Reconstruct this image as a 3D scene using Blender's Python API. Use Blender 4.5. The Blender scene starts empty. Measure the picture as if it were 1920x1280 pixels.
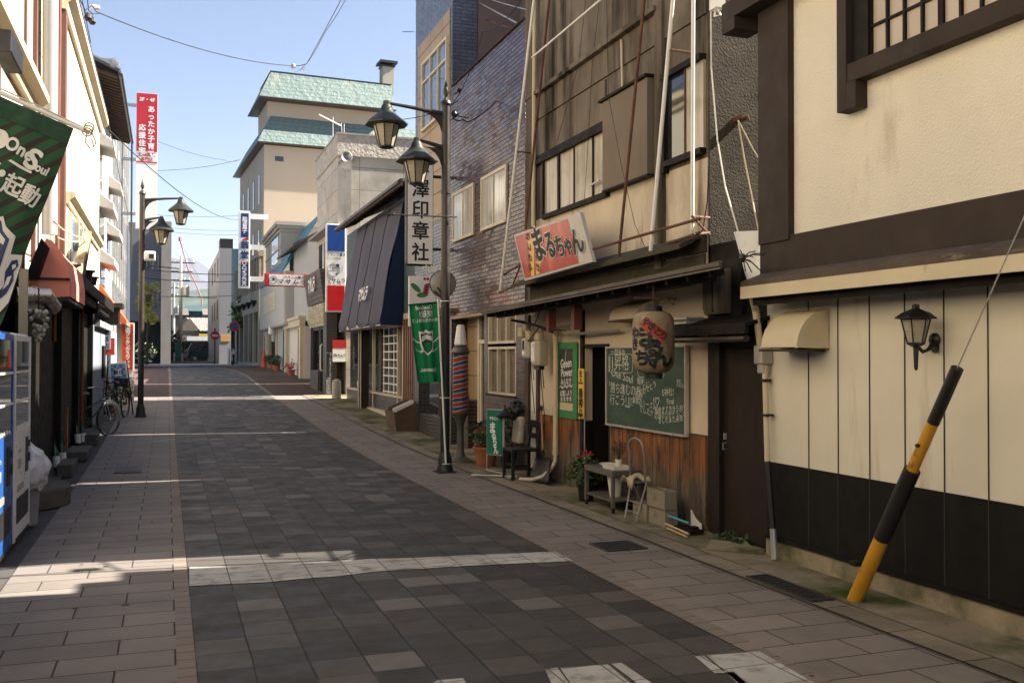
import bpy, math, random
from mathutils import Vector, Matrix, noise
R = math.radians
random.seed(7)
scene = bpy.context.scene
COL = scene.collection
# ---------------------------------------------------------------- camera, sky, sun
CAM = Vector((0, 0, 1.7)); YAW = 0.3446518; PIT = 0.01575258; ROLL = 0.002; FPX = 1800.0
_f = Vector((math.sin(YAW)*math.cos(PIT), math.cos(YAW)*math.cos(PIT), math.sin(PIT)))
_r = Vector((math.cos(YAW), -math.sin(YAW), 0)); _u = _r.cross(_f)
_R = _r*math.cos(ROLL)+_u*math.sin(ROLL); _U = _u*math.cos(ROLL)-_r*math.sin(ROLL)
cd = bpy.data.cameras.new('camera'); cam = bpy.data.objects.new('camera', cd); COL.objects.link(cam)
cd.sensor_width = 36; cd.lens = 36*FPX/1920; cd.clip_end = 8000; cd.clip_start = 0.05
cam.matrix_world = Matrix((( _R.x, _U.x, -_f.x, CAM.x), (_R.y, _U.y, -_f.y, CAM.y), (_R.z, _U.z, -_f.z, CAM.z), (0, 0, 0, 1)))
scene.camera = cam
SUN_EL, SUN_AZ = R(42.5), math.atan2(1.0, -0.10)      # azimuth clockwise from +Y
sundir = Vector((math.sin(SUN_AZ)*math.cos(SUN_EL), math.cos(SUN_AZ)*math.cos(SUN_EL), math.sin(SUN_EL)))
w = bpy.data.worlds.new('World'); scene.world = w; w.use_nodes = True
wn = w.node_tree; bg = wn.nodes['Background']; sky = wn.nodes.new('ShaderNodeTexSky')
sky.sky_type = 'NISHITA'; sky.sun_disc = False; sky.sun_elevation = SUN_EL; sky.sun_rotation = SUN_AZ
sky.air_density = 0.72; sky.dust_density = 2.3; sky.ozone_density = 0.9; sky.altitude = 600
wn.links.new(sky.outputs[0], bg.inputs[0]); bg.inputs[1].default_value = 0.05
sl = bpy.data.lights.new('sun', 'SUN'); sl.energy = 5.0; sl.angle = R(0.5); sl.color = (1.0, 0.93, 0.82)
so = bpy.data.objects.new('sun', sl); COL.objects.link(so); so.rotation_euler = sundir.to_track_quat('Z', 'Y').to_euler()
scene.view_settings.view_transform = 'Standard'; scene.view_settings.look = 'None'
scene.view_settings.gamma = 1; scene.view_settings.exposure = 2.25; scene.view_settings.use_curve_mapping = False
scene.cycles.max_bounces = 8; scene.cycles.diffuse_bounces = 5; scene.cycles.transparent_max_bounces = 12

# where a line of sight (1920x1280 photo) meets a real plane of the street
def ray(px, py): return (px-960)*_R-(py-640)*_U+FPX*_f
def onX(px, py, X): d = ray(px, py); return CAM+d*((X-CAM.x)/d.x)
def onY(px, py, Y): d = ray(px, py); return CAM+d*((Y-CAM.y)/d.y)
def yx(px, X, py=667): return onX(px, py, X).y
def zx(px, py, X): return onX(px, py, X).z

PROF = [(-50, 0), (15, 0), (18, .03), (21, .10), (25, .22), (31.6, .40), (37, .61), (43, .86), (49, 1.03), (55, 1.11), (64, 1.14), (3000, 1.14)]
def gz(y):
    for (a, za), (b, zb) in zip(PROF, PROF[1:]):
        if y <= b: return za+(zb-za)*max(0, (y-a))/(b-a)
    return 1.14

# ---------------------------------------------------------------- mesh helpers
class B:
    def __init__(s): s.v = []; s.f = []
    def add(s, vs, fs):
        n = len(s.v); s.v += [Vector(p) for p in vs]; s.f += [tuple(i+n for i in f) for f in fs]; return s
    def box(s, x0, x1, y0, y1, z0, z1):
        x0, x1 = min(x0, x1), max(x0, x1); y0, y1 = min(y0, y1), max(y0, y1); z0, z1 = min(z0, z1), max(z0, z1)
        return s.add([(x0, y0, z0), (x1, y0, z0), (x1, y1, z0), (x0, y1, z0), (x0, y0, z1), (x1, y0, z1), (x1, y1, z1), (x0, y1, z1)],
                     [(0, 3, 2, 1), (4, 5, 6, 7), (0, 1, 5, 4), (1, 2, 6, 5), (2, 3, 7, 6), (3, 0, 4, 7)])
    def slab(s, x0, x1, y0, y1, z0, z1, k0=0, k1=0):        # box whose ends run askew: y shifts by k per metre of x
        d = x1-x0; return s.ext([(x0, y0, z0), (x1, y0+k0*d, z0), (x1, y1+k1*d, z0), (x0, y1, z0)], (0, 0, z1-z0))
    def ext(s, pts, vec):                                   # polygon extruded along vec
        n = len(pts); vec = Vector(vec); P = [Vector(p) for p in pts]
        nrm = Vector((0, 0, 0))
        for i in range(n): nrm += P[i].cross(P[(i+1) % n])
        if nrm.dot(vec) > 0: P.reverse()
        return s.add(P+[p+vec for p in P], [tuple(range(n)), tuple(range(2*n-1, n-1, -1))]+[(i, n+i, n+(i+1) % n, (i+1) % n) for i in range(n)])
    def beam(s, p, q, w=.05, h=None, up=(0, 0, 1)):
        p, q = Vector(p), Vector(q); h = h or w; d = (q-p).normalized(); up = Vector(up)
        if abs(d.dot(up)) > .99: up = Vector((0, 1, 0))
        a = d.cross(up).normalized()*w/2; b = a.cross(d).normalized()*h/2
        return s.ext([p-a-b, p+a-b, p+a+b, p-a+b], q-p)
    def tube(s, pts, r, n=8, cap=True):
        P = [Vector(p) for p in pts]; m = len(P); rr = r if isinstance(r, (list, tuple)) else [r]*m
        prev = None; rings = []
        for i in range(m):
            d = (P[min(i+1, m-1)]-P[max(i-1, 0)]).normalized()
            a = (prev-d*prev.dot(d)) if prev is not None else d.orthogonal()
            if a.length < 1e-6: a = d.orthogonal()
            a.normalize(); prev = a; b = d.cross(a)
            rings.append([P[i]+(a*math.cos(2*math.pi*k/n)+b*math.sin(2*math.pi*k/n))*rr[i] for k in range(n)])
        vs = [p for ring in rings for p in ring]; fs = []
        for i in range(m-1):
            for k in range(n): fs.append((i*n+k, i*n+(k+1) % n, (i+1)*n+(k+1) % n, (i+1)*n+k))
        if cap: fs += [tuple(range(n-1, -1, -1)), tuple((m-1)*n+k for k in range(n))]
        return s.add(vs, fs)
    def lathe(s, prof, c=(0, 0, 0), n=20, ax=(0, 0, 1), sx=1.0):
        c = Vector(c); ax = Vector(ax).normalized(); a = ax.orthogonal().normalized()
        if abs(ax.z) > .99: a = Vector((1, 0, 0))
        b = ax.cross(a); m = len(prof); vs = []
        for r, z in prof:
            for k in range(n):
                t = 2*math.pi*(k+.5)/n; vs.append(c+ax*z+(a*math.cos(t)*sx+b*math.sin(t))*r)
        fs = [(i*n+k, i*n+(k+1) % n, (i+1)*n+(k+1) % n, (i+1)*n+k) for i in range(m-1) for k in range(n)]
        fs += [tuple(range(n-1, -1, -1)), tuple((m-1)*n+k for k in range(n))]
        return s.add(vs, fs)
    def grid(s, fn, nu, nv):
        return s.add([fn(i/nu, j/nv) for j in range(nv+1) for i in range(nu+1)],
                     [(j*(nu+1)+i, j*(nu+1)+i+1, (j+1)*(nu+1)+i+1, (j+1)*(nu+1)+i) for j in range(nv) for i in range(nu)])
    def quad(s, *p): return s.add(p, [tuple(range(len(p)))])
OFF = {}
def tag(o, label=None, cat=None, group=None, kind=None):
    if label: o['label'] = label
    if cat: o['category'] = cat
    if group: o['group'] = group
    if kind: o['kind'] = kind
    return o
def pieces(b):
    par = list(range(len(b.v)))
    def find(i):
        while par[i] != i: par[i] = par[par[i]]; i = par[i]
        return i
    for f in b.f:
        r = find(f[0])
        for i in f[1:]: par[find(i)] = r
    G = {}
    for f in b.f: G.setdefault(find(f[0]), []).append(f)
    out = []
    for fs in G.values():
        ids = sorted({i for f in fs for i in f}); mp = {i: k for k, i in enumerate(ids)}; c = B(); c.v = [b.v[i] for i in ids]; c.f = [tuple(mp[i] for i in f) for f in fs]; out.append(c)
    return out
SPLIT = {'post', 'timber_post', 'tiled_pier', 'ground_floor_tiles', 'window_hood', 'pilaster', 'crossarm', 'insulator', 'arm', 'pipe_clip', 'copper_pipe', 'wall_vent', 'wall_lamp', 'wall_post', 'mullion_fin', 'awning_post', 'planter', 'boxes', 'mullion', 'white_panel', 'rafter', 'seam', 'board', 'display_vase', 'tie', 'red_end', 'navy_panel', 'shutter_box_lid', 'bolt', 'red_shapes', 'green_swirl', 'blue_shapes', 'ledge', 'door_rail', 'flap', 'shelf', 'cornice'}
def obj(name, b, mat, parent=None, smooth=False, bevel=0, solid=0, label=None):
    if parent is not None and (name in SPLIT or (name == 'window' and mat in (m_glassdark, m_glasssky))):
        ps = pieces(b)
        if 1 < len(ps) <= 100:
            return [obj1(name, p_, mat, parent, smooth, bevel, solid, label) for p_ in ps][0]
    return obj1(name, b, mat, parent, smooth, bevel, solid, label)
def obj1(name, b, mat, parent=None, smooth=False, bevel=0, solid=0, label=None):
    off = OFF.get(parent.name, Vector((0, 0, 0))) if parent else Vector((0, 0, 0))
    me = bpy.data.meshes.new(name); me.from_pydata([tuple(p-off) for p in b.v], [], b.f)
    for m_ in (mat if isinstance(mat, list) else [mat]): me.materials.append(m_)
    if smooth:
        me.shade_smooth()
    o = bpy.data.objects.new(name, me); COL.objects.link(o)
    if smooth == 'auto':
        me.shade_flat()
        for p in me.polygons: p.use_smooth = True
        try: me.set_sharp_from_angle(angle=R(35))
        except Exception: pass
    if parent: o.parent = parent
    OFF[o.name] = off
    if solid:
        md = o.modifiers.new('solid', 'SOLIDIFY'); md.thickness = solid; md.offset = 0
    if bevel:
        md = o.modifiers.new('bevel', 'BEVEL'); md.width = bevel; md.segments = 2; md.limit_method = 'ANGLE'
    if label: o['label'] = label
    return o
def thing(name, label, cat, loc=(0, 0, 0), group=None):
    o = bpy.data.objects.new(name, None); COL.objects.link(o); o.location = loc; o.empty_display_size = .1
    OFF[o.name] = Vector(loc); return tag(o, label, cat, group)
def solo(name, b, mat, label, cat, loc=None, group=None, **k):
    if loc is None:
        xs = [p.x for p in b.v]; ys = [p.y for p in b.v]; zs = [p.z for p in b.v]
        loc = ((min(xs)+max(xs))/2, (min(ys)+max(ys))/2, min(zs))
    L = Vector(loc); b.v = [p-L for p in b.v]
    o = obj(name, b, mat, None, **k); o.location = L; OFF[o.name] = L
    return tag(o, label, cat, group)
def struct(name, b, mat, kind='structure', **k): return tag(obj(name, b, mat, None, **k), kind=kind)
def dup(root, loc, rz=0, label=None, scale=None):
    r = root.copy(); COL.objects.link(r); r.location = loc; r.rotation_euler = (0, 0, rz)
    if scale: r.scale = scale
    if label: r['label'] = label
    for ch in list(root.children):
        c = ch.copy(); COL.objects.link(c); c.parent = r
        for g in ch.children:
            d = g.copy(); COL.objects.link(d); d.parent = c
    return r
def letters(items, org, right, up, mat, parent, name='lettering', bold=.0, depth=.003):
    """items: (text, x, y, size[, sx, rot]) centred in the panel's own plane"""
    org, right, up = Vector(org), Vector(right).normalized(), Vector(up).normalized(); n = right.cross(up).normalized()
    b = B()
    for it in items:
        s, x, y, size = it[:4]; sx = it[4] if len(it) > 4 else 1; rot = R(it[5]) if len(it) > 5 else 0
        cu = bpy.data.curves.new('t', 'FONT'); cu.body = s; cu.align_x = 'CENTER'; cu.align_y = 'CENTER'; cu.resolution_u = 3
        ob = bpy.data.objects.new('t', cu); COL.objects.link(ob)
        me = bpy.data.meshes.new_from_object(ob.evaluated_get(bpy.context.evaluated_depsgraph_get()))
        V = [v.co.copy() for v in me.vertices]; F = [tuple(p.vertices) for p in me.polygons]
        bpy.data.objects.remove(ob); bpy.data.curves.remove(cu); bpy.data.meshes.remove(me)
        sh = [(0, 0)] if not bold else [(bold*math.cos(a), bold*math.sin(a)) for a in (0, 1.05, 2.09, 3.14, 4.19, 5.24)]
        for q, (dx, dy) in enumerate(sh):
            P = []
            for v in V:
                lx, ly = v.x*size*sx+dx*size, v.y*size+dy*size
                P.append(org+right*(x+lx*math.cos(rot)-ly*math.sin(rot))+up*(y+lx*math.sin(rot)+ly*math.cos(rot))+n*(depth+q*.0004))
            b.add(P, F)
    return obj(name, b, mat, parent)
def vert(s, x, ytop, size, pitch, sx=1): return [(c, x, ytop-i*pitch, size, sx) for i, c in enumerate(s)]

# ---------------------------------------------------------------- materials
def mix(nt, a, b, fac, kind='MIX'):
    m = nt.nodes.new('ShaderNodeMix'); m.data_type = 'RGBA'; m.blend_type = kind
    for sock, val in ((6, a), (7, b), (0, fac)):
        if hasattr(val, 'links') or hasattr(val, 'is_linked'): nt.links.new(val, m.inputs[sock])
        else: m.inputs[sock].default_value = (tuple(val)+(1,) if sock and len(val) == 3 else val)
    return m.outputs[2]
def nz(nt, vec, scale, detail=4, rough=.6, sc=None):
    if sc:
        mp = nt.nodes.new('ShaderNodeMapping'); mp.inputs['Scale'].default_value = sc; nt.links.new(vec, mp.inputs[0]); vec = mp.outputs[0]
    n = nt.nodes.new('ShaderNodeTexNoise'); n.inputs['Scale'].default_value = scale; n.inputs['Detail'].default_value = detail
    n.inputs['Roughness'].default_value = rough; nt.links.new(vec, n.inputs['Vector']); return n.outputs['Fac']
def rng(nt, v, a, b, c=0, d=1):
    m = nt.nodes.new('ShaderNodeMapRange'); m.inputs[1].default_value = a; m.inputs[2].default_value = b
    m.inputs[3].default_value = c; m.inputs[4].default_value = d; nt.links.new(v, m.inputs[0]); return m.outputs[0]
def mth(nt, op, a, b=0.0, c=None):
    m = nt.nodes.new('ShaderNodeMath'); m.operation = op
    for i, v in enumerate([a, b] if c is None else [a, b, c]):
        if isinstance(v, (int, float)): m.inputs[i].default_value = v
        else: nt.links.new(v, m.inputs[i])
    return m.outputs[0]
def newmat(name):
    m = bpy.data.materials.new(name); m.use_nodes = True; nt = m.node_tree; p = nt.nodes['Principled BSDF']
    tc = nt.nodes.new('ShaderNodeTexCoord'); return m, nt, p, tc.outputs['Object']
def bumpn(nt, p, h, strength=.3, dist=.01):
    b = nt.nodes.new('ShaderNodeBump'); b.inputs['Strength'].default_value = strength; b.inputs['Distance'].default_value = dist
    nt.links.new(h, b.inputs['Height']); nt.links.new(b.outputs[0], p.inputs['Normal'])
def M(name, col, rough=.75, var=.12, scale=2.5, bump=.25, bs=60, bd=.004, metal=0, stain=None, stain2=None, zgrime=None, spec=.5, speck=0):
    """stain = (colour, coverage 0..1, vertical stretch, scale); zgrime = (colour, z low, z high) splashed dirt at the foot"""
    m, nt, p, co = newmat(name)
    c1 = tuple(max(0, x*(1-var)) for x in col); c2 = tuple(min(1, x*(1+var)) for x in col)
    c = mix(nt, c1, c2, rng(nt, nz(nt, co, scale, 5), .3, .7))
    if speck: c = mix(nt, c, tuple(x*.45 for x in col), mth(nt, 'MULTIPLY', rng(nt, nz(nt, co, 130, 2), .55, .8), speck))
    for st in (stain, stain2):
        if st:
            sc, cov, stretch, ss = st
            f = nz(nt, co, ss, 6, .65, (1, 1, 1/stretch))
            c = mix(nt, c, sc, rng(nt, f, .72-cov*.45, .80-cov*.25))
    if zgrime:
        gc, z0, z1 = zgrime
        sp = nt.nodes.new('ShaderNodeSeparateXYZ'); nt.links.new(co, sp.inputs[0])
        h = mth(nt, 'ADD', sp.outputs[2], mth(nt, 'MULTIPLY', nz(nt, co, 3.5, 5), (z1-z0)*1.2))
        c = mix(nt, gc, c, rng(nt, h, z0+(z1-z0)*.3, z1+(z1-z0)*.6))
    nt.links.new(c, p.inputs['Base Color']); p.inputs['Metallic'].default_value = metal
    p.inputs['Specular IOR Level'].default_value = spec
    nt.links.new(rng(nt, nz(nt, co, scale*3, 3), .3, .7, max(.03, rough-.1), min(1, rough+.1)), p.inputs['Roughness'])
    if bump: bumpn(nt, p, nz(nt, co, bs, 4), bump, bd)
    return m
def uv2(nt, co):                                     # (x+y, z, 0): runs along a wall whichever way it faces
    sp = nt.nodes.new('ShaderNodeSeparateXYZ'); nt.links.new(co, sp.inputs[0])
    cb = nt.nodes.new('ShaderNodeCombineXYZ'); nt.links.new(mth(nt, 'ADD', sp.outputs[0], sp.outputs[1]), cb.inputs[0])
    nt.links.new(sp.outputs[2], cb.inputs[1]); return cb.outputs[0]
def brickmat(name, c1, c2, mortar, bw, bh, ms, rough=.6, tilt=0, off=.5, flat=False, bump=.6, var=.25, spec=.5, tint=None, bd=.006, joint_stain=None):
    m, nt, p, co = newmat(name); vec = co if flat else uv2(nt, co)
    bt = nt.nodes.new('ShaderNodeTexBrick'); nt.links.new(vec, bt.inputs['Vector']); bt.offset = off; bt.squash = 1
    for k, v in (('Color1', c1), ('Color2', c2), ('Mortar', mortar)): bt.inputs[k].default_value = tuple(v)+(1,)
    bt.inputs['Scale'].default_value = 1; bt.inputs['Mortar Size'].default_value = ms; bt.inputs['Brick Width'].default_value = bw; bt.inputs['Row Height'].default_value = bh
    bt.inputs['Mortar Smooth'].default_value = .15
    c = mix(nt, bt.outputs['Color'], (0.0, 0.0, 0.0), rng(nt, nz(nt, co, 1.3, 6), .4, .75, 0, var))
    if tint: c = mix(nt, c, tint[0], rng(nt, nz(nt, co, tint[2], 5), .5, .7, 0, tint[1]))
    nt.links.new(c, p.inputs['Base Color']); p.inputs['Specular IOR Level'].default_value = spec
    nt.links.new(rng(nt, mth(nt, 'ADD', mth(nt, 'MULTIPLY', bt.outputs['Fac'], .6), mth(nt, 'MULTIPLY', nz(nt, co, 3, 4), .3)), 0, .9, rough, .95), p.inputs['Roughness'])
    h = mth(nt, 'SUBTRACT', mth(nt, 'MULTIPLY', nz(nt, co, 9, 3), .35), bt.outputs['Fac'])
    h = mth(nt, 'ADD', h, mth(nt, 'MULTIPLY', nz(nt, co, 90, 2), .12))
    bumpn(nt, p, h, bump, bd)
    if tilt:                                        # every tile set at its own slight angle
        sp = nt.nodes.new('ShaderNodeSeparateXYZ'); nt.links.new(vec, sp.inputs[0]); row = mth(nt, 'FLOOR', mth(nt, 'DIVIDE', sp.outputs[1], bh))
        cl = mth(nt, 'FLOOR', mth(nt, 'ADD', mth(nt, 'DIVIDE', sp.outputs[0], bw), mth(nt, 'MULTIPLY', mth(nt, 'MODULO', row, 2), -off)))
        cb = nt.nodes.new('ShaderNodeCombineXYZ'); nt.links.new(cl, cb.inputs[0]); nt.links.new(row, cb.inputs[1])
        wh = nt.nodes.new('ShaderNodeTexWhiteNoise'); wh.noise_dimensions = '2D'; nt.links.new(cb.outputs[0], wh.inputs['Vector'])
        vs = nt.nodes.new('ShaderNodeVectorMath'); vs.operation = 'SUBTRACT'; nt.links.new(wh.outputs['Color'], vs.inputs[0]); vs.inputs[1].default_value = (.5, .5, .5)
        sc = nt.nodes.new('ShaderNodeVectorMath'); sc.operation = 'SCALE'; nt.links.new(vs.outputs[0], sc.inputs[0]); sc.inputs['Scale'].default_value = tilt
        ad = nt.nodes.new('ShaderNodeVectorMath'); ad.operation = 'ADD'; nt.links.new(p.inputs['Normal'].links[0].from_socket, ad.inputs[0]); nt.links.new(sc.outputs[0], ad.inputs[1])
        nm = nt.nodes.new('ShaderNodeVectorMath'); nm.operation = 'NORMALIZE'; nt.links.new(ad.outputs[0], nm.inputs[0]); nt.links.new(nm.outputs[0], p.inputs['Normal'])
    return m
def glass(name, col=(.03, .035, .04), rough=.04, refl=1.0):
    m, nt, p, co = newmat(name); p.inputs['Roughness'].default_value = rough; p.inputs['Specular IOR Level'].default_value = refl
    nt.links.new(mix(nt, tuple(x*.7 for x in col), tuple(min(1, x*1.3) for x in col), rng(nt, nz(nt, co, 1.7, 3), .35, .65)), p.inputs['Base Color'])
    bumpn(nt, p, nz(nt, co, 1.5, 2), .05, .02); return m
def clear(name, tint=(1, 1, 1), rough=.02):
    m, nt, p, co = newmat(name); out = nt.nodes['Material Output']
    tr = nt.nodes.new('ShaderNodeBsdfTransparent'); tr.inputs[0].default_value = tint+(1,); gl = nt.nodes.new('ShaderNodeBsdfGlossy'); gl.inputs['Roughness'].default_value = rough
    fr = nt.nodes.new('ShaderNodeFresnel'); fr.inputs[0].default_value = 1.5; mx = nt.nodes.new('ShaderNodeMixShader')
    nt.links.new(fr.outputs[0], mx.inputs[0]); nt.links.new(tr.outputs[0], mx.inputs[1]); nt.links.new(gl.outputs[0], mx.inputs[2]); nt.links.new(mx.outputs[0], out.inputs[0]); return m

CREAM = (.62, .50, .31)
m_stucco = M('stucco_cream', (.74, .675, .55), .85, .05, 1.2, .9, 55, .012, stain=((.55, .47, .35), .2, 3, 1.3), stain2=((.40, .32, .22), .05, 9, 4), spec=.2)
m_panel = M('panel_cream', (.65, .595, .485), .7, .05, 1.5, .3, 40, .003, stain=((.46, .39, .29), .3, 7, 2.2), stain2=((.33, .26, .17), .08, 10, 5), spec=.2, zgrime=None)
m_brownpaint = M('brown_paint', (.036, .0245, .0185), .7, .12, 2, .25, 50, .003, stain=((.055, .042, .03), .2, 4, 3), spec=.25)
m_darkpaint = M('dark_paint', (.0075, .0062, .0056), .7, .2, 3, .2, 60, .002, stain=((.018, .014, .011), .28, 5, 2.5), spec=.2)
m_found = M('foundation', (.26, .215, .15), .95, .25, 3, .8, 35, .01, stain=((.05, .065, .015), .5, 1, 1.3), stain2=((.09, .075, .05), .3, 2, 2.5), spec=.15)
m_moss = M('moss', (.075, .085, .022), 1, .4, 4, 1, 60, .02, stain=((.16, .13, .08), .35, 1, 2.2), spec=.1)
m_plaster = M('old_plaster', (.60, .51, .385), .9, .12, 1.5, .6, 35, .008, stain=((.33, .26, .18), .5, 2.5, .9), stain2=((.09, .07, .05), .34, 9, 2.6), spec=.1)
m_plaster2 = M('old_plaster_dark', (.19, .158, .122), .9, .3, 1.0, .6, 35, .008, stain=((.085, .068, .05), .62, 3, 1.1), stain2=((.022, .018, .014), .52, 10, 2.6), spec=.1)
m_rough = M('rough_render', (.085, .07, .054), 1, .35, 2, 1, 42, .04, stain=((.07, .06, .045), .4, 1.5, 1.2), spec=.1)
m_wallcream = M('restaurant_plaster', (.60, .49, .355), .85, .08, 2, .3, 50, .004, stain=((.24, .18, .11), .18, 3, 1.8), spec=.2)
m_tile = brickmat('plum_tile', (.075, .024, .018), (.040, .016, .015), (.020, .015, .013), .23, .068, .006, rough=.09, spec=.55, var=.4, tint=((.20, .12, .09), .2, .9), bd=.004, bump=.5, tilt=.12)
m_tile2 = brickmat('brown_brick_tile', (.060, .020, .013), (.03, .013, .010), (.20, .17, .14), .23, .068, .007, rough=.22, spec=.7, var=.4, bd=.006, tilt=.06)
m_tilegrey = brickmat('slate_tile', (.10, .11, .15), (.075, .08, .11), (.03, .03, .035), .23, .068, .006, rough=.15, spec=.9, var=.2, tilt=.06)
m_ochre = brickmat('ochre_tile', (.40, .27, .13), (.34, .23, .11), (.16, .11, .06), .9, .45, .012, rough=.4, off=0, var=.15)
m_blacktile = brickmat('black_tile', (.028, .024, .022), (.018, .016, .016), (.14, .13, .12), .23, .07, .008, rough=.2, spec=.8, var=.2)
m_stone = brickmat('stone_block', (.58, .53, .45), (.50, .46, .39), (.28, .25, .21), 1.5, .75, .012, rough=.85, off=.0, var=.4, spec=.2, tint=((.26, .23, .20), .6, .35))
m_beige = M('beige_render', (.46, .38, .29), .9, .05, .3, .2, 12, .01, stain=((.42, .34, .25), .2, 3, .25), spec=.15)
m_beige2 = M('grey_beige_render', (.42, .37, .30), .9, .08, .4, .2, 12, .01, stain=((.25, .22, .18), .25, 3, .4), spec=.15)
m_white = M('white_render', (.42, .40, .365), .85, .04, .8, .2, 30, .004, stain=((.45, .42, .36), .12, 5, .7), spec=.2)
m_lcream = M('cream_render_left', (.50, .445, .35), .85, .04, .9, .35, 40, .005, stain=((.5, .42, .28), .10, 4, .8), spec=.15)
m_trim = M('cream_trim', (.56, .47, .31), .6, .08, 2, .2, 30, .003, stain=((.25, .18, .09), .12, 3, 3))
m_conc = M('concrete', (.36, .33, .29), .95, .12, 1.2, .5, 30, .006, stain=((.20, .18, .15), .25, 3, .8), speck=.5, spec=.15)
m_conc2 = M('pale_concrete_block', (.24, .21, .155), .95, .12, 6, .6, 70, .006, stain=((.13, .11, .075), .35, 1, 4), speck=.6, spec=.15)
m_greyfar = M('grey_tower_render', (.24, .235, .24), .9, .08, .2, .1, 10, .01, stain=((.22, .21, .21), .2, 4, .2), spec=.2)
m_greylite = M('light_grey_panel', (.36, .35, .355), .8, .05, .2, .1, 10, .01, spec=.2)
m_tealpanel = M('teal_panel', (.05, .12, .15), .6, .08, .3, .1, 10, .01)
m_black = M('black_metal', (.008, .0075, .0075), .5, .2, 5, .15, 60, .002, spec=.5)
m_brownmetal = M('brown_bronze_metal', (.034, .0245, .019), .42, .15, 4, .15, 60, .002, spec=.5, stain=((.06, .04, .026), .15, 3, 6))
m_greenblack = M('green_black_iron', (.017, .021, .015), .45, .2, 5, .15, 50, .002)
m_galv = M('galvanised_steel', (.45, .43, .40), .42, .1, 6, .1, 60, .001, metal=.6, stain=((.22, .15, .09), .1, 3, 5))
m_whitepaint = M('white_painted_steel', (.72, .69, .62), .45, .05, 4, .1, 60, .001, stain=((.25, .12, .05), .10, 3, 6))
m_rust = M('rusty_steel', (.11, .045, .025), .85, .35, 12, .6, 80, .003, stain=((.20, .15, .11), .2, 2, 9))
m_pvc = M('cream_pipe', (.55, .46, .30), .5, .06, 4, .1, 60, .001, stain=((.25, .19, .12), .15, 3, 5))
m_wood = M('brown_timber', (.06, .028, .014), .7, .3, 3, .3, 40, .003, stain=((.05, .026, .015), .3, 12, 8))
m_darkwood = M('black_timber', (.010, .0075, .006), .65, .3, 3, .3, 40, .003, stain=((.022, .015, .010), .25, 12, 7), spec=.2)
m_doorwood = M('dark_brown_door', (.019, .0115, .008), .6, .15, 2, .15, 50, .002, stain=((.026, .017, .012), .25, 9, 3), spec=.25)
m_glassdark = glass('dark_glass', (.025, .028, .03)); m_glasssky = glass('sky_glass', (.10, .14, .18), .03, 1.0)
def curtain(name, c1, c2, rough=.15):
    m, nt, p, co = newmat(name); f = nz(nt, co, 16, 3, .6, (1, 1, .04)); g = nz(nt, co, 1.6, 3)
    c = mix(nt, c1, c2, rng(nt, f, .38, .62)); c = mix(nt, c, tuple(x*.45 for x in c2), rng(nt, g, .52, .72, 0, .7))
    nt.links.new(c, p.inputs['Base Color']); p.inputs['Roughness'].default_value = rough; p.inputs['Specular IOR Level'].default_value = .9
    bumpn(nt, p, nz(nt, co, 2.2, 2), .08, .02); return m
m_frost = curtain('frosted_glass', (.42, .36, .27), (.30, .25, .18), .22)
m_curtain = curtain('curtained_glass', (.56, .53, .46), (.32, .30, .26), .08)
m_alu = M('aluminium_frame', (.50, .46, .40), .4, .05, 4, .05, 60, .001, metal=.3)
m_whiteframe = M('cream_window_frame', (.60, .52, .38), .5, .06, 5, .1, 60, .001)
m_clear = clear('clear_glass')
m_signwhite = M('white_sign_panel', (.80, .78, .73), .35, .04, 2, .05, 40, .001, stain=((.5, .45, .38), .08, 5, 3))
m_ink = M('black_lettering', (.012, .012, .014), .6, .2, 9, 0)
m_navyink = M('navy_lettering', (.02, .035, .12), .5, .1, 9, 0)
m_whiteink = M('white_lettering', (.78, .76, .72), .55, .05, 9, 0)
m_redink = M('red_lettering', (.45, .02, .02), .5, .1, 9, 0)
# ================================================================= GROUND
def strip(b, xa, xb, y0, y1, dz, n=None, step=1.0):
    """sheet between x = xa(y) and xb(y) following the rise of the street"""
    ys = sorted(set([y0, y1]+[p[0] for p in PROF if y0 < p[0] < y1]+[y0+i*step for i in range(1, int((y1-y0)/step)+1) if y0+i*step < y1]))
    fa = xa if callable(xa) else (lambda y: xa); fb = xb if callable(xb) else (lambda y: xb)
    for a, c in zip(ys, ys[1:]):
        b.quad((fa(a), a, gz(a)+dz), (fb(a), a, gz(a)+dz), (fb(c), c, gz(c)+dz), (fa(c), c, gz(c)+dz))
    return b
def rightedge(y):
    return 3.16 if y < 43 else 3.16-.5*((y-43)/9)**1.6 if y < 55 else 2.2
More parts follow.
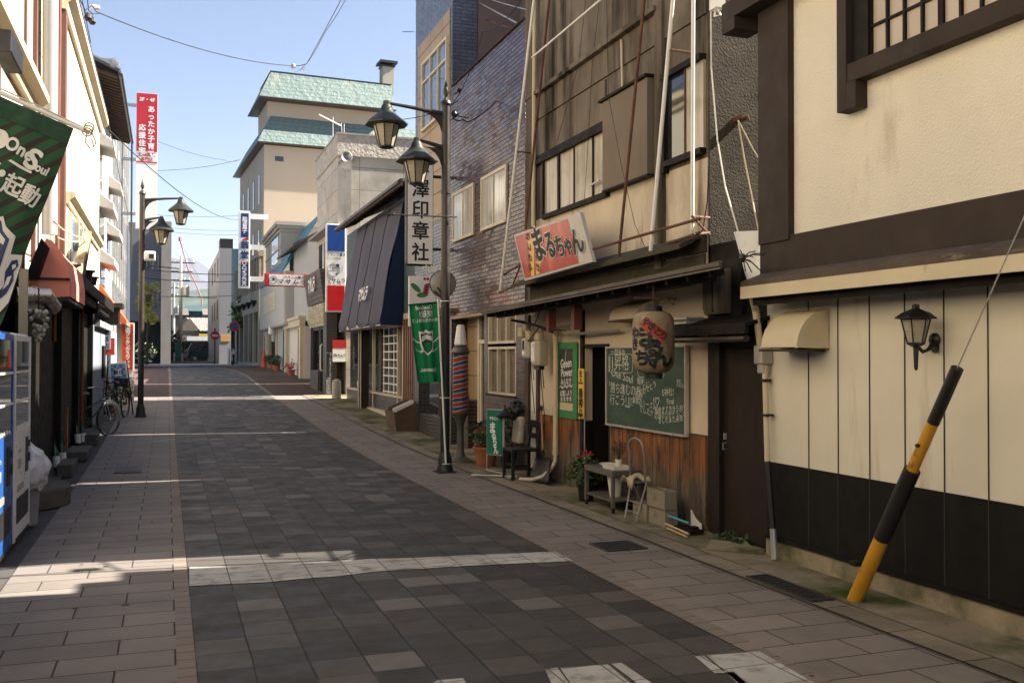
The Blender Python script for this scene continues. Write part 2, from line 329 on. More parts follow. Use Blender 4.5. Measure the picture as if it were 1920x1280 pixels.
# dark road pavers: every 0.3 m slab its own tone, wide joints along the street
def road_mat():
    m, nt, p, co = newmat('dark_road_pavers')
    mp = nt.nodes.new('ShaderNodeMapping'); mp.inputs['Location'].default_value = (-.16, -.05, 0); nt.links.new(co, mp.inputs[0]); v = mp.outputs[0]
    sp = nt.nodes.new('ShaderNodeSeparateXYZ'); nt.links.new(v, sp.inputs[0])
    wob = mth(nt, 'MULTIPLY', mth(nt, 'SUBTRACT', nz(nt, co, 2.2, 2), .5), .016)
    U = mth(nt, 'DIVIDE', mth(nt, 'ADD', sp.outputs[0], wob), .3); W = mth(nt, 'DIVIDE', mth(nt, 'ADD', sp.outputs[1], wob), .3)
    iu, iw = mth(nt, 'FLOOR', U), mth(nt, 'FLOOR', W)
    cb = nt.nodes.new('ShaderNodeCombineXYZ'); nt.links.new(iu, cb.inputs[0]); nt.links.new(iw, cb.inputs[1])
    wh = nt.nodes.new('ShaderNodeTexWhiteNoise'); wh.noise_dimensions = '2D'; nt.links.new(cb.outputs[0], wh.inputs['Vector'])
    cr = nt.nodes.new('ShaderNodeValToRGB'); cr.color_ramp.interpolation = 'CONSTANT'; E_ = cr.color_ramp.elements
    cols = [(0, (.050, .043, .037)), (.22, (.038, .034, .029)), (.36, (.063, .054, .046)), (.50, (.047, .042, .036)), (.60, (.076, .065, .056)), (.72, (.056, .051, .045)), (.82, (.092, .080, .070)), (.93, (.135, .118, .104))]
    E_[0].position = 0; E_[0].color = cols[0][1]+(1,); E_[1].position = .22; E_[1].color = cols[1][1]+(1,)
    for q, c in cols[2:]: e = E_.new(q); e.color = c+(1,)
    nt.links.new(wh.outputs['Value'], cr.inputs[0])
    c = mix(nt, cr.outputs[0], (.02, .018, .017), mth(nt, 'MULTIPLY', rng(nt, nz(nt, co, 260, 2), .52, .7), .55))
    c = mix(nt, c, (.20, .18, .16), mth(nt, 'MULTIPLY', rng(nt, nz(nt, co, 320, 2), .62, .75), .35))
    c = mix(nt, c, (.052, .045, .038), rng(nt, nz(nt, co, .45, 6, .7), .42, .75, 0, .4))       # trodden dust
    c = mix(nt, c, (.03, .028, .026), rng(nt, nz(nt, co, 2.6, 5, .7), .62, .72, 0, .6))         # spots
    fu, fw = mth(nt, 'FRACT', U), mth(nt, 'FRACT', W)
    du = mth(nt, 'MINIMUM', fu, mth(nt, 'SUBTRACT', 1, fu)); dw = mth(nt, 'MINIMUM', fw, mth(nt, 'SUBTRACT', 1, fw))
    ju = rng(nt, du, .008, .024, 1, 0); jw = rng(nt, dw, .005, .018, .95, 0); j = mth(nt, 'MAXIMUM', ju, jw)
    c = mix(nt, c, mix(nt, (.012, .011, .010), (.12, .10, .075), rng(nt, nz(nt, co, 1.1, 3), .6, .68)), j)
    nt.links.new(c, p.inputs['Base Color']); p.inputs['Specular IOR Level'].default_value = .35
    nt.links.new(rng(nt, nz(nt, co, 4, 4), .3, .7, .55, .85), p.inputs['Roughness'])
    h = mth(nt, 'ADD', mth(nt, 'MULTIPLY', wh.outputs['Value'], .3), mth(nt, 'MULTIPLY', j, -1.4)); h = mth(nt, 'ADD', h, mth(nt, 'MULTIPLY', nz(nt, co, 180, 3), .25))
    bumpn(nt, p, h, .5, .004); return m
m_road = road_mat()
def walk_mat(name, c1, c2, off, x0, spot=(.10, .085, .07)):
    m = brickmat(name, c1, c2, (.035, .028, .024), .62, .30, .006, rough=.7, off=.5, flat=True, bump=.45, var=.22, spec=.3, tint=(spot, .35, 2.2), bd=.004)
    nt = m.node_tree; bt = [n for n in nt.nodes if n.type == 'TEX_BRICK'][0]; tc = [n for n in nt.nodes if n.type == 'TEX_COORD'][0]
    mp = nt.nodes.new('ShaderNodeMapping'); mp.inputs['Location'].default_value = (-x0, -off, 0); nt.links.new(tc.outputs['Object'], mp.inputs[0]); nt.links.new(mp.outputs[0], bt.inputs['Vector']); return m
m_walkL = walk_mat('grey_pink_sidewalk', (.205, .178, .156), (.160, .138, .122), .23, .365-.62*4)
m_walkR = walk_mat('pink_sidewalk', (.235, .200, .172), (.188, .160, .138), .02, .1)
m_border = brickmat('border_blocks', (.22, .175, .145), (.17, .14, .115), (.04, .032, .027), 5, .15, .004, rough=.75, off=0, flat=True, bump=.4, var=.15, spec=.3)
m_kerbstone = brickmat('granite_kerb', (.29, .24, .175), (.21, .175, .13), (.03, .025, .018), 9, .6, .006, rough=.85, off=0, flat=True, bump=1, bd=.008, var=.55, spec=.2, tint=((.07, .075, .03), .4, 1.4))
m_apron = M('concrete_apron', (.24, .20, .145), .95, .2, 3, .7, 50, .01, stain=((.05, .062, .012), .66, 1, 1.0), stain2=((.07, .055, .04), .3, 1, 3), spec=.15)
m_asph = M('asphalt', (.055, .052, .052), .9, .15, 1.5, .5, 120, .006, spec=.3)
m_asphred = M('red_brown_asphalt', (.085, .050, .048), .9, .12, 1.2, .4, 90, .006, spec=.3)
m_brownpave = brickmat('brown_pavers', (.115, .07, .05), (.08, .052, .038), (.03, .02, .016), .2, .1, .006, rough=.8, off=.5, flat=True, bump=.4, var=.3, spec=.25)
m_paint = brickmat('white_road_paint', (.47, .45, .41), (.38, .36, .33), (.13, .115, .10), .3, .3, .005, rough=.8, off=0, flat=True, bump=.3, var=.25, spec=.2, tint=((.13, .115, .10), .85, 7), bd=.003)
b = B(); b.box(-400, 400, -60, 15, -2, -.03)
for (a, za), (c, zc) in zip(PROF[1:-1], PROF[2:-1]):
    b.quad((-400, a, za-.03), (400, a, za-.03), (400, c, zc-.03), (-400, c, zc-.03))
b.quad((-900, 64, 1.11), (900, 64, 1.11), (1500, 700, 1.11), (-1500, 700, 1.11))
struct('ground', b, m_asph)
struct('road', strip(B(), .16, rightedge, -12, 55, 0), m_road)
struct('left_border', strip(B(), .06, .16, -12, 55, .002), m_border)
struct('right_border', strip(B(), rightedge, lambda y: rightedge(y)+.13, -12, 55, .002), m_border)
struct('left_sidewalk', strip(B(), -1.12, .06, -12, 32.0, 0), m_walkL)
struct('right_sidewalk', strip(B(), lambda y: rightedge(y)+.13, 4.16, -12, 32.0, 0), m_walkR)
struct('left_asphalt', strip(B(), -9, .06, 32.0, 55, .004), m_asphred)
struct('right_paving', strip(B(), lambda y: rightedge(y)+.13, 16, 32.0, 58, .004), m_brownpave)
struct('cross_road', strip(B(), -40, 60, 58, 66, .012), M('sunlit_cross_road', (.30, .28, .26), .9, .1, 1, .3, 80, .004))
# shallow gutter on the left, then the shop aprons
m_gut = M('gutter_concrete', (.05, .045, .042), .9, .2, 2.5, .5, 60, .006, stain=((.025, .022, .02), .35, 1, 2))
b = strip(B(), -1.36, -1.12, -12, 32, -.012); struct('left_gutter', b, m_gut)
b = B(); b.ext([(-1.42, -12, -.02), (-1.36, -12, -.02), (-1.36, -12, .035), (-1.42, -12, .035)], (0, 27, 0)); b.box(-9, -1.42, -12, 15, -.3, .03)
struct('left_kerb', b, m_gut, bevel=.006)
struct('left_apron', strip(B(), -9, -1.36, 15, 32, .004), m_gut)
# granite kerb strip and damp concrete apron on the right
struct('right_kerb', strip(B(), 4.18, 4.40, -12, 32, .012), m_kerbstone)
struct('right_kerb_joint', strip(B(), 4.155, 4.185, -12, 32, .003), M('joint_dirt', (.085, .07, .055), .95, .3, 6, .6))
struct('right_apron', strip(B(), 4.40, 12, -12, 32, .016), m_apron)
# worn white painted band and lettering remains on the pavers
def ragged(b, x0, x1, y0, y1, n, amp, seed, dz=.004, slope=0):
    rr = random.Random(seed)
    lo = [y0+rr.uniform(-amp, amp) for _ in range(n+1)]; hi = [y1+rr.uniform(-amp, amp) for _ in range(n+1)]
    for i in range(n):
        a = x0+(x1-x0)*i/n; c = x0+(x1-x0)*(i+1)/n
        b.quad((a, lo[i]+slope*(a-x0), dz), (c, lo[i+1]+slope*(c-x0), dz), (c, hi[i+1]+slope*(c-x0), dz), (a, hi[i]+slope*(a-x0), dz))
b = B(); P0 = onX(355, 1097, .17); rr = random.Random(3)
lowp = [(355, 1099), (430, 1095), (500, 1092), (560, 1086), (640, 1080), (700, 1072), (780, 1067), (880, 1061), (960, 1057), (1075, 1052)]
hip = [(355, 1063), (430, 1062), (500, 1061), (560, 1056), (640, 1052), (700, 1048), (780, 1046), (880, 1041), (960, 1038), (1040, 1034)]
g0 = lambda px, py: CAM+ray(px, py)*(-1.7/ray(px, py).z)
L_ = [g0(*p) for p in lowp]; H_ = [g0(*p) for p in hip]
for i in range(len(L_)-1):
    b.quad((L_[i].x, L_[i].y, .005), (L_[i+1].x, L_[i+1].y, .005), (H_[i+1].x, H_[i+1].y, .005), (H_[i].x, H_[i].y, .005))
struct('painted_stop_line', b, m_paint)
b = B()
for pts in ([(1022, 1256), (1045, 1252), (1088, 1310), (1050, 1318)], [(1050, 1253), (1140, 1246), (1240, 1330), (1115, 1345)], [(1146, 1245), (1165, 1243), (1268, 1312), (1240, 1316)],
            [(1303, 1231), (1320, 1230), (1360, 1262), (1340, 1263)], [(1325, 1229), (1425, 1222), (1560, 1300), (1440, 1330)], [(1362, 1261), (1376, 1260), (1420, 1300), (1400, 1302)], [(820, 1276), (868, 1272), (880, 1290), (780, 1300)]):
    q = [g0(*p) for p in pts]; q.sort(key=lambda v: 0)
    b.quad(*[(v.x, v.y, .005) for v in q])
struct('painted_letters', b, m_paint)
_nt = m_paint.node_tree; _bt = [n for n in _nt.nodes if n.type == 'TEX_BRICK'][0]; _mp = _nt.nodes.new('ShaderNodeMapping'); _mp.inputs['Location'].default_value = (-.16, -.05, 0); _nt.links.new([n for n in _nt.nodes if n.type == 'TEX_COORD'][0].outputs['Object'], _mp.inputs[0]); _nt.links.new(_mp.outputs[0], _bt.inputs['Vector'])
# grates and covers
m_grate = M('cast_iron_grate', (.035, .03, .027), .6, .3, 8, .4, 60, .004)
def grate(x0, x1, y0, y1, label, bars, axis='y', z=0.0):
    t = thing('drain_grate', label, 'drain grate', ((x0+x1)/2, (y0+y1)/2, gz(y0)+z))
    z = gz(y0)+z; b = B(); w_ = .018
    for a in ((x0, x0+w_, y0, y1), (x1-w_, x1, y0, y1), (x0+w_, x1-w_, y0, y0+w_), (x0+w_, x1-w_, y1-w_, y1)): b.box(*a, z+.001, z+.012)
    obj('frame', b, m_grate, t); b = B()
    for i in range(bars):
        if axis == 'y': a = x0+w_+(x1-x0-2*w_)*(i+.5)/bars; b.box(a-.006, a+.006, y0+w_, y1-w_, z+.001, z+.010)
        else: a = y0+w_+(y1-y0-2*w_)*(i+.5)/bars; b.box(x0+w_, x1-w_, a-.006, a+.006, z+.001, z+.010)
    obj('grating', b, m_grate, t)
    b = B(); b.quad((x0, y0, z+.0035), (x1, y0, z+.0035), (x1, y1, z+.0035), (x0, y1, z+.0035)); obj('pit', b, M('pit_dark', (.012, .01, .009), .95), t)
grate(-.72, -.34, 15.0, 16.05, 'dark ribbed drain cover in the left sidewalk between the two sun strips', 20, 'y')
grate(3.62, 4.02, 7.62, 8.0, 'square dark drain cover in the pink paving before the restaurant', 14, 'x')
grate(4.19, 4.39, 5.55, 6.35, 'dark mesh drain set in the granite kerb beside the yellow guy guard', 12, 'x', .014)
b = B(); b.box(1.0, 1.6, 21.9, 22.5, gz(22)+.003, gz(22)+.010)
solo('utility_cover', b, m_grate, 'small dark inspection cover in the middle of the road slabs', 'drain cover')

# ================================================================= RIGHT: near cream building
X1 = 4.83
E1 = 7.02
t = thing('cream_stucco_building', 'near cream building with brown posts and band, dark painted base and lattice window', 'building', (X1, 3, 0))
b = B(); b.slab(X1, 12, -12, E1, 2.20, 8.3, 0, -.105); obj('upper_wall', b, m_stucco, t)
b = B(); b.slab(X1+.02, 12, -12, E1, .81, 2.20, 0, -.105); obj('lower_wall', b, m_panel, t)
b = B(); b.slab(X1+.014, 12.0, -12, E1-.003, .19, .81, 0, -.105); obj('dark_base', b, m_darkpaint, t)
b = B(); b.box(X1-.02, X1+.016, -12, E1-.01, .165, .192); obj('base_trim', b, m_darkpaint, t)
b = B(); b.slab(X1+.002, 12, -12, E1-.002, -.1, .165, 0, -.105); obj('foundation', b, m_found, t)
b = B()
for px in (1513, 1568, 1627, 1693, 1766.5, 1849): y = yx(px, X1, 700); b.box(X1+.0115, X1+.03, y-.0028, y+.0028, .192, 2.16)
for y in (4.25, 3.85): b.box(X1+.0115, X1+.03, y-.0028, y+.0028, .192, 2.16)
obj('panel_joint', b, M('joint_dark', (.05, .04, .03), .9), t)  # thin dark lines between the wall panels
b = B(); b.box(X1-.06, X1+.05, yx(1490, X1), E1+.015, 2.66, 4.66); obj('corner_post', b, m_brownpaint, t, bevel=.004)
b = B(); b.box(X1-.045, X1+.05, -12, E1+.012, 2.405, 2.70); obj('brown_band', b, m_brownpaint, t, bevel=.004)
b = B(); b.box(X1-.22, X1+.05, -12, 7.35, 4.66, 4.82); b.box(X1-.22, X1+.05, 7.15, 7.35, 4.55, 4.662); obj('upper_beam', b, m_brownpaint, t, bevel=.004)
b = B(); b.slab(6.5, 12.5, -8, 7.49, 0, 6.3, 0, -.105); solo('unseen_rear_wing', b, m_plaster2, 'unseen rear wing behind the cream stucco building that trims the sun strip', 'building')  # unseen wing, shaped to trim the sun strip from the passage
# lattice window
wy0, wy1, wz0, wz1 = 2.6, yx(1636, X1, 130), 3.86, 5.2
b = B(); b.box(X1-.10, X1+.05, wy0, 5.93, 3.73, 3.87); obj('window_sill', b, m_brownpaint, t, bevel=.006)
b = B(); b.box(X1-.11, X1+.05, 5.835, 5.94, 3.53, 5.2); b.box(X1-.11, X1-.0, 5.93-.20, 5.836, 3.53, 3.728); obj('window_bracket', b, m_brownpaint, t, bevel=.006)
wf = B(); wf.box(X1-.055, X1+.05, 5.66, 5.836, 3.871, 5.2); win = obj('window', wf, m_darkwood, t)
b = B(); b.box(X1-.012, X1+.06, wy0, 5.66, 3.871, 5.2); obj('frosted_pane', b, M('frosted_pane_warm', (.46, .38, .30), .35, .05, 1, .1, 200, .001, spec=.5), win)
b = B(); y = 5.66; i = 0
while y > wy0:
    tk = .022 if i % 4 == 0 and i else .010
    b.box(X1-.035, X1-.010, y-tk, y+tk, 3.871, 5.2); y -= .168; i += 1
for z in (3.87+.235, 3.87+.47, 3.87+.705, 4.81, 5.05): b.box(X1-.032, X1-.011, wy0, 5.66, z-.009, z+.009)
obj('muntin', b, m_darkwood, win)
# long pent canopy between the storeys
cx = 4.50; ce = yx(1388, cx, 540)
b = B(); b.ext([(cx, ce, 2.285), (cx, ce, 2.325), (X1-.02, ce+.12, 2.42), (X1-.02, ce+.12, 2.38)], (0, -11, 0)); obj('canopy_roof', b, M('weathered_roof_board', (.075, .052, .036), .8, .3, 2, .6, 30, .01, stain=((.22, .17, .12), .3, .2, 4), stain2=((.16, .06, .02), .12, .3, 3)), t)
b = B(); b.box(cx, cx+.035, ce-11, ce, 2.185, 2.284); b.box(cx+.036, X1+.01, ce-.04, ce, 2.19, 2.31); obj('canopy_fascia', b, m_trim, t)
b = B(); b.box(cx+.09, cx+.14, ce-11, ce-.05, 2.13, 2.19); b.box(cx+.15, X1+.018, ce-11, ce-.05, 2.17, 2.20); obj('canopy_soffit', b, m_darkwood, t)
# vent hood
hy0, hy1 = yx(1548, X1-.02, 610), yx(1452, X1-.3, 620)
t2 = thing('vent_hood', 'rounded cream exhaust hood under the canopy by the downpipe', 'vent hood', (X1, 6.6, 1.75))
pr = [(X1+.01, 1.765)]+[(X1+.01-.30*math.cos(a)*1.0, 1.775+.30*math.sin(a)) for a in [R(d) for d in (0, 15, 30, 45, 60, 75, 90)]]
P = [(x, hy0, z) for x, z in pr]
b = B(); b.ext(P, (0, 6.66-hy0, 0)); obj('hood_shell', b, m_pvc, t2, smooth='auto', bevel=.004)
b = B(); b.box(X1-.27, X1, hy0+.03, 6.72, 1.745, 1.764); obj('hood_lip', b, m_black, t2)
b = B(); b.box(X1-.29, X1-.275, hy0-.004, hy0+.012, 1.77, 1.80); b.box(X1-.02, X1, hy0-.012, 6.77, 1.77, 1.785); obj('flange', b, m_pvc, t2)
# wall lantern
def wall_lantern(y, z, x):
    t = thing('wall_lantern', 'black coach lantern fixed to the cream wall panels', 'wall lamp', (x, y, z))
    c = (x-.20, y, z)
    b = B(); b.lathe([(.01, .235), (.03, .23), (.03, .20), (.05, .19), (.11, .165), (.165, .125), (.165, .117), (.10, .117)], c, 6); obj('lantern_roof', b, m_black, t, bevel=.002)
    b = B(); b.lathe([(.108, .115), (.062, -.075)], c, 6); obj('lantern_glass', b, M('lantern_glass', (.38, .33, .25), .3, .1, 5, .1, 80, .001), t)
    b = B()
    for k in range(6):
        a = 2*math.pi*(k+.5)/6; b.tube([(c[0]+.115*math.cos(a), y+.115*math.sin(a), z+.118), (c[0]+.066*math.cos(a), y+.066*math.sin(a), z-.08)], .006, 6)
    b.lathe([(.02, -.115), (.07, -.09), (.072, -.075), (.02, -.072)], c, 6); b.lathe([(.112, .108), (.118, .112), (.118, .12), (.112, .122)], c, 6)
    b.lathe([(.009, -.30), (.016, -.28), (.022, -.12), (.026, -.11)], c, 10); obj('lantern_frame', b, m_black, t)
    b = B(); b.tube([(x-.02, y, z-.06), (x-.07, y, z-.13), (x-.13, y, z-.15), (x-.18, y, z-.11)], .016, 8); b.lathe([(.055, 0), (.055, .02), (.035, .04), (.02, .05)], (x, y, z-.05), 14, (-1, 0, 0)); b.lathe([(.04, 0), (.04, .012)], (x, y, z-.12), 14, (-1, 0, 0)); obj('bracket', b, m_black, t, smooth='auto'); t.scale = (.82, .82, .82)
wl = wall_lantern(5.08, 1.86, X1)
# downpipe
t2 = thing('downpipe', 'cream downpipe with hopper head and black lower half beside the dark gate', 'downpipe', (4.70, 6.95, 0))
b = B(); b.tube([(4.79, 6.97, 1.63), (4.78, 6.92, .82)], .024, 10); obj('upper_pipe', b, m_pvc, t2, smooth='auto')
b = B(); b.tube([(4.78, 6.92, .82), (4.77, 6.83, .26)], .0245, 10); obj('lower_pipe', b, m_black, t2, smooth='auto')
b = B(); b.tube([(4.77, 6.83, .27), (4.765, 6.80, .02)], .027, 10); obj('pipe_shoe', b, m_galv, t2, smooth='auto')
b = B(); b.box(4.73, 4.85, 6.93, 7.05, 1.64, 1.80); b.box(4.75, 4.83, 6.95, 7.03, 1.56, 1.642); obj('hopper', b, m_galv, t2, bevel=.012)
b = B(); b.box(4.76, 4.83, 6.93, 7.0, 1.49, 1.515); b.box(4.755, 4.83, 6.9, 6.97, 1.20, 1.22); obj('pipe_clip', b, m_black, t2)
b = B(); b.tube([(4.62, 6.9, 2.2), (4.72, 7.0, 2.1), (4.78, 7.02, 1.8)], .03, 10); obj('elbow', b, m_pvc, t2, smooth='auto')
# guy wire guard
t2 = thing('guy_wire_guard', 'leaning black and yellow guard tube on the guy wire, chipped near its foot', 'guy wire guard', (4.5, 5.5, 0))
A = Vector((4.50, 5.50, 0)); D = onX(1795, 690, 4.50)-A; m_yel = M('yellow_guard', (.50, .235, .010), .55, .15, 5, .25, 60, .002, stain=((.05, .03, .015), .26, 1.4, 11), stain2=((.30, .15, .03), .3, 3, 4))
def gseg(a, c, r0, r1, name, mat):
    b = B(); b.tube([A+D*a, A+D*c], [r0, r1], 18); return obj(name, b, mat, t2, smooth='auto')
gseg(0.0, .315, .050, .050, 'yellow_sleeve', m_yel); gseg(.30, .60, .054, .053, 'black_sleeve', m_black)
gseg(.60, .795, .037, .036, 'yellow_sleeve', m_yel); gseg(.79, 1.0, .0385, .0375, 'black_sleeve', m_black)
b = B(); b.box(4.44, 4.5, 5.41, 5.47, .27, .30); b.tube([A+D*.70+Vector((-.03, 0, 0)), A+D*.70+Vector((-.055, -.0, .0))], .012, 8); b.tube([A+D*.92+Vector((-.03, -.02, 0)), A+D*.92+Vector((-.05, -.03, 0))], .008, 8); b.v = b.v; obj('bolt', b, m_black, t2)
b = B(); W = onX(1960, 300, 4.5); b.tube([A+D*.99, A+D*1.01+D*2.2], .005, 6); obj('guy_wire', b, m_galv, t2)
# gap between the buildings: shed front with a brown door
t2 = thing('passage_gate', 'tall dark brown door with frame closing the passage beside the cream building', 'gate', (4.9, 7.6, 0))
dy0, dy1 = yx(1438, 4.9, 800), yx(1352, 4.9, 800)
b = B(); b.box(4.93, 4.96, dy0, dy1, .04, 1.78); d = obj('door_leaf', b, m_doorwood, t2)
b = B(); b.box(4.905, 4.932, dy1-.05, dy1-.03, .93, .99); b.tube([(4.925, dy1-.05, .84), (4.89, dy1-.05, .84), (4.89, dy1-.05, .90), (4.925, dy1-.05, .90)], .006, 6); obj('handle', b, m_galv, d)
b = B(); b.box(4.88, 4.98, dy1+.003, dy1+.07, 0, 1.95); b.box(4.92, 4.98, dy1+.071, 8.10, 0.02, 1.93); b.box(4.87, 4.99, E1+.02, dy0-.004, 0, 1.78); b.box(4.91, 4.98, dy0, dy1, 1.783, 1.90); obj('frame', b, m_doorwood, t2, bevel=.004)
b = B(); b.box(4.89, 4.905, dy1+.02, dy1+.04, .1, 1.9); obj('rusty_rail', b, m_rust, t2)
b = B(); b.ext([(4.60, 6.98, 1.955), (4.60, 6.98, 1.99), (5.6, 6.98, 2.25), (5.6, 6.98, 2.21)], (0, 1.35, 0)); b.box(4.60, 4.64, 6.98, 8.33, 1.90, 1.954); b.box(4.64, 4.9, 8.25, 8.30, 1.88, 1.97); obj('shed_roof', b, m_darkwood, t2)
b = B(); b.tube([(4.66, 8.75, 1.87), (4.66, 7.05, 1.86)], .032, 10); obj('gutter', b, m_brownmetal, t2)
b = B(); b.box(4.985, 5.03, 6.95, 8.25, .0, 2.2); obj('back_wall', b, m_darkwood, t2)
b = B(); b.box(4.94, 5.02, 7.55, 8.12, 1.96, 2.78); b.box(5.02, 5.6, 7.55, 7.6, 1.96, 2.78); solo('sun_block_screen', b, m_darkwood, 'black board screen added to block sun through the gap between the two buildings', 'board screen')  # panel added to keep the sun off the paper lantern
# white bins/box things over the gap
t2 = thing('ventilation_box', 'boxy rounded duct hanging in the dark gap above the shed roof', 'duct', (4.95, 7.9, 2.1))
b = B(); b.ext([(4.85, 7.72, 2.10), (4.83, 7.72, 2.16), (4.83, 7.72, 2.52), (5.1, 7.72, 2.55), (5.3, 7.72, 2.4), (5.3, 7.72, 2.1)], (0, .34, 0)); obj('duct_body', b, m_plaster2, t2, bevel=.02)
b = B(); b.box(4.82, 4.84, 7.86, 7.87, 2.12, 2.5); obj('seam', b, m_black, t2)
q = [onX(1380, 433, 4.7), onX(1432, 432, 4.7), onX(1436, 500, 4.7), onX(1405, 530, 4.7)]
b = B(); b.ext([onY(1379, 434, 7.45), onY(1432, 432, 7.25), onY(1437, 516, 7.25), onY(1405, 528, 7.42)], (.02, .06, 0))
solo('metal_sheet', b, M('bright_sheet', (.88, .88, .86), .3, .02, 2, .3, 3, .02), 'bright white metal sheet standing on the canopy in the gap', 'metal sheet')
t2 = thing('plastic_tray_stack', 'small stack of ribbed grey trays on the beam end beside the chalkboard', 'tray', (4.8, 8.5, 1.98))
b = B()
for k in range(4): b.box(4.66, 4.86, 8.06, 8.62, 1.93+k*.042, 1.955+k*.042); b.box(4.69, 4.84, 8.08, 8.6, 1.956+k*.042, 1.972+k*.042) if k < 3 else 0
obj('trays', b, m_galv, t2, bevel=.006)
# ================================================================= RIGHT: old plaster restaurant
X2 = 4.93; Y0, Y1_ = 8.12, 13.30
t = thing('plaster_restaurant', 'weathered plaster restaurant with plank base, open dark doorway and lean-to canopy', 'building', (X2, 10.8, 0))
zc = 2.62
b = B(); b.box(X2, 14, Y0, 12.95, zc, 3.64); obj('upper_wall', b, m_plaster, t); b = B(); b.box(X2+.004, 14, Y0, 12.95, 3.641, 8.6); obj('grimy_wall', b, m_plaster2, t)
b = B(); b.slab(X2+.05, 14, 12.95, Y1_, .0, 8.6, 0, -.105); obj('end_pier', b, m_plaster2, t)
b = B(); b.box(X2+.01, 14.01, Y0-.03, Y0-.002, 1.9, 8.62); obj('side_wall', b, m_rough, t)
b = B(); b.box(X2-.02, X2-.002, Y0, 12.95, 5.05, 9.55); b.box(X2-.024, X2-.003, 10.4, 12.9, 4.53, 5.02); obj('grimy_panel', b, m_plaster2, t)
# lower wall pieces round the doorway
dy0, dy1, dz = 10.31, 11.02, 1.82
b = B(); b.box(X2, X2+.1, Y0, dy0, .94, zc); b.box(X2, X2+.1, dy1, 12.95, .90, zc); b.box(X2, X2+.1, dy0, dy1, dz, zc); obj('lower_wall', b, m_wallcream, t)
def planks(y0, y1, z0, z1, x, w=.098, seed=1, th=.02):
    rr = random.Random(seed); b = B(); y = y0
    while y < y1-.02:
        e = min(y+w*rr.uniform(.85, 1.15), y1); dx = rr.uniform(0, .006)
        b.box(x-dx, x+th+.02, y+.0035, e-.0035, z0+rr.uniform(-.01, .01), z1); y = e
    return b
m, nt, p, co = newmat('weathered_planks')
spn = nt.nodes.new('ShaderNodeSeparateXYZ'); nt.links.new(co, spn.inputs[0])
iy = mth(nt, 'FLOOR', mth(nt, 'MULTIPLY', spn.outputs[1], 10.2)); cbn = nt.nodes.new('ShaderNodeCombineXYZ'); nt.links.new(iy, cbn.inputs[0])
wn_ = nt.nodes.new('ShaderNodeTexWhiteNoise'); nt.links.new(cbn.outputs[0], wn_.inputs['Vector'])
grain = nz(nt, co, 6, 6, .7, (6, 9, .5))
co_ = mix(nt, (.085, .024, .007), (.42, .155, .036), rng(nt, grain, .3, .7))
cg_ = mix(nt, (.085, .060, .040), (.23, .17, .115), rng(nt, grain, .3, .7))
hgt = mth(nt, 'ADD', spn.outputs[2], mth(nt, 'MULTIPLY', mth(nt, 'SUBTRACT', nz(nt, co, 3.5, 5, .7, (1, 3, .6)), .5), .55)); hgt = mth(nt, 'ADD', hgt, mth(nt, 'MULTIPLY', wn_.outputs['Value'], .14))
c_ = mix(nt, cg_, co_, rng(nt, hgt, .50, .72))
c_ = mix(nt, c_, (.018, .012, .009), rng(nt, nz(nt, co, 2.4, 6, .7, (1, 2.5, .8)), .48, .66, 0, .92))
c_ = mix(nt, c_, (.02, .015, .011), rng(nt, nz(nt, co, 22, 2, .5, (1, 1, .7)), .72, .77))
nt.links.new(mix(nt, c_, (0, 0, 0), mth(nt, 'MULTIPLY', wn_.outputs['Value'], .35)), p.inputs['Base Color']); p.inputs['Roughness'].default_value = .62
bumpn(nt, p, grain, .35, .006); m_planks = m
obj('plank_cladding', planks(Y0+.0, dy0-.05, .05, .93, X2-.02, seed=2), m_planks, t)
obj('plank_cladding', planks(dy1+.10, 12.60, .04, .89, X2-.02, seed=5), m_planks, t)
b = B(); b.box(X2-.005, X2+.05, Y0, dy0, 0, .06); b.box(X2-.005, X2+.05, dy1, 12.95, 0, .06); obj('plinth', b, m_found, t)
# doorway
b = B(); b.box(X2-.03, X2+.08, dy1+.003, dy1+.09, 0, 2.28); b.box(X2-.02, X2+.08, dy0-.045, dy0-.003, 0, dz); b.box(X2-.02, X2+.08, dy0, dy1, dz, dz+.035); obj('door_frame', b, m_darkwood, t)
d = obj('door', B().box(X2+.34, X2+.37, dy0-.02, dy1+.02, .05, dz), M('old_door', (.035, .02, .012), .7, .4, 2, .3, 30, .004, stain=((.12, .05, .02), .3, 6, 3)), t)
b = B(); b.box(X2+.1, X2+.34, dy0-.06, dy0-.03, 0, dz+.1); b.box(X2+.1, X2+.34, dy1+.03, dy1+.06, 0, dz+.1); b.box(X2+.1, X2+.4, dy0, dy1, dz, dz+.03); b.box(X2+.0, X2+.4, dy0, dy1, 0, .05); obj('door_reveal', b, m_darkwood, t)
b = B(); b.box(X2+.325, X2+.34, dy0+.08, dy0+.12, .2, dz-.1); b.box(X2+.325, X2+.34, dy0+.34, dy0+.37, .2, dz-.1); obj('door_rail', b, m_wood, d)
b = B(); b.box(X2-.012, X2-.001, 12.62, 12.90, .08, 1.72); b.box(X2-.014, X2-.0, 12.48, 12.58, .9, 2.1); obj('white_panel', b, m_whitepaint, t)
b = B(); b.box(X2-.05, X2-.001, 12.52, 12.60, 0, 1.9); b.box(X2-.04, X2, 12.93, 12.99, 0, 2.3); obj('wall_post', b, m_wood, t)
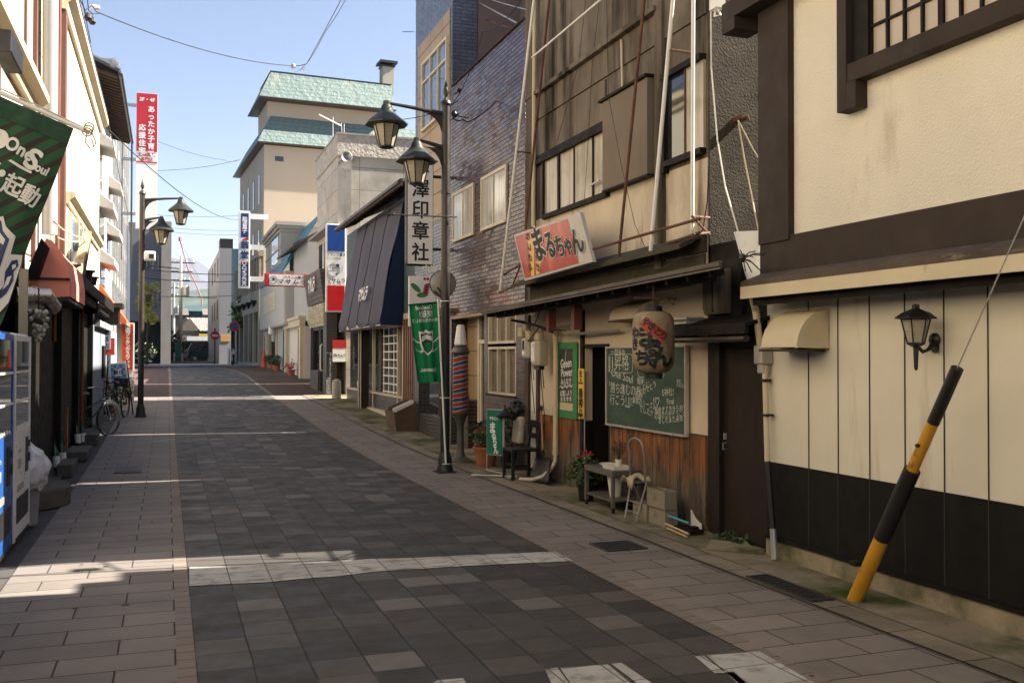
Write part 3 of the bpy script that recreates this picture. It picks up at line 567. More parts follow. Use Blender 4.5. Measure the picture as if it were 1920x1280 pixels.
# timber outriggers + lean-to canopy
cxe = 4.22; cy0, cy1 = 6.72, 13.0
def ce(y): return 2.455-(y-cy0)/(cy1-cy0)*.12
CI = 8.02
b = B(); b.ext([(cxe, cy0, ce(cy0)), (X2-.003, CI, 2.55), (X2-.003, cy1, 2.46), (cxe, cy1, ce(cy1))], (0, 0, .028)); obj('canopy_roof', b, M('tin_canopy', (.045, .037, .029), .75, .3, 2, .4, 30, .01, stain=((.09, .07, .05), .3, .3, 3), stain2=((.05, .022, .01), .25, .5, 5)), t)
b = B(); b.beam((cxe-.02, cy0, ce(cy0)+.0), (cxe-.02, cy1, ce(cy1)+.0), .024, .036); b.beam((cxe-.015, cy0, ce(cy0)-.035), (cxe-.015, cy1, ce(cy1)-.035), .018, .018); obj('canopy_gutter', b, M('canopy_edge', (.075, .056, .038), .6, .2, 2, .3, 30, .004, stain=((.07, .04, .02), .35, .3, 4)), t)
b = B()
for i in range(17):
    y = cy0+.25+i*.37; q = min(1, (y-cy0)/(CI-cy0)); za = ce(y)-.055; b.beam((cxe+.03, y, za), (cxe+.03+(X2-.034-cxe)*q, y, za+(.105)*q), .045, .06)
obj('rafter', b, m_darkwood, t)
b = B(); b.beam((cxe+.20, cy0+.45, 2.38), (cxe+.20, cy1-.1, 2.27), .05, .05); b.beam((4.66, CI, 2.41), (4.66, cy1-.1, 2.32), .06, .07); obj('purlin', b, m_darkwood, t)
for px in (1081, 1033): y = yx(px, 4.55, 600); b = B(); b.box(4.5, 4.60, y-.045, y+.045, 2.02, 2.42); obj('hanging_strut', b, M('red_brown_strut', (.13, .035, .022), .6, .2, 4, .2), t)
b = B(); b.ext([(X2-.30, Y0+.02, zc+.12), (X2-.30, Y0+.02, zc+.16), (X2-.004, Y0+.02, zc+.30), (X2-.004, Y0+.02, zc+.26)], (0, 4.85, -.06)); b.beam((X2-.03, Y0, 2.80), (X2-.03, 12.9, 2.78), .05, .16); b.box(X2-.03, X2-.004, Y0+.02, 12.9, 2.47, 2.70); obj('flashing', b, M('mossy_flashing', (.055, .046, .026), .9, .3, 3, .5, 40, .006, stain=((.06, .045, .03), .4, .4, 4)), t)
b = B(); b.tube([(4.80, 12.6, 2.09), (4.80, 11.15, 2.10)], .014, 8); b.box(4.80, X2, 11.10, 11.2, 2.06, 2.14); b.tube([(4.82, 11.3, 1.98), (4.85, 9.9, 2.0)], .018, 8); b.tube([(4.86, 11.05, 2.12), (4.8, 11.05, 2.12)], .045, 12); obj('awning_rail', b, m_galv, t)
# windows upstairs
b = B(); y0, y1 = 10.30, 12.34; b.box(X2-.06, X2-.0, y0, y1, 3.60, 3.66); b.box(X2-.07, X2-.001, y0-.02, 12.92, 4.40, 4.46); b.box(X2-.05, X2-.0, y1, y1+.05, 3.60, 4.40); b.box(X2-.05, X2, y0, y0+.03, 3.66, 4.4)
wnd = obj('window', b, m_darkwood, t)
for i, (a, c, mm) in enumerate([(y0+.03, y0+.42, m_frost), (y0+.45, y0+1.0, m_frost), (y0+1.03, y0+1.50, m_frost), (y0+1.56, y1-.0, m_frost)]):
    b = B(); b.box(X2-.015-.006*(i % 2), X2, a, c, 3.66, 4.40); obj('pane', b, mm, wnd)
b = B(); b.box(X2-.032, X2-.022, y0+.42, y0+.45, 3.66, 4.4); b.box(X2-.03, X2-.0, y0+1.0, y0+1.03, 3.66, 4.4); b.box(X2-.035, X2, y0+1.5, y0+1.56, 3.66, 4.4); obj('window_stile', b, m_darkwood, wnd)
b = B(); b.tube([(X2-.06, y0+.16, 3.82), (X2-.06, y0+.42, 3.80)], .012, 6); obj('window_bar', b, m_whitepaint, wnd)
b = B(); b.box(X2-.11, X2-.001, 9.16, 10.28, 3.66, 4.70); sb = obj('shutter_box', b, M('shutter_box', (.17, .135, .098), .85, .12, 1, .3, 30, .004, stain=((.12, .09, .06), .35, 5, 1.4)), t, bevel=.004)
b = B(); b.box(X2-.15, X2-.0, 9.13, 10.33, 4.701, 4.73); b.box(X2-.115, X2, 9.15, 10.29, 3.64, 3.659); obj('shutter_box_lid', b, m_darkwood, sb)
b = B(); y0, y1 = 8.14, 8.87; b.box(X2-.07, X2, y1, y1+.05, 3.62, 4.66); b.box(X2-.08, X2, y0, y1+.06, 4.60, 4.66); b.box(X2-.07, X2, y0, y1, 3.68, 3.74)
w2 = obj('window', b, m_darkwood, t)
b = B(); b.box(X2-.02, X2, 8.50, y1, 3.74, 4.60); obj('pane', b, m_glassdark, w2)
b = B(); b.box(X2-.032, X2, y0, 8.47, 3.74, 4.60); obj('pane', b, m_frost, w2)
b = B(); b.box(X2-.04, X2, 8.47, 8.50, 3.74, 4.6); obj('window_stile', b, m_wood, w2)
b = B(); b.box(X2-.10, X2, 9.05, 12.95, 5.38, 5.44); b.box(X2-.08, X2, 12.72, 12.95, 2.7, 9.5); b.box(X2-.06, X2, 8.94, 9.10, 2.62, 9.5); obj('ledge', b, m_plaster2, t, bevel=.01)
b = B(); b.box(X2-.05, X2, 10.1, 12.95, 4.47, 4.52); obj('hood_board', b, m_darkwood, t)
# steel frame standing off the facade (old sign frame)
fr = thing('steel_sign_frame', 'tall frame of white and rusty steel poles standing off the plaster facade', 'sign frame', (4.5, 9, 2.7))
XF = 4.55
def pole(p, q, X, r, name, mat, Xb=None, par=fr):
    b = B(); b.tube([onX(*p, X), onX(*q, Xb or X)], r, 8); obj(name, b, mat, par, smooth='auto')
pole((1220, 470), (1267, -60), XF, .021, 'white_pole', m_whitepaint)
pole((1298, 432), (1300, -60), XF, .019, 'white_pole', m_whitepaint)
pole((1160, 482), (1214, -60), XF, .017, 'rusty_pole', m_rust)
pole((1102, 470), (1312, 402+8), XF-.02, .015, 'rusty_pole', m_rust)
pole((1312, 436), (1210, 472), XF+.03, .016, 'rusty_pole', m_rust, X2)
pole((1298, 406), (1330, 408), XF-.03, .012, 'rusty_brace', m_rust, X2); pole((1300, 408), (1330, 440), XF-.03, .010, 'rusty_brace', m_rust, X2); pole((1300, 440), (1330, 436), XF-.03, .012, 'rusty_brace', m_rust, X2)
pole((1258, 94), (1298, 100), XF, .014, 'rusty_brace', m_rust)
pole((985, 430), (1036, -60), XF, .018, 'rusty_pole', m_rust)
pole((998, 108), (1150, -20), XF-.1, .013, 'white_pole', m_whitepaint)
fr2 = thing('steel_sign_frame', 'slim white pole with rusty foot frame leaning against the plum tiled wall', 'sign frame', (4.6, 13, 2.7))
pole((938, 545), (1006, -40), 4.6, .022, 'white_pole', m_whitepaint, par=fr2)
pole((940, 518), (985, 490), 4.6, .014, 'rusty_pole', m_rust, 4.9, fr2); pole((936, 548), (1010, 520), 4.6, .014, 'rusty_pole', m_rust, 4.8, fr2); pole((962, 533), (975, 500), 4.6, .012, 'rusty_brace', m_rust, par=fr2)
pole((970, 284), (1000, 288), 4.6, .010, 'rusty_brace', m_rust, 4.9, fr2)
b = B(); b.tube([onX(1000, 425, 4.85), onX(1003, -60, 4.85)], .03, 10); solo('downpipe', b, m_pvc, 'straight cream downpipe where the plaster building meets the tiled one', 'downpipe', smooth='auto')
b = B(); b.tube([onX(1165, 75, 4.88), onX(1167, 175, 4.88)], .014, 8); solo('short_pipe', b, m_pvc, 'short pale pipe on the stained wall above the shutter box', 'pipe', smooth='auto')
# thin wires hanging down the facade
def wires(lines, label, X, r=.004, mat=None, cat='cable', group=None):
    b = B()
    for ln in lines: b.tube([onX(a, c, X) for a, c in ln], r, 5)
    return solo('hanging_cable', b, mat or m_black, label, cat, group=group)
wires([[(1100, -20), (1085, 120), (1045, 265)]], 'thin dark cable slanting past the long window of the plaster facade', 4.85, .004)
wires([[(1126, -20), (1110, 130), (1103, 260), (1095, 390)]], 'thin cable dropping from the top left of the plaster facade', 4.84, .0035)
wires([[(1137, -20), (1141, 180), (1165, 310), (1190, 420), (1212, 470)]], 'long thin cable sagging past the shutter box to the canopy', 4.7, .0035)
wires([[(1333, 20), (1334, 130), (1345, 260), (1360, 350), (1383, 430), (1395, 490)]], 'white cable down the corner of the dark rendered side wall', 4.90, .008, m_whitepaint)
wires([[(1330, 290), (1326, 380), (1318, 430), (1285, 480), (1240, 505)]], 'black cable curling from the corner to the canopy edge', 4.80, .006)
# bracket with cords on the rough side wall
t2 = thing('wall_anchor', 'small iron anchor with two pale cords on the dark rendered side wall', 'wall anchor', tuple(onY(1383, 225, 8.05)))
b = B(); p0 = onY(1383, 224, 8.05); b.box(p0.x-.03, p0.x+.05, 7.93, 8.09, p0.z-.02, p0.z+.02); b.tube([p0+Vector((-.02, -.12, -.02)), p0+Vector((-.02, -.2, -.02)), p0+Vector((-.0, -.2, -.07))], .012, 6); obj('anchor', b, m_rust, t2)
b = B(); b.tube([onY(1384, 226, 7.86), onY(1396, 300, 7.8), onY(1412, 380, 7.7), onY(1422, 432, 7.5)], .007, 6); b.tube([onY(1384, 226, 7.86), onY(1412, 280, 7.8), onY(1446, 335, 7.7)], .006, 6); obj('cord', b, m_pvc, t2)
# insulators at the top of the corner and broken umbrella-like wires by the sheet
t2 = thing('cable_bracket', 'white bracket with cable loops at the top of the plaster building corner', 'cable bracket', tuple(onX(1345, 8, 4.85)))
b = B(); c = onX(1345, 8, 4.85); b.box(c.x-.05, c.x+.05, c.y-.06, c.y+.06, c.z-.05, c.z+.06); b.tube([c, c+Vector((0, -.05, -.12)), c+Vector((0, .05, -.1)), c+Vector((0, .03, .02))], .01, 6); obj('bracket', b, m_whitepaint, t2)
t2 = thing('twig_bundle', 'bundle of bent wires and twigs tied to the canopy end before the white sheet', 'twigs', tuple(onX(1390, 490, 4.5)))
b = B(); c0 = onX(1392, 485, 4.5)
for dx, dy in ((20, -3), (24, -14), (40, -6), (44, -10), (28, 16), (18, 26), (34, 22), (-8, 14), (-4, -16), (6, 24)):
    q = onX(1392+dx, 485+dy, 4.5); b.tube([c0, (c0+q)/2+Vector((0, 0, .02)), q], .005, 5)
b.lathe([(.02, -.03), (.03, 0), (.02, .04)], c0, 8); obj('twigs', b, m_black, t2)
# ---- red shop sign, tilted on the canopy
TL, TR, BR_, BL = onX(963, 440, 4.42), onX(1087, 398, 4.42), onX(1111, 491, 4.50), onX(984, 527, 4.50)
t2 = thing('shop_sign', 'red and orange lightbox sign with brushed black characters tilted on the canopy', 'sign', tuple(BL))
th = Vector((.05, 0, 0)); rv = (TR-TL); uv_ = (TL-BL)
b = B(); b.ext([TL, TR, BR_, BL], th); obj('sign_box', b, M('sign_box_grey', (.50, .47, .42), .45, .05, 2, .1), t2, bevel=.003)
n_ = rv.cross(uv_).normalized(); off = -.004
def sp_(u, v, d=.004): return BL+(BR_-BL)*u*(1-v)+(TR-TL)*u*v+(TL-BL)*v+Vector((-d, 0, 0))
m, nt, p, co = newmat('sun_faded_red_acrylic')
f_ = nz(nt, co, 2.2, 3, .55, (1, 1.6, .7))
nt.links.new(mix(nt, (.40, .020, .006), (.60, .125, .04), rng(nt, f_, .50, .72)), p.inputs['Base Color']); p.inputs['Roughness'].default_value = .25
b = B(); b.quad(sp_(.02, .05), sp_(.835, .05), sp_(.835, .95), sp_(.02, .95)); b.f = [tuple(f) for f in b.f]; obj('red_face', b, m, t2)
b = B(); b.ext([sp_(.13, .05, .006), sp_(.18, .05, .006), sp_(.32, .82, .006), sp_(.27, .90, .006), sp_(.22, .80, .006)][::1], (-.001, 0, 0)); b.ext([sp_(.21, .06, .006), sp_(.27, .07, .006), sp_(.40, .55, .006), sp_(.345, .66, .006), sp_(.30, .55, .006)], (-.001, 0, 0)); obj('yellow_strip', b, M('yellow_strip', (.78, .50, .12), .4, .1, 3, 0), t2)
ru, uu = (BR_-BL).normalized(), (TL-BL).normalized()
org = sp_(.5, .5, .008); Wd = (TR-TL).length; Hd = (TL-BL).length
FB = [('ま', -.16, .10, .46, .85, 4), ('る', .05, .02, .36, .8, 0), ('ち', .21, -.06, .28, .9, 0), ('ゃ', .35, -.08, .26, .9, 0), ('ん', .50, -.08, .32, 1.0, 4)]
FB = [(s, x*Wd*.78-.02, y*Hd, z*1.05*Hd*1.55, sx, r) for s, x, y, z, sx, r in FB]
letters(FB, org, ru, uu, m_whiteink, t2, 'letter_outline', bold=.070, depth=.002); letters(FB, org, ru, uu, m_ink, t2, 'lettering', bold=.036, depth=.007)
letters([('やきとり', -.295*Wd, .05*Hd, .15, 1, 68), ('ほうず', -.20*Wd, -.12*Hd, .13, 1, 66)], org, ru, uu, m_ink, t2, 'small_lettering', bold=.02, depth=.004)
# ---- green notice, yellow strip, chalkboard
m_greentape = M('green_tape', (.03, .22, .07), .5, .12, 5, .3, 20, .004, stain=((.09, .33, .15), .3, 1, 6))
t2 = thing('green_framed_notice', 'black printed notice framed with green tape beside the doorway', 'notice', (X2-.03, 11.55, .92))
y0, y1 = 11.22, 11.93
b = B(); b.box(X2-.02, X2-.002, y0, y1, .93, 1.87); obj('backing', b, M('dark_poster', (.045, .05, .042), .4, .3, 6, .2, stain=((.5, .48, .42), .12, .3, 7)), t2)
b = B(); b.box(X2-.032, X2-.0205, y0-.01, y0+.12, .91, 1.87); b.box(X2-.032, X2-.0205, y1-.14, y1+.03, .90, 1.88); b.box(X2-.034, X2-.0215, y0, y1, 1.80, 1.89); b.box(X2-.034, X2-.0215, y0, y1, .90, .99); b.box(X2-.034, X2-.0215, y1-.02, y1+.07, 1.62, 1.76); b.box(X2-.034, X2-.0215, y1-.02, y1+.08, .88, 1.02); obj('tape_border', b, m_greentape, t2)
b = B(); b.box(X2-.025, X2-.0205, y0+.125, y1-.145, 1.0, 1.10); obj('cream_strip', b, m_trim, t2)
ctr = (X2-.021, (y0+y1)/2, 1.45)
letters([('Green', .0, .16, .16, .9, 4), ('Power', .02, .04, .15, .95, 4), ('みんなで', 0, -.08, .09, 1, 4), ('～～～', 0, -.15, .15, 1, 5), ('応援しよう', 0, -.23, .08, 1, 4), ('＊＊＊＊', 0, -.31, .11, .9, 3), ('一一一一', 0, .28, .11, .9, 80)], ctr, (0, -1, 0), (0, 0, 1), m_whiteink, t2, bold=.02)
t2 = thing('yellow_beer_strip', 'narrow yellow vertical sign strip with black characters on the door post', 'sign', (X2-.04, 11.1, .94))
ys_ = yx(1091, X2-.04, 735)
b = B(); b.box(X2-.052, X2-.04, ys_-.085, ys_+.085, .93, 1.55); obj('strip_panel', b, M('yellow_sign', (.75, .47, .05), .45, .06, 3, .05), t2)
letters(vert('一番搾り', 0, .12, .13, .125, 1.0)+[('生', 0, .24, .09)]+[('▪', 0, .17, .1), ('発売中', 0, -.275, .05)], (X2-.053, ys_, 1.24), (0, -1, 0), (0, 0, 1), m_ink, t2, bold=.035)
t2 = thing('chalkboard', 'large green chalkboard with handwritten chalk messages on the restaurant wall', 'chalkboard', (X2-.05, 9.4, .9))
by0, by1 = 8.46, 10.28; bz0, bz1 = .92, 1.80
m, nt, p, co = newmat('chalkboard_green')
nt.links.new(mix(nt, (.018, .045, .032), (.050, .088, .064), rng(nt, nz(nt, co, 2.5, 6, .7, (1, 1, 2)), .35, .72)), p.inputs['Base Color']); p.inputs['Roughness'].default_value = .7
b = B(); b.box(X2-.045, X2-.025, by0, by1, bz0, bz1); obj('board', b, m, t2)
b = B(); b.box(X2-.062, X2-.022, by0-.022, by0, bz0-.02, bz1+.02); b.box(X2-.062, X2-.022, by1, by1+.022, bz0-.02, bz1+.02); b.box(X2-.062, X2-.022, by0, by1, bz1, bz1+.02); b.box(X2-.075, X2-.022, by0, by1, bz0-.02, bz0)
for k in range(5): b.box(X2-.09, X2-.076, by0+.2+k*.36, by0+.23+k*.36, bz0-.022, bz0+.004)
obj('frame', b, m_alu, t2)
cc = (X2-.0455, (by0+by1)/2, (bz0+bz1)/2)
m_chalk = M('chalk', (.55, .56, .49), .95, .35, 30, 0, stain=((.09, .13, .10), .45, 1, 25))
letters([('一期最後', -.62, .385, .085, 1.1, -2), ('J1昇格', -.60, .265, .20, .95, -1), ('One Soul', -.52, .12, .135, 1.1, -8), ('〝勝ち進むのみ', -.50, -.035, .135, .95, -2), ('行こう! J1!', -.53, -.165, .135, 1.0, 0), ('━', -.38, -.225, .09, 1.4),
         ('優勝!', -.06, .07, .08), ('ほんとに', -.02, .0, .09, 1, 14), ('おめでとう', .10, -.01, .085, 1, 18), ('感動!', -.10, -.10, .08, 1, 3), ('最高のシーズン', .02, -.17, .08, 1, -6), ('でした!!', .06, -.245, .09, 1, -8), ('!♡', .30, -.15, .15, 1, 4),
         ('。', .37, -.22, .12), ('E神社!', .55, -.03, .09, 1, 5), ('Final', .60, -.12, .085, 1, 6), ('最後まであきらめず', .60, -.20, .075, 1, 6), ('応援ありがとうござい', .63, -.255, .075, 1, 6), ('ましたまた来年', .60, -.31, .075, 1, 6), ('のむ', .78, .09, .05, 1, -4), ('みんな', .80, .05, .05, 1, -4), ('がんばろう松本', .30, .36, .07, 1, -1)],
        cc, (0, -1, 0), (0, 0, 1), m_chalk, t2, 'chalk_writing', depth=.0015)
b = B()
def rrect(b, y0, y1, z0, z1, r=.05, x=X2-.0475):
    P = []
    for (cy, cz, a0) in ((y1-r, z1-r, 0), (y0+r, z1-r, 90), (y0+r, z0+r, 180), (y1-r, z0+r, 270)):
        for k in range(4): a = R(a0+k*30); P.append((x, cy+r*math.cos(a), cz+r*math.sin(a)))
    P.append(P[0]); b.tube(P, .0035, 4, cap=False)
rrect(b, 9.62, 10.24, 1.52, 1.73); rrect(b, 8.9, 9.5, 1.48, 1.74)
obj('chalk_outline', b, m_chalk, t2)
# half-round awning box behind the lantern
t2 = thing('vent_hood', 'weathered cream half-round hood behind the paper lantern', 'vent hood', (X2, 9.8, 2.1))
pr = [(X2-.002, 2.10)]+[(X2-.002-.26*math.cos(R(d)), 2.11+.20*math.sin(R(d))) for d in (0, 15, 30, 45, 60, 75, 90)]
b = B(); b.ext([(x, 9.12, z) for x, z in pr], (0, .66, 0)); obj('hood_shell', b, m_pvc, t2, smooth='auto')
b = B(); b.box(X2-.27, X2, 9.11, 9.79, 2.085, 2.099); obj('hood_lip', b, m_rust, t2)
# ---- paper lantern
LX, LY, LZ = 4.30, 7.78, 1.83
LY = yx(1225, LX, 640)
t2 = thing('paper_lantern', 'big weathered paper lantern with black brushed characters hanging under the canopy', 'lantern', (LX, LY, 1.5))
m, nt, p, co = newmat('lantern_paper')
spn = nt.nodes.new('ShaderNodeSeparateXYZ'); nt.links.new(co, spn.inputs[0])
rib = mth(nt, 'ABSOLUTE', mth(nt, 'SUBTRACT', mth(nt, 'FRACT', mth(nt, 'MULTIPLY', spn.outputs[2], 34)), .5))
c_ = mix(nt, (.20, .14, .08), (.36, .27, .16), rng(nt, nz(nt, co, 5, 6, .7), .35, .65)); c_ = mix(nt, c_, (.09, .06, .03), rng(nt, nz(nt, co, 4, 5, .7, (1, 1, .5)), .48, .66, 0, .85)); c_ = mix(nt, c_, (.18, .13, .07), rng(nt, rib, .44, .5, 0, .7))
nt.links.new(c_, p.inputs['Base Color']); p.inputs['Roughness'].default_value = .7; bumpn(nt, p, mth(nt, 'ADD', rib, nz(nt, co, 30, 3)), .5, .006)
prof = [(.10, .295)]+[(.10+.095*math.sin(R(a)), .195+.10*math.cos(R(a))) for a in (15, 40, 65, 90)]+[(.2, .05), (.198, -.08), (.195, -.14)]+[(.085+.11*math.cos(R(a)), -.15-.135*math.sin(R(a))) for a in (12, 35, 60, 85)]
prof = prof[::-1]
def lr(z):                                  # radius of the lantern at height z
    for (r0, z0), (r1, z1) in zip(prof, prof[1:]):
        if z0 <= z <= z1: return r0+(r1-r0)*(z-z0)/max(1e-6, z1-z0)
    return prof[0][0] if z < prof[0][1] else prof[-1][0]
b = B(); b.lathe(prof, (LX, LY, LZ), 40); obj('paper_body', b, m, t2, smooth='auto')
b = B(); b.lathe([(.085, -.335), (.085, -.28)], (LX, LY, LZ), 28); obj('bottom_ring', b, m_black, t2)
b = B(); b.lathe([(.085, .29), (.085, .345), (.05, .35)], (LX, LY, LZ), 28); obj('top_ring', b, m_black, t2)
b = B(); b.tube([(LX, LY, LZ+.34), (LX, LY, LZ+.56)], .008, 6); b.tube([(LX-.2, LY, LZ+.42), (LX+.25, LY, LZ+.42)], .010, 6); b.tube([(LX+.03, LY, LZ+.35), (LX+.12, LY-.05, LZ+.42), (LX+.2, LY-.02, LZ+.36), (LX+.25, LY, LZ+.5)], .005, 6); obj('hanger', b, m_rust, t2)
# characters wrapped on the curved paper
va = math.atan2(CAM.y-LY, CAM.x-LX)
def wrap(items, mat, name, bold, lift):
    o = letters(items, (0, 0, 0), (1, 0, 0), (0, 1, 0), mat, None, name, bold=bold, depth=0)
    for v in o.data.vertices:
        z = v.co.y; r = lr(z)+lift+v.co.z; a = va+v.co.x/.2
        v.co = Vector((LX+r*math.cos(a), LY+r*math.sin(a), LZ+z))-Vector((LX, LY, 1.5))
    o.parent = t2; return o
b = B(); 
def wq(u, z, lift=.003): a = va+u/.2; r = lr(z)+lift; return (LX+r*math.cos(a), LY+r*math.sin(a), LZ+z)
def band(b, P, Q, w, n=10, lift=.008):
    (u0, z0), (u1, z1) = P, Q; du, dz_ = u1-u0, z1-z0; L = math.hypot(du, dz_); nx, nz_ = -dz_/L*w, du/L*w
    b.grid(lambda s, q: wq(u0+du*s+nx*(q-.5), z0+dz_*s+nz_*(q-.5), lift), n, 4)
band(b, (-.105, .205), (.115, .035), .105, 14, .006); obj('red_band', b, M('faded_red', (.36, .045, .02), .7, .25, 6, .1, stain=((.42, .28, .17), .2, 1, 9)), t2)
wrap([('や', -.07, .185, .085, 1, -38), ('き', -.015, .145, .085, 1, -38), ('と', .04, .10, .085, 1, -38), ('り', .09, .06, .085, 1, -38)], m_ink, 'small_characters', .03, .012)
wrap([('や', -.20, .07, .15, .9, 0), ('ま', -.04, .045, .23, 1.25, 0), ('る', .0, -.05, .17, 1.2, 0), ('ち', -.115, -.15, .16, 1.1), ('ゃ', -.02, -.145, .17, 1.1), ('ん', .09, -.145, .22, 1.15, 8), ('き', -.20, -.02, .12, .9)], m_ink, 'brushed_characters', .045, .004)
# ---- electricity meters
def meter(px, py, X, w, h, label, dpth=.13):
    p_ = onX(px, py, X); t2 = thing('electricity_meter', label, 'electricity meter', tuple(p_), group='electricity meters')
    b = B(); b.box(X, X+dpth, p_.y-w/2, p_.y+w/2, p_.z-h/2, p_.z+h/2); obj('case', b, M('meter_case', (.36, .31, .23), .5, .08, 4, .2, stain=((.12, .09, .06), .2, 3, 5)), t2, bevel=.025)
    b = B(); b.box(X-.006, X+.001, p_.y+w*.08, p_.y+w*.38, p_.z-h*.28, p_.z+h*.36); obj('meter_window', b, m_glassdark, t2)
    b = B(); b.box(X-.004, X+.0, p_.y+w*.02, p_.y+w*.44, p_.z-h*.34, p_.z+h*.42); obj('window_surround', b, m_whitepaint, t2)
    b = B(); b.tube([(X+.08, p_.y, p_.z-h/2), (X+.1, p_.y+.02, p_.z-h/2-.25), (X+.14, p_.y, .9)], .006, 6); b.tube([(X+.08, p_.y-.06, p_.z-h/2), (X+.1, p_.y-.08, p_.z-h/2-.3)], .006, 6); b.box(X+.02, X+.10, p_.y-w*.3, p_.y+w*.3, p_.z-h/2-.05, p_.z-h/2+.01); obj('cable', b, m_black, t2)
meter(985, 652, 4.74, .30, .30, 'left-hand grey meter box, farther along under the canopy'); meter(1003, 662, 4.66, .32, .34, 'right-hand grey meter box, nearer the green notice')
t2 = thing('junction_box', 'crumpled pale cable boxes and loops above the meters', 'junction box', (4.8, 12.8, 2.0))
b = B(); c = onX(988, 622, 4.75)
for dx, dy, s in ((-8, 0, .10), (6, 6, .09), (22, 8, .08), (-2, -8, .07)):
    q = onX(988+dx, 622+dy, 4.75); b.box(q.x-s*.5, q.x+s*.5, q.y-s, q.y+s, q.z-s*.8, q.z+s*.7)
obj('boxes', b, m_pvc, t2, bevel=.02)
b = B(); b.tube([onX(960, 600, 4.6), onX(985, 605, 4.7), onX(1010, 612, 4.7), onX(1036, 622, 4.75)], .02, 8); b.tube([onX(1020, 560, 4.7), onX(1010, 590, 4.7), onX(1000, 615, 4.7)], .008, 6); b.tube([onX(1060, 620, 4.7), onX(1010, 615, 4.7), onX(990, 640, 4.7)], .008, 6); obj('cable', b, m_black, t2)
# ---- flexible drain pipe
t2 = thing('drain_pipe', 'cream vertical drain pipe with a curving flexible foot by the green notice', 'pipe', (4.85, 12.0, 0))
yp = yx(1042, 4.86, 700)
b = B(); b.tube([(4.86, yp, 2.1), (4.86, yp, .42)], .035, 10); obj('upright_pipe', b, m_pvc, t2, smooth='auto')
b = B(); b.tube([(4.86, yp, .44), (4.85, yp-.02, .32), (4.80, yp+.02, .2), (4.72, yp+.12, .10), (4.62, yp+.25, .05), (4.5, yp+.4, .045)], .026, 10); obj('flexible_pipe', b, M('flex_pipe', (.55, .48, .38), .7, .15, 20, .6, 60, .01), t2, smooth='auto')
b = B(); b.lathe([(.042, 0), (.042, .06)], (4.86, yp, .40), 12); b.lathe([(.04, 0), (.04, .03)], (4.86, yp, 1.9), 12); obj('coupling', b, m_pvc, t2)
b = B(); b.tube([(4.9, yp+.02, .62), (4.95, yp+.1, 2.0)], .02, 8)
# ---- chalk white leftovers: handrail rod
b = B(); b.tube([onX(1096, 880, 4.9), onX(1096, 700, 4.9)], .009, 6); solo('door_track', b, m_galv, 'thin bright steel edge beside the restaurant doorway', 'door track')
# ================================================================= things on the pavement by the restaurant
def leafball(c, rad, n, size, seed, sq=1.0, flat=0):
    rr = random.Random(seed); b = B(); c = Vector(c)
    for i in range(n):
        while True:
            d = Vector((rr.uniform(-1, 1), rr.uniform(-1, 1), rr.uniform(-1, 1)))
            if .15 < d.length < 1: break
        p = c+Vector((d.x*rad, d.y*rad, d.z*rad*sq)); s = size*rr.uniform(.6, 1.4)
        a = Vector((rr.uniform(-1, 1), rr.uniform(-1, 1), rr.uniform(-.6, .8))).normalized(); e = a.orthogonal().normalized()
        e = (e*math.cos(i)+a.cross(e)*math.sin(i)); b.quad(p-e*s*.35, p+a*s*.5+e*s*.05, p+a*s, p+a*s*.5-e*s*.6+e*s*.2)
    return b
m_leaf = M('leaf_green', (.045, .085, .022), .55, .5, 14, 0); m_leafl = M('leaf_yellow_green', (.16, .19, .04), .6, .45, 8, 0); m_leafd = M('leaf_dark', (.02, .035, .018), .6, .4, 12, 0)
m_petal = M('red_petal', (.42, .015, .03), .6, .3, 20, 0); m_terra = M('terracotta', (.32, .11, .045), .8, .15, 5, .3, stain=((.16, .07, .04), .25, 2, 5)); m_plast = M('white_plastic', (.70, .66, .58), .4, .05, 4, 0)
m_cane = M('brown_stem', (.08, .05, .03), .8)
def pot(c, r, h, mat, parent, taper=.72):
    b = B(); b.lathe([(r*taper, 0), (r*.97, h*.86), (r*1.07, h*.87), (r*1.07, h), (r*.93, h), (r*.9, h*.88)], c, 24); o = obj('pot', b, mat, parent, smooth='auto')
    b = B(); b.lathe([(.01, h*.89), (r*.9, h*.89)], c, 20); obj('soil', b, M('soil', (.03, .02, .013), 1, .3, 30, .5), o); return o
# flower pot
t2 = thing('potted_plant', 'leafy plant with red flowers in a dark tub at the left end of the workbench', 'potted plant', (4.72, 10.35, 0))
pc = (4.62, 10.30, .02); pot(pc, .11, .24, m_black, t2)
obj('foliage', leafball((4.62, 10.32, .36), .20, 320, .075, 3, .9), m_leaf, t2); obj('flowers', leafball((4.64, 10.35, .55), .07, 70, .04, 5, .6), m_petal, t2)
b = B(); [b.tube([(4.62, 10.3, .2), (4.62+random.uniform(-.1, .1), 10.3+random.uniform(-.12, .12), .5)], .004, 5) for _ in range(8)]; obj('stem', b, m_cane, t2)
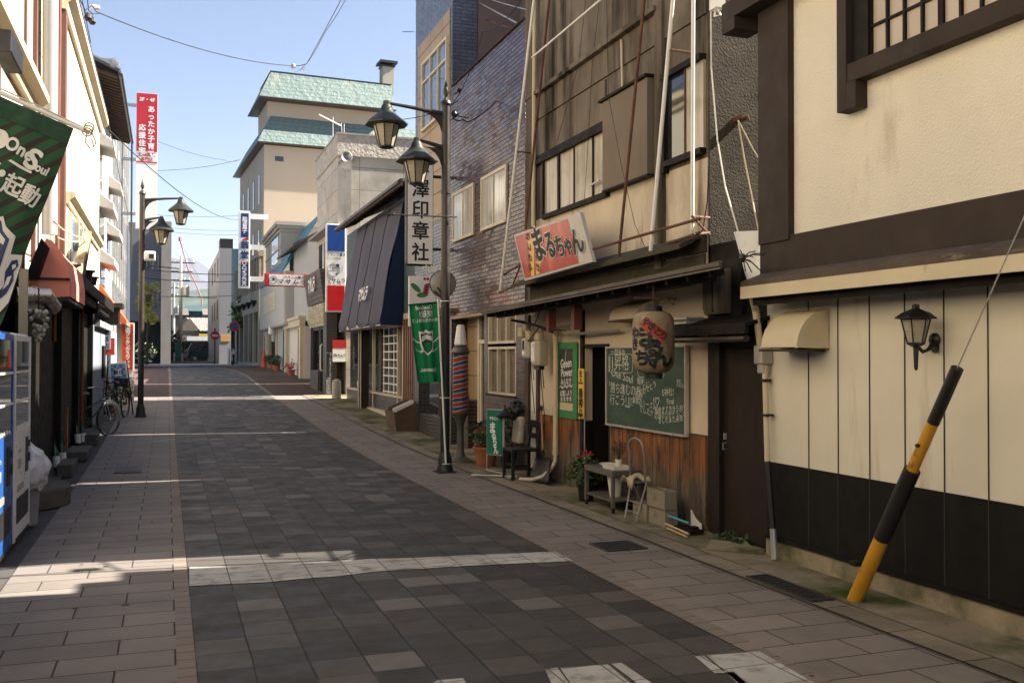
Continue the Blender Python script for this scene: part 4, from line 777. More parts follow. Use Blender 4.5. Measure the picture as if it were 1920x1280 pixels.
# workbench trolley: front-left leg px(1130,950), right leg px(1158,965)
t2 = thing('trolley_table', 'steel two-tier trolley table on castors beside the doorway', 'trolley', (4.68, 9.7, 0))
m_trol = M('dull_steel', (.15, .13, .105), .5, .2, 5, .1, 60, .001, metal=.3, stain=((.08, .05, .03), .25, 1, 6)); tx0, tx1, ty0, ty1, tz = 4.50, 4.86, 9.35, 10.08, .47
b = B(); b.box(tx0, tx1, ty0, ty1, tz-.02, tz); b.box(tx0, tx0+.012, ty0, ty1, tz-.06, tz-.021); b.box(tx0+.013, tx1, ty0, ty0+.012, tz-.06, tz-.021); obj('table_top', b, m_trol, t2, bevel=.003)
b = B(); b.box(tx0+.01, tx1, ty0+.01, ty1-.01, .14, .16); obj('lower_shelf', b, m_trol, t2)
for (x, y) in ((tx0+.02, ty0+.02), (tx0+.02, ty1-.02), (tx1-.03, ty0+.02), (tx1-.03, ty1-.02)):
    b = B(); b.box(x-.018, x+.018, y-.018, y+.018, .075, tz-.0605); l = obj('leg', b, m_trol, t2); b = B(); b.lathe([(.028, -.01), (.028, .01)], (x, y, .045), 14, (1, 0, 0)); b.box(x-.012, x+.012, y-.01, y+.01, .05, .075); obj('castor', b, m_black, l)
b = B(); b.lathe([(.06, 0), (.095, .24), (.103, .24), (.103, .255), (.09, .255)], (4.66, 9.60, .162), 20); solo('bucket', b, m_plast, 'white plastic bucket on the lower shelf of the trolley table', 'bucket', smooth='auto')
b = B(); b.box(4.56, 4.74, 9.42, 9.68, .472, .476); b.ext([(4.55, 9.41, .472), (4.55, 9.69, .472), (4.54, 9.70, .515), (4.54, 9.40, .515)], (.006, 0, 0)); b.box(4.556, 4.75, 9.41, 9.416, .472, .515); b.box(4.556, 4.75, 9.685, 9.69, .472, .515); b.box(4.744, 4.75, 9.417, 9.684, .472, .515)
solo('tray', b, m_plast, 'shallow white tray on the right end of the trolley table', 'tray')
b = B(); b.lathe([(.05, 0), (.09, .012), (.10, .022), (.095, .024), (.05, .008)], (4.70, 9.88, .473), 20); solo('plate', b, m_plast, 'white plate on the left of the trolley table', 'plate', smooth='auto')
t2 = thing('potted_plant', 'small dry twiggy plant in a white pot on the trolley table', 'potted plant', (4.72, 9.58, .47))
pot((4.70, 9.60, .478), .04, .09, m_plast, t2); obj('foliage', leafball((4.70, 9.60, .66), .09, 150, .03, 9, 1.2), m_leafd, t2)
b = B(); [b.tube([(4.70, 9.6, .55), (4.70+random.uniform(-.07, .07), 9.6+random.uniform(-.08, .08), .76)], .003, 4) for _ in range(10)]; obj('stem', b, m_cane, t2)
t2 = thing('folding_step_stool', 'grey tubular step stool with tall hoop handle and rag on its seat', 'step stool', (4.55, 9.0, 0))
m_tube = M('grey_tube', (.26, .24, .21), .45, .1, 6, .05, metal=.4)
A0, A1 = onX(1172, 972, 4.44)*1, onX(1193, 981, 4.44)*1
g1 = g0(1172, 973); g2 = g0(1193, 980); g3 = Vector((4.84, 8.98, 0.02)); g4 = Vector((4.84, 9.25, .02))
s1 = Vector((4.66, 9.20, .42)); s2 = Vector((4.66, 8.86, .42))
b = B(); b.tube([g1+Vector((0, 0, .01)), s1], .011, 8); b.tube([g2+Vector((0, 0, .01)), s2], .011, 8); b.tube([g1*.55+s1*.45, g2*.55+s2*.45], .007, 6); b.tube([g1*.78+s1*.22, g2*.78+s2*.22], .007, 6); obj('front_legs', b, m_tube, t2, smooth='auto')
b = B(); hp = [Vector((4.84, 9.22, .03)), s1+Vector((-.02, 0, -.0)), s1+Vector((-.03, 0.0, .28))]
for k in range(9):
    a = math.pi*k/8; hp.append(Vector((4.62, (s1.y+s2.y)/2+math.cos(a)*(s1.y-s2.y)/2, .74+.11*math.sin(a))))
hp += [s2+Vector((-.03, 0, .28)), s2+Vector((-.02, 0, 0)), Vector((4.84, 8.88, .03))]; b.tube(hp, .011, 8); obj('hoop_frame', b, m_tube, t2, smooth='auto')
b = B(); b.box(4.52, 4.70, 8.88, 9.18, .405, .42); obj('seat', b, m_tube, t2)
b = B(); b.grid(lambda u, v: (4.50+.22*u, 8.88+.3*v, .43+.03*math.sin(6*u+4*v)+.02*math.sin(11*v)-(.10 if u < .1 and v < .4 else 0)), 10, 10); solo('rag', b, M('rag_cloth', (.40, .33, .22), .95, .2, 8, .4), 'crumpled beige rag draped over the step stool seat', 'rag', solid=.008, smooth=True)
def cblock(x, y, z, label, ln=.37, h=.175, wd=.14):
    t3 = thing('concrete_block', label, 'concrete block', (x, y, z), group='concrete blocks'); 
    b = B(); b.box(x, x+.028, y, y+ln, z, z+h); b.box(x+wd-.028, x+wd, y, y+ln, z, z+h)
    for a in (0, .31, .65, .93): b.box(x+.028, x+wd-.028, y+a*ln, y+a*ln+.027, z, z+h)
    obj('block_body', b, m_conc2, t3, bevel=.003)
cblock(4.60, 8.76, .018, 'lower concrete block behind the step stool legs', .30); cblock(4.62, 8.40, .018, 'lower concrete block directly under the top one', .345); cblock(4.60, 8.38, .196, 'top concrete block of the little stack', .37, .18)
b = B(); b.ext([(4.86, 8.32, .02), (4.86, 8.12, .02), (4.86, 8.13, .09), (4.86, 8.24, .13), (4.86, 8.32, .20)], (.008, 0, 0)); solo('white_offcut', b, m_plast, 'white pointed board offcut between the blocks and the gate', 'offcut')
b = B(); b.tube([(4.62, 8.35, .15), (4.64, 7.98, .135)], .011, 8); solo('blue_pipe', b, M('cyan_pipe', (.03, .28, .36), .4, .1), 'turquoise plastic pipe lying beside the concrete blocks', 'pipe', smooth='auto')
b = B(); b.tube([(4.60, 8.36, .07), (4.62, 7.95, .04)], .011, 6); solo('timber_stick', b, M('pale_stick', (.50, .36, .18), .7), 'upper of two pale sticks lying by the gate', 'stick', group='sticks by the gate')
b = B(); b.tube([(4.57, 8.28, .045), (4.56, 7.88, .03)], .010, 6); solo('timber_stick', b, M('pale_stick', (.45, .30, .14), .7), 'lower of two pale sticks lying by the gate', 'stick', group='sticks by the gate')
b = B(); b.box(4.66, 4.8, 7.98, 8.3, .02, .06); b.box(4.69, 4.76, 8.0, 8.08, .06, .09); solo('scrap_board', b, m_darkwood, 'grimy board scraps under the turquoise pipe', 'scrap')
b = B(); b.ext([(4.45, 7.35, .02), (4.80, 7.02, .02), (4.86, 7.40, .02), (4.66, 7.62, .02)], (0, 0, .025)); solo('stone_slab', b, m_found, 'broken flat stone slab at the foot of the gate', 'slab')
t2 = thing('weed_clump', 'small green weeds growing under the dark gate', 'weeds', (4.85, 7.6, 0)); obj('foliage', leafball((4.84, 7.62, .05), .10, 90, .05, 21, .5), m_leaf, t2); obj('foliage', leafball((4.82, 7.42, .05), .07, 60, .06, 22, .5), m_leaf, t2)
# chair
t2 = thing('wooden_chair', 'black wooden chair outside the meters, its back to the wall', 'chair', (4.70, 12.4, 0))
cx_, cy_ = 4.62, 12.50
b = B(); b.box(cx_-.20, cx_+.20, cy_-.20, cy_+.20, .40, .44); obj('seat', b, m_black, t2, bevel=.01)
for (x, y, h) in ((-.18, -.18, .40), (-.18, .18, .40)): b = B(); b.box(cx_+x-.02, cx_+x+.02, cy_+y-.02, cy_+y+.02, .016, h); obj('leg', b, m_black, t2)
for y in (-.18, .18): b = B(); b.beam((cx_+.18, cy_+y, .016), (cx_+.18, cy_+y, .44), .036); b.beam((cx_+.18, cy_+y, .43), (cx_+.23, cy_+y, .80), .034); obj('leg', b, m_black, t2)
b = B(); b.beam((cx_+.225, cy_-.17, .76), (cx_+.225, cy_+.17, .76), .022, .10); b.beam((cx_+.205, cy_-.17, .60), (cx_+.205, cy_+.17, .60), .02, .07); obj('backrest', b, m_black, t2)
b = B(); b.box(cx_-.17, cx_-.15, cy_-.16, cy_+.16, .2, .23); b.box(cx_-.16, cx_+.16, cy_-.19, cy_-.17, .15, .18); b.box(cx_-.16, cx_+.16, cy_+.17, cy_+.19, .15, .18); obj('stretcher', b, m_black, t2)
# snow shovel
t2 = thing('snow_shovel', 'black bladed shovel with wooden shaft leaning on the plank wall', 'shovel', (4.80, 11.95, 0))
sb_ = Vector((4.55, 12.15, .04)); st_ = onX(1015, 770, 4.86)
b = B(); mid = onX(1018, 850, 4.80); b.tube([mid, st_], .014, 8); obj('shaft', b, M('shaft_wood', (.33, .17, .07), .6, .15, 6), t2)
b = B(); b.tube([st_, st_+Vector((0, 0, .07))], .024, 8); b.tube([mid+Vector((0, 0, -.03)), mid+Vector((0, 0, .05))], .02, 8); obj('grip', b, m_black, t2)
q1, q2, q3, q4 = onX(1004, 858, 4.78), onX(1032, 858, 4.82), onX(1028, 905, 4.66), onX(990, 907, 4.60)
b = B(); b.grid(lambda u, v: (q4*(1-u)+q3*u)*(1-v)+(q1*(1-u)+q2*u)*v+Vector((.05*math.sin(math.pi*u), 0, 0)), 8, 8); obj('blade', b, m_black, t2, solid=.008, smooth=True)
# standing sign まるちゃん green
t2 = thing('standing_sign', 'green two-sided standing sign with white brushed characters on a steel tube stand', 'standing sign', (4.45, 12.9, 0))
gp = [onX(915, 768, 4.42), onX(915, 850, 4.42)]
sy = gp[0].y; zt, zb = onY(925, 768, 12.95).z, onY(925, 850, 12.95).z
m_sgn = M('sign_green', (.01, .16, .10), .4, .1, 3, .05)
xl, xr = onY(915, 810, 12.95).x, onY(936, 810, 12.85).x
rv_ = Vector((xr-xl, -.25, 0)); Pl = Vector((xl, 13.0, 0)); rdir = rv_.normalized(); nn = Vector((rdir.y, -rdir.x, 0))
def SG(u, z, d=0): return Pl+rv_*u+Vector((0, 0, z))-Vector((-nn.x, -nn.y, 0))*d
b = B(); b.ext([SG(0, zb), SG(1, zb), SG(1, zt), SG(0, zt)], -nn*.05); obj('panel', b, m_sgn, t2, bevel=.006)
b = B(); b.ext([SG(-.06, zb-.02, -.012), SG(1.06, zb-.02, -.012), SG(1.06, zt+.02, -.012), SG(-.06, zt+.02, -.012)], -nn*.03); obj('panel_edge', b, m_galv, t2)
letters([('まる', 0, 0, .1)]+[('ま', -.03, .02, .17, .8), ('る', -.005, -.09, .13, .8), ('ち', .015, -.18, .12, .8), ('ゃ', .03, -.24, .10, .8), ('ん', .045, -.30, .12, .8), ('やきとり', 0, .20, .05, .9)][0:] if False else [('ま', -.03, .05, .17, .8), ('る', -.005, -.05, .13, .8), ('ち', .015, -.135, .12, .8), ('ゃ', .02, -.20, .10, .8), ('ん', .04, -.26, .12, .8), ('やきとり', 0, .19, .055, .8)],
        SG(.5, (zb+zt)/2, .001), rdir, (0, 0, 1), m_whiteink, t2, bold=.04)
b = B(); base = SG(1.3, 0)
b.tube([SG(1.15, .06), SG(1.15, zt+.0)], .018, 8); b.tube([SG(-.0, .09), SG(-.0, zb)], .010, 6); b.tube([SG(0, .09), SG(1.15, .06)], .010, 6)
b.tube([SG(.1, .03)+Vector((-.25, 0, 0)), SG(1.15, .03), SG(1.6, .03)+Vector((.1, 0, 0))], .012, 8); b.tube([SG(1.15, .04), SG(1.3, .03)+Vector((0, -.25, -.01)), SG(.9, .03)+Vector((0, -.35, 0))], .012, 8); obj('stand', b, m_galv, t2, smooth='auto')
b = B(); b.lathe([(.10, 0), (.13, .03), (.03, .10), (.02, .12)], tuple(SG(1.2, zt-.10)), 16); obj('cap', b, m_black, t2)
b = B(); pb = onX(948, 745, 4.62)
def _lump(u, v):
    a, e = 2*math.pi*u, math.pi*v; d = Vector((math.sin(e)*math.cos(a), math.sin(e)*math.sin(a), math.cos(e))); r = .13+.045*noise.noise(d*3)+.02*noise.noise(d*9); return Vector((4.68, 12.88, .93))+d*r
b = B(); b.grid(_lump, 28, 16); obj('bundled_bag', b, m_black, t2, smooth=True)
b = B(); b.ext([(4.62, 12.60, .48), (4.62, 12.92, .48), (4.66, 12.93, .84), (4.66, 12.62, .86)], (.08, 0, 0)); solo('white_bag', b, M('bag_cloth', (.42, .36, .28), .9, .15, 6, .8, 12, .03), 'crumpled pale cloth bag hung behind the black chair', 'bag', bevel=.03)
# ================================================================= RIGHT: plum tiled barber building
X3 = 5.05
t = thing('tiled_barber_building', 'glossy plum tiled barber building with white windows and slanting top edge', 'building', (X3, 15.5, 0))
b = B(); b.box(X3, X3+.35, 13.50, 17.44, 2.45, 6.80); obj('tiled_wall', b, m_tile, t); b = B(); b.slab(X3+.02, 9, 13.30, 13.50, 0, 2.3, -.105, 0); obj('gap_sun_filler', b, m_plaster2, t)  # low filler added in the slit so the sun strip ends on the road
b = B(); b.box(X3+.36, 14, 13.51, 17.40, .0, 6.6); b.box(6.4, 14, 13.52, 17.41, 6.6, 10.0); obj('body_wall', b, M('mauve_render', (.16, .115, .10), .9, .1, .6, .3, 30, .01, stain=((.09, .065, .055), .3, 4, .7)), t)
b = B(); b.box(X3-.03, X3+.37, 13.49, 17.43, 6.801, 6.83); obj('roof_edge', b, m_brownpaint, t)
b = B(); b.box(X3, X3+.30, 13.50, 13.88, 0, 2.449); b.box(X3, X3+.3, 15.28, 15.46, 0, 2.449); b.box(X3+.001, X3+.3, 13.88, 15.28, 0, 1.06); obj('ground_floor_tiles', b, m_tile2, t)
b = B(); b.box(X3+.30, X3+.34, 15.46, 17.4, 0, 2.44); b.box(X3-.02, X3+.3, 15.47, 17.44, 2.40, 2.448); obj('entrance_wall', b, m_ochre, t)
def sash(y0, y1, z0, z1, n, X, parent, pane, fr=.04, split=None, d=.03):
    b = B(); b.box(X-d, X+.0, y0-fr, y0, z0-fr, z1+fr); b.box(X-d, X, y1, y1+fr, z0-fr, z1+fr); b.box(X-d-.012, X, y0, y1, z0-fr, z0); b.box(X-d, X, y0, y1, z1, z1+fr)
    w_ = obj('window', b, m_whiteframe, parent)
    b = B()
    for i in range(1, n): y = y0+(y1-y0)*i/n; b.box(X-d+.004, X, y-.018, y+.018, z0, z1)
    if split: b.box(X-d+.002, X, y0, y1, z0+(z1-z0)*split-.02, z0+(z1-z0)*split+.02)
    if n > 1 or split: obj('mullion', b, m_whiteframe, w_)
    b = B(); b.box(X-.012, X+.01, y0, y1, z0, z1); obj('pane', b, pane, w_); return w_
sash(16.08, 17.30, 3.88, 4.70, 2, X3, t, m_curtain, .05); sash(14.34, 15.55, 3.88, 4.70, 2, X3, t, m_curtain, .05)
m_blind = brickmat('slatted_blind', (.26, .21, .14), (.22, .18, .12), (.10, .08, .05), 9, .03, .006, rough=.4, off=0, var=.2)
w_ = sash(13.93, 15.22, 1.12, 1.82, 3, X3+.08, t, m_blind, .04, None, .08); sash(13.93, 15.22, 1.95, 2.38, 3, X3+.08, t, m_blind, .04, None, .08)
b = B(); b.box(X3-.03, X3+.1, 13.85, 15.30, 1.06, 1.09); obj('window_ledge', b, m_darkwood, t)
b = B(); b.box(X3+.20, X3+.295, 15.52, 15.60, 0, 2.39); b.box(X3+.20, X3+.295, 16.38, 16.46, 0, 2.39); b.box(X3+.2, X3+.295, 15.6, 16.38, 1.93, 2.0); b.box(X3+.22, X3+.295, 15.6, 15.68, .05, 1.92); b.box(X3+.22, X3+.295, 16.3, 16.38, .05, 1.92); b.box(X3+.22, X3+.295, 15.68, 16.3, .05, .25)
d = obj('door', b, m_whiteframe, t); b = B(); b.box(X3+.25, X3+.29, 15.6, 16.38, .25, 1.92); b.box(X3+.25, X3+.29, 15.6, 16.38, 2.0, 2.39); obj('pane', b, m_glassdark, d)
letters([('30', 0, 0, .16)], (X3+.245, 15.95, 1.0), (0, -1, 0), (0, 0, 1), m_whiteink, d, bold=.04)
b = B(); b.box(X3+.1, X3+.30, 16.75, 17.38, 0, .9); b.box(X3+.1, X3+.12, 16.7, 16.76, 0, 1.0); obj('low_wall', b, m_tile2, t)
# tall part
b = B(); b.slab(X3+.02, 9, 20.2, 20.46, 0, 2.2, -.105, -.105); solo('gap_sun_filler', b, m_plaster2, 'low filler wall added to stop sun in the slit beside the tall tiled building', 'wall')  # filler added in the slit to cut the second sun strip short
t = thing('tall_tiled_building', 'tall narrow building in slate and ochre tile with big blue-reflecting window', 'building', (X3, 19, 0))
b = B(); b.box(X3, X3+.5, 17.45, 20.32, 2.5, 9.45); obj('slate_wall', b, m_tilegrey, t)
b = B(); b.slab(X3+.51, 14, 17.46, 20.30, 0, 9.4, 0, -.105); obj('side_wall', b, M('mauve_render_side', (.17, .125, .11), .9, .1, .6, .3, 30, .01, stain=((.09, .065, .055), .3, 4, .7)), t)
b = B(); b.box(X3-.012, X3-.0, 17.60, 20.05, 4.4, 8.35); obj('ochre_panel', b, m_ochre, t)
w_ = sash(17.72, 19.55, 6.45, 7.80, 3, X3-.012, t, m_glasssky, .05, .72, .05)
b = B(); b.box(X3-.02, X3+.4, 17.46, 20.3, 9.451, 9.49); obj('roof_edge', b, m_darkwood, t)
b = B(); b.box(X3+.0, X3+.35, 19.95, 20.32, 0, 2.499); b.box(X3+.0, X3+.35, 17.45, 17.8, 0, 2.499); b.box(X3+.02, X3+.3, 17.8, 19.95, 0, .5); obj('ground_floor_tiles', b, m_blacktile, t)
b = B(); b.box(X3+.12, X3+.2, 17.8, 19.95, .5, 2.5); obj('shop_glass', b, m_glassdark, t)
b = B(); b.box(X3-.25, X3, 17.5, 20.3, 2.50, 2.62); obj('shop_canopy', b, m_ochre, t)
b = B(); b.box(X3+.06, X3+.12, 18.5, 18.56, .5, 2.5); b.box(X3+.05, X3+.12, 17.8, 19.95, 1.9, 1.95); obj('shop_frame', b, m_wood, t)
# hanging seal-shop sign
SY = 17.5
a_, b_, c_, d_ = onY(763, 294, SY), onY(814, 296, SY), onY(764, 497, SY), onY(815, 497, SY)
sx0, sx1, sz0, sz1 = a_.x, b_.x, c_.z, a_.z
t = thing('hanging_shop_sign', 'tall white vertical signboard with five black characters projecting over the street', 'sign', (sx0, SY, sz0))
b = B(); b.box(sx0, sx1, SY, SY+.20, sz0, sz1); obj('sign_case', b, m_black, t, bevel=.05)
b = B(); b.box(sx0+.025, sx1-.025, SY-.006, SY+.01, sz0+.03, sz1-.03); obj('sign_face', b, m_signwhite, t)
hh = sz1-sz0
letters([(c, 0, hh*(.40-.197*i), .36, .95) for i, c in enumerate('岸澤印章社')], ((sx0+sx1)/2, SY-.007, (sz0+sz1)/2), (1, 0, 0), (0, 0, 1), m_ink, t, bold=.022)
b = B(); b.box(sx1-.01, X3, SY+.06, SY+.12, sz1-.35, sz1-.30); b.box(sx1-.01, X3, SY+.06, SY+.12, sz0+.3, sz0+.35); obj('arm', b, m_black, t)
t = thing('wall_notice', 'pale barber notice board with green and red-blue swirls beneath the seal shop sign', 'notice board', (4.5, 17.3, 2.6))
q0, q1, q2 = onY(767, 517, 17.3), onY(817, 512, 17.3), onY(769, 566, 17.3)
b = B(); b.box(q0.x, q1.x, 17.3, 17.36, q2.z-.45, q0.z); obj('board', b, m_signwhite, t, bevel=.01)
b = B()
def blob(b, u, v, r, sx=1, rot=0, n=14, y=17.296):
    P = [(q0.x+(q1.x-q0.x)*u+r*sx*math.cos(a)*math.cos(rot)-r*math.sin(a)*math.sin(rot), y, q2.z+(q0.z-q2.z)*v+r*sx*math.cos(a)*math.sin(rot)+r*math.sin(a)*math.cos(rot)) for a in [2*math.pi*k/n for k in range(n)]]
    b.add(P, [tuple(range(n))])
blob(b, .25, .55, .05, 2.4, -.7); blob(b, .5, .28, .05, 2.2, .1); obj('green_swirl', b, m_greentape, t)
b = B()
for k in range(4): blob(b, .60+.02*k, .30+.11*k, .014, 4.5, .25, y=17.292)
blob(b, .58, .90, .028, 1); blob(b, .70, .90, .028, 1); blob(b, .84, .90, .028, 1); obj('red_shapes', b, m_redink, t)
b = B()
for k in range(4): blob(b, .62+.02*k, .36+.11*k, .014, 4.5, .25, y=17.2915)
obj('blue_shapes', b, m_navyink, t)
letters([('中岸澤', 0, 0, .17, .9)], (4.66, 17.28, onY(800, 506, 17.28).z), (1, 0, 0), (0, 0, 1), m_whiteink, t, 'raised_letters', bold=.04)
# barber pole
BX, BY = 4.45, 14.85
t = thing('barber_pole', 'tall free-standing barber pole with spiral stripes and white lamp on top', 'barber pole', (BX, BY, 0))
m, nt, p, co = newmat('barber_stripes')
sp2 = nt.nodes.new('ShaderNodeSeparateXYZ'); nt.links.new(co, sp2.inputs[0])
an = mth(nt, 'DIVIDE', mth(nt, 'ARCTAN2', mth(nt, 'ADD', sp2.outputs[1], 0.0), mth(nt, 'ADD', sp2.outputs[0], 0.0)), 2*math.pi)
fr_ = mth(nt, 'FRACT', mth(nt, 'ADD', mth(nt, 'ADD', mth(nt, 'MULTIPLY', sp2.outputs[2], 7.0), mth(nt, 'MULTIPLY', nz(nt, co, 5, 3), .35)), mth(nt, 'MULTIPLY', an, -1)))
cr = nt.nodes.new('ShaderNodeValToRGB'); cr.color_ramp.interpolation = 'CONSTANT'; e = cr.color_ramp.elements
e[0].color = (.30, .035, .022, 1); e[1].position = .30; e[1].color = (.40, .36, .31, 1); x_ = e.new(.42); x_.color = (.025, .04, .12, 1); x_ = e.new(.76); x_.color = (.40, .36, .31, 1); x_ = e.new(.88); x_.color = (.30, .035, .022, 1)
nt.links.new(fr_, cr.inputs[0]); nt.links.new(cr.outputs[0], p.inputs['Base Color']); p.inputs['Roughness'].default_value = .3
m_brz = M('grey_green_metal', (.10, .095, .075), .45, .15, 5, .1, metal=.3)
b = B(); b.lathe([(.21, .01), (.21, .03), (.16, .06), (.085, .10), (.06, .18), (.055, .55), (.06, .62), (.10, .72), (.135, .77), (.14, .80)], (BX, BY, 0), 24); obj('pedestal', b, m_brz, t, smooth='auto')
b = B(); b.lathe([(.125, .80), (.125, 1.74)], (BX, BY, 0), 32); obj('striped_cylinder', b, m, t, smooth='auto')
b = B(); b.lathe([(.14, 1.74), (.15, 1.77), (.12, 1.84), (.085, 1.86), (.085, 1.88)], (BX, BY, 0), 24); obj('collar', b, m_brz, t, smooth='auto')
b = B(); b.lathe([(.10, 1.88), (.105, 1.90), (.065, 2.19), (.05, 2.21)], (BX, BY, 0), 8); obj('lamp', b, M('opal_glass', (.80, .76, .70), .3, .02, 2, 0), t, bevel=.012)
# potted shrubs by the barber pole
t = thing('potted_plant', 'large terracotta pot with red-flowering leafy plant right of the barber pole', 'potted plant', (4.66, 14.2, 0))
pot((4.62, 14.05, .02), .19, .30, m_terra, t); obj('foliage', leafball((4.62, 14.05, .46), .20, 260, .08, 41, .8), m_leaf, t); obj('flowers', leafball((4.55, 14.0, .56), .12, 40, .04, 42, .5), m_petal, t)
t = thing('potted_plant', 'smaller terracotta pot with green plant close behind the barber pole base', 'potted plant', (4.75, 14.6, 0))
pot((4.74, 14.62, .02), .12, .30, m_terra, t); obj('foliage', leafball((4.74, 14.62, .50), .19, 220, .09, 43, .9), m_leafd, t)
t = thing('potted_plant', 'dark leafy bush in a tub under the tiled building window', 'potted plant', (4.85, 13.75, 0))
pot((4.86, 13.7, .02), .13, .25, m_black, t); obj('foliage', leafball((4.85, 13.75, .62), .24, 420, .07, 44, 1.3), m_leafd, t)
# board bin
t = thing('board_bin', 'brown slanting bin filled with flat boards and papers on the pavement', 'bin', (4.8, 20.2, gz(20)))
B0 = onX(745, 790, 4.75); gy = 20.6; z0_ = gz(gy)
b = B(); b.ext([(4.62, gy-.45, z0_), (4.62, gy+.45, z0_), (4.56, gy+.47, z0_+.42), (4.56, gy-.47, z0_+.42)], (.03, 0, 0)); b.ext([(4.652, gy-.45, z0_), (5.05, gy-.45, z0_), (5.05, gy-.45, z0_+.62), (4.60, gy-.47, z0_+.42)], (0, .03, 0)); b.ext([(4.652, gy+.42, z0_), (5.05, gy+.42, z0_), (5.05, gy+.42, z0_+.62), (4.60, gy+.44, z0_+.42)], (0, .03, 0)); b.box(5.05, 5.07, gy-.45, gy+.45, z0_, z0_+.62)
obj('bin_body', b, M('brown_box', (.11, .065, .04), .7, .15, 3, .2), t)
for k in range(7): y = gy-.36+k*.11; b = B(); b.ext([(4.63, y, z0_+.2), (5.02, y, z0_+.2), (5.02, y+.03, z0_+.66), (4.61, y+.03, z0_+.48)], (0, .035, 0)); obj('board', b, m_plast if k < 3 else m_wood, t)
# ================================================================= RIGHT: awning shop
X4 = 5.30
t = thing('awning_shop', 'low pantiled shop with dark ground floor under the big navy awning', 'building', (X4, 25, gz(25)))
z0 = gz(20.4)-.1
b = B(); b.slab(X4, 8.5, 20.46, 30.15, 2.75, 5.5, 0, -.105); obj('upper_wall', b, M('teal_dark_wall', (.05, .085, .085), .7, .1, .6, .2, 20), t)
b = B(); b.ext([(4.80, 20.42, 5.50), (4.80, 20.42, 5.56), (8.6, 20.42, 7.35), (8.6, 20.42, 7.25)], (0, 8.4, 0)); obj('roof', b, brickmat('grey_pantile', (.19, .17, .15), (.14, .125, .11), (.05, .045, .04), .26, .24, .02, rough=.7, off=0, flat=True, bump=1, bd=.02), t)
b = B(); b.box(4.74, 4.80, 20.42, 28.82, 5.42, 5.57); 
for i in range(18): b.beam((4.82, 20.6+i*.46, 5.46), (5.29, 20.6+i*.46, 5.66), .05, .06)
obj('eave', b, m_wood, t)
b = B(); b.tube([(4.72, 20.4, 5.5), (4.72, 28.85, 5.48)], .045, 8); obj('gutter', b, m_brownmetal, t)
b = B(); b.box(X4+.5, X4+.6, 22.3, 30.1, z0, 2.75); obj('recess_wall', b, m_glassdark, t)
b = B(); b.box(X4, X4+.15, 22.4, 30.1, gz(27)-.2, gz(27)+.42); obj('brick_base', b, m_blacktile, t)
b = B(); b.box(X4-.04, X4+.17, 22.4, 30.1, gz(27)+.421, gz(27)+.46); b.box(X4-.12, X4-.001, 22.4, 30.2, gz(26)-.15, gz(26)+.06); obj('pale_ledge', b, m_whiteframe, t)
b = B()
for (y, w_) in ((22.45, .05), (23.0, .04), (26.0, .04)): b.box(X4-.02, X4+.06, y-w_, y+w_, gz(y)-.1, 2.7)
b.box(X4-.02, X4+.08, 22.4, 30.1, 2.55, 2.749); obj('shopfront_frame', b, m_whiteframe, t)
b = B(); b.box(X4-.02, X4+.3, 20.42, 22.38, gz(21)-.1, 2.749)
for k in range(9): b.box(X4-.05, X4-.02, 20.5+k*.21, 20.62+k*.21, gz(21)-.1, 2.74)
obj('slatted_timber', b, M('red_brown_slats', (.16, .065, .035), .6, .2, 3, .2), t)
b = B()
for k in range(4): b.box(X4+.06, X4+.09, 23.15+k*.6, 23.19+k*.6, gz(25)+.35, 2.5)
for k in range(10): b.box(X4+.055, X4+.085, 23.15, 25.0, gz(25)+.35+k*.205, gz(25)+.385+k*.205)
obj('white_lattice', b, m_whitepaint, t)
b = B(); b.box(X4+.1, X4+.12, 22.5, 30.05, gz(27)+.46, 2.55); obj('shop_glass', b, m_glassdark, t)
b = B(); y_ = 26.55; b.box(5.02, 5.24, y_-.28, y_+.02, gz(26)-.1, 2.45); po = obj('awning_post', b, m_brownpaint, t)
b = B(); b.box(5.0, 5.02, y_-.31, y_-.27, gz(26)-.1, 2.45); b.box(5.0, 5.02, y_+.0, y_+.05, gz(26)-.1, 2.45); obj('post_edge', b, m_trim, po)
# the awning itself
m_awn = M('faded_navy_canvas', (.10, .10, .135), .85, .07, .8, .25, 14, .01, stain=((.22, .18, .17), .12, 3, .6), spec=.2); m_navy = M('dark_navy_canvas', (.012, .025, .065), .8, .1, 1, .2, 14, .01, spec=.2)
t = thing('awning', 'large faded navy slanted awning with white katakana and scalloped hem', 'awning', (5.0, 25, 2.4))
ay0, ay1, axt, axb, azt, azb = 22.4, 28.2, 5.28, 4.72, 5.42, 2.42
def aw(u, v):          # u along street, v down
    bul = .035*math.sin(math.pi*v)*(1+.6*math.sin(u*math.pi*4)**2)
    s = abs(math.sin(u*math.pi*4))
    z = azt+(azb-azt)*v - (.16*s if v > .999 else (.16*s*max(0, (v-.9)/.1)))
    bul += .05*noise.noise(Vector((u*7, v*3, 1.7)))+.02*noise.noise(Vector((u*22, v*7, 4.1)))*v
    return Vector((axt+(axb-axt)*v-bul+.03*math.sin(u*26)*v*v*.4, ay0+(ay1-ay0)*u, z+.12*(v)))
b = B(); b.grid(aw, 64, 24); obj('awning_canvas', b, m_awn, t, smooth=True, solid=.006)
b = B()
for u in (.25, .5, .75): b.tube([aw(u, v/12)+Vector((-.012, 0, 0)) for v in range(13)], .012, 5)
obj('seam', b, m_black, t)
b = B(); b.ext([(axt, ay0-.004, azt), (axb+.0, ay0-.004, azb+.14), (axb+.02, ay0-.004, azb), (axt, ay0-.004, azb)], (0, -.01, 0)); obj('awning_side', b, m_navy, t)
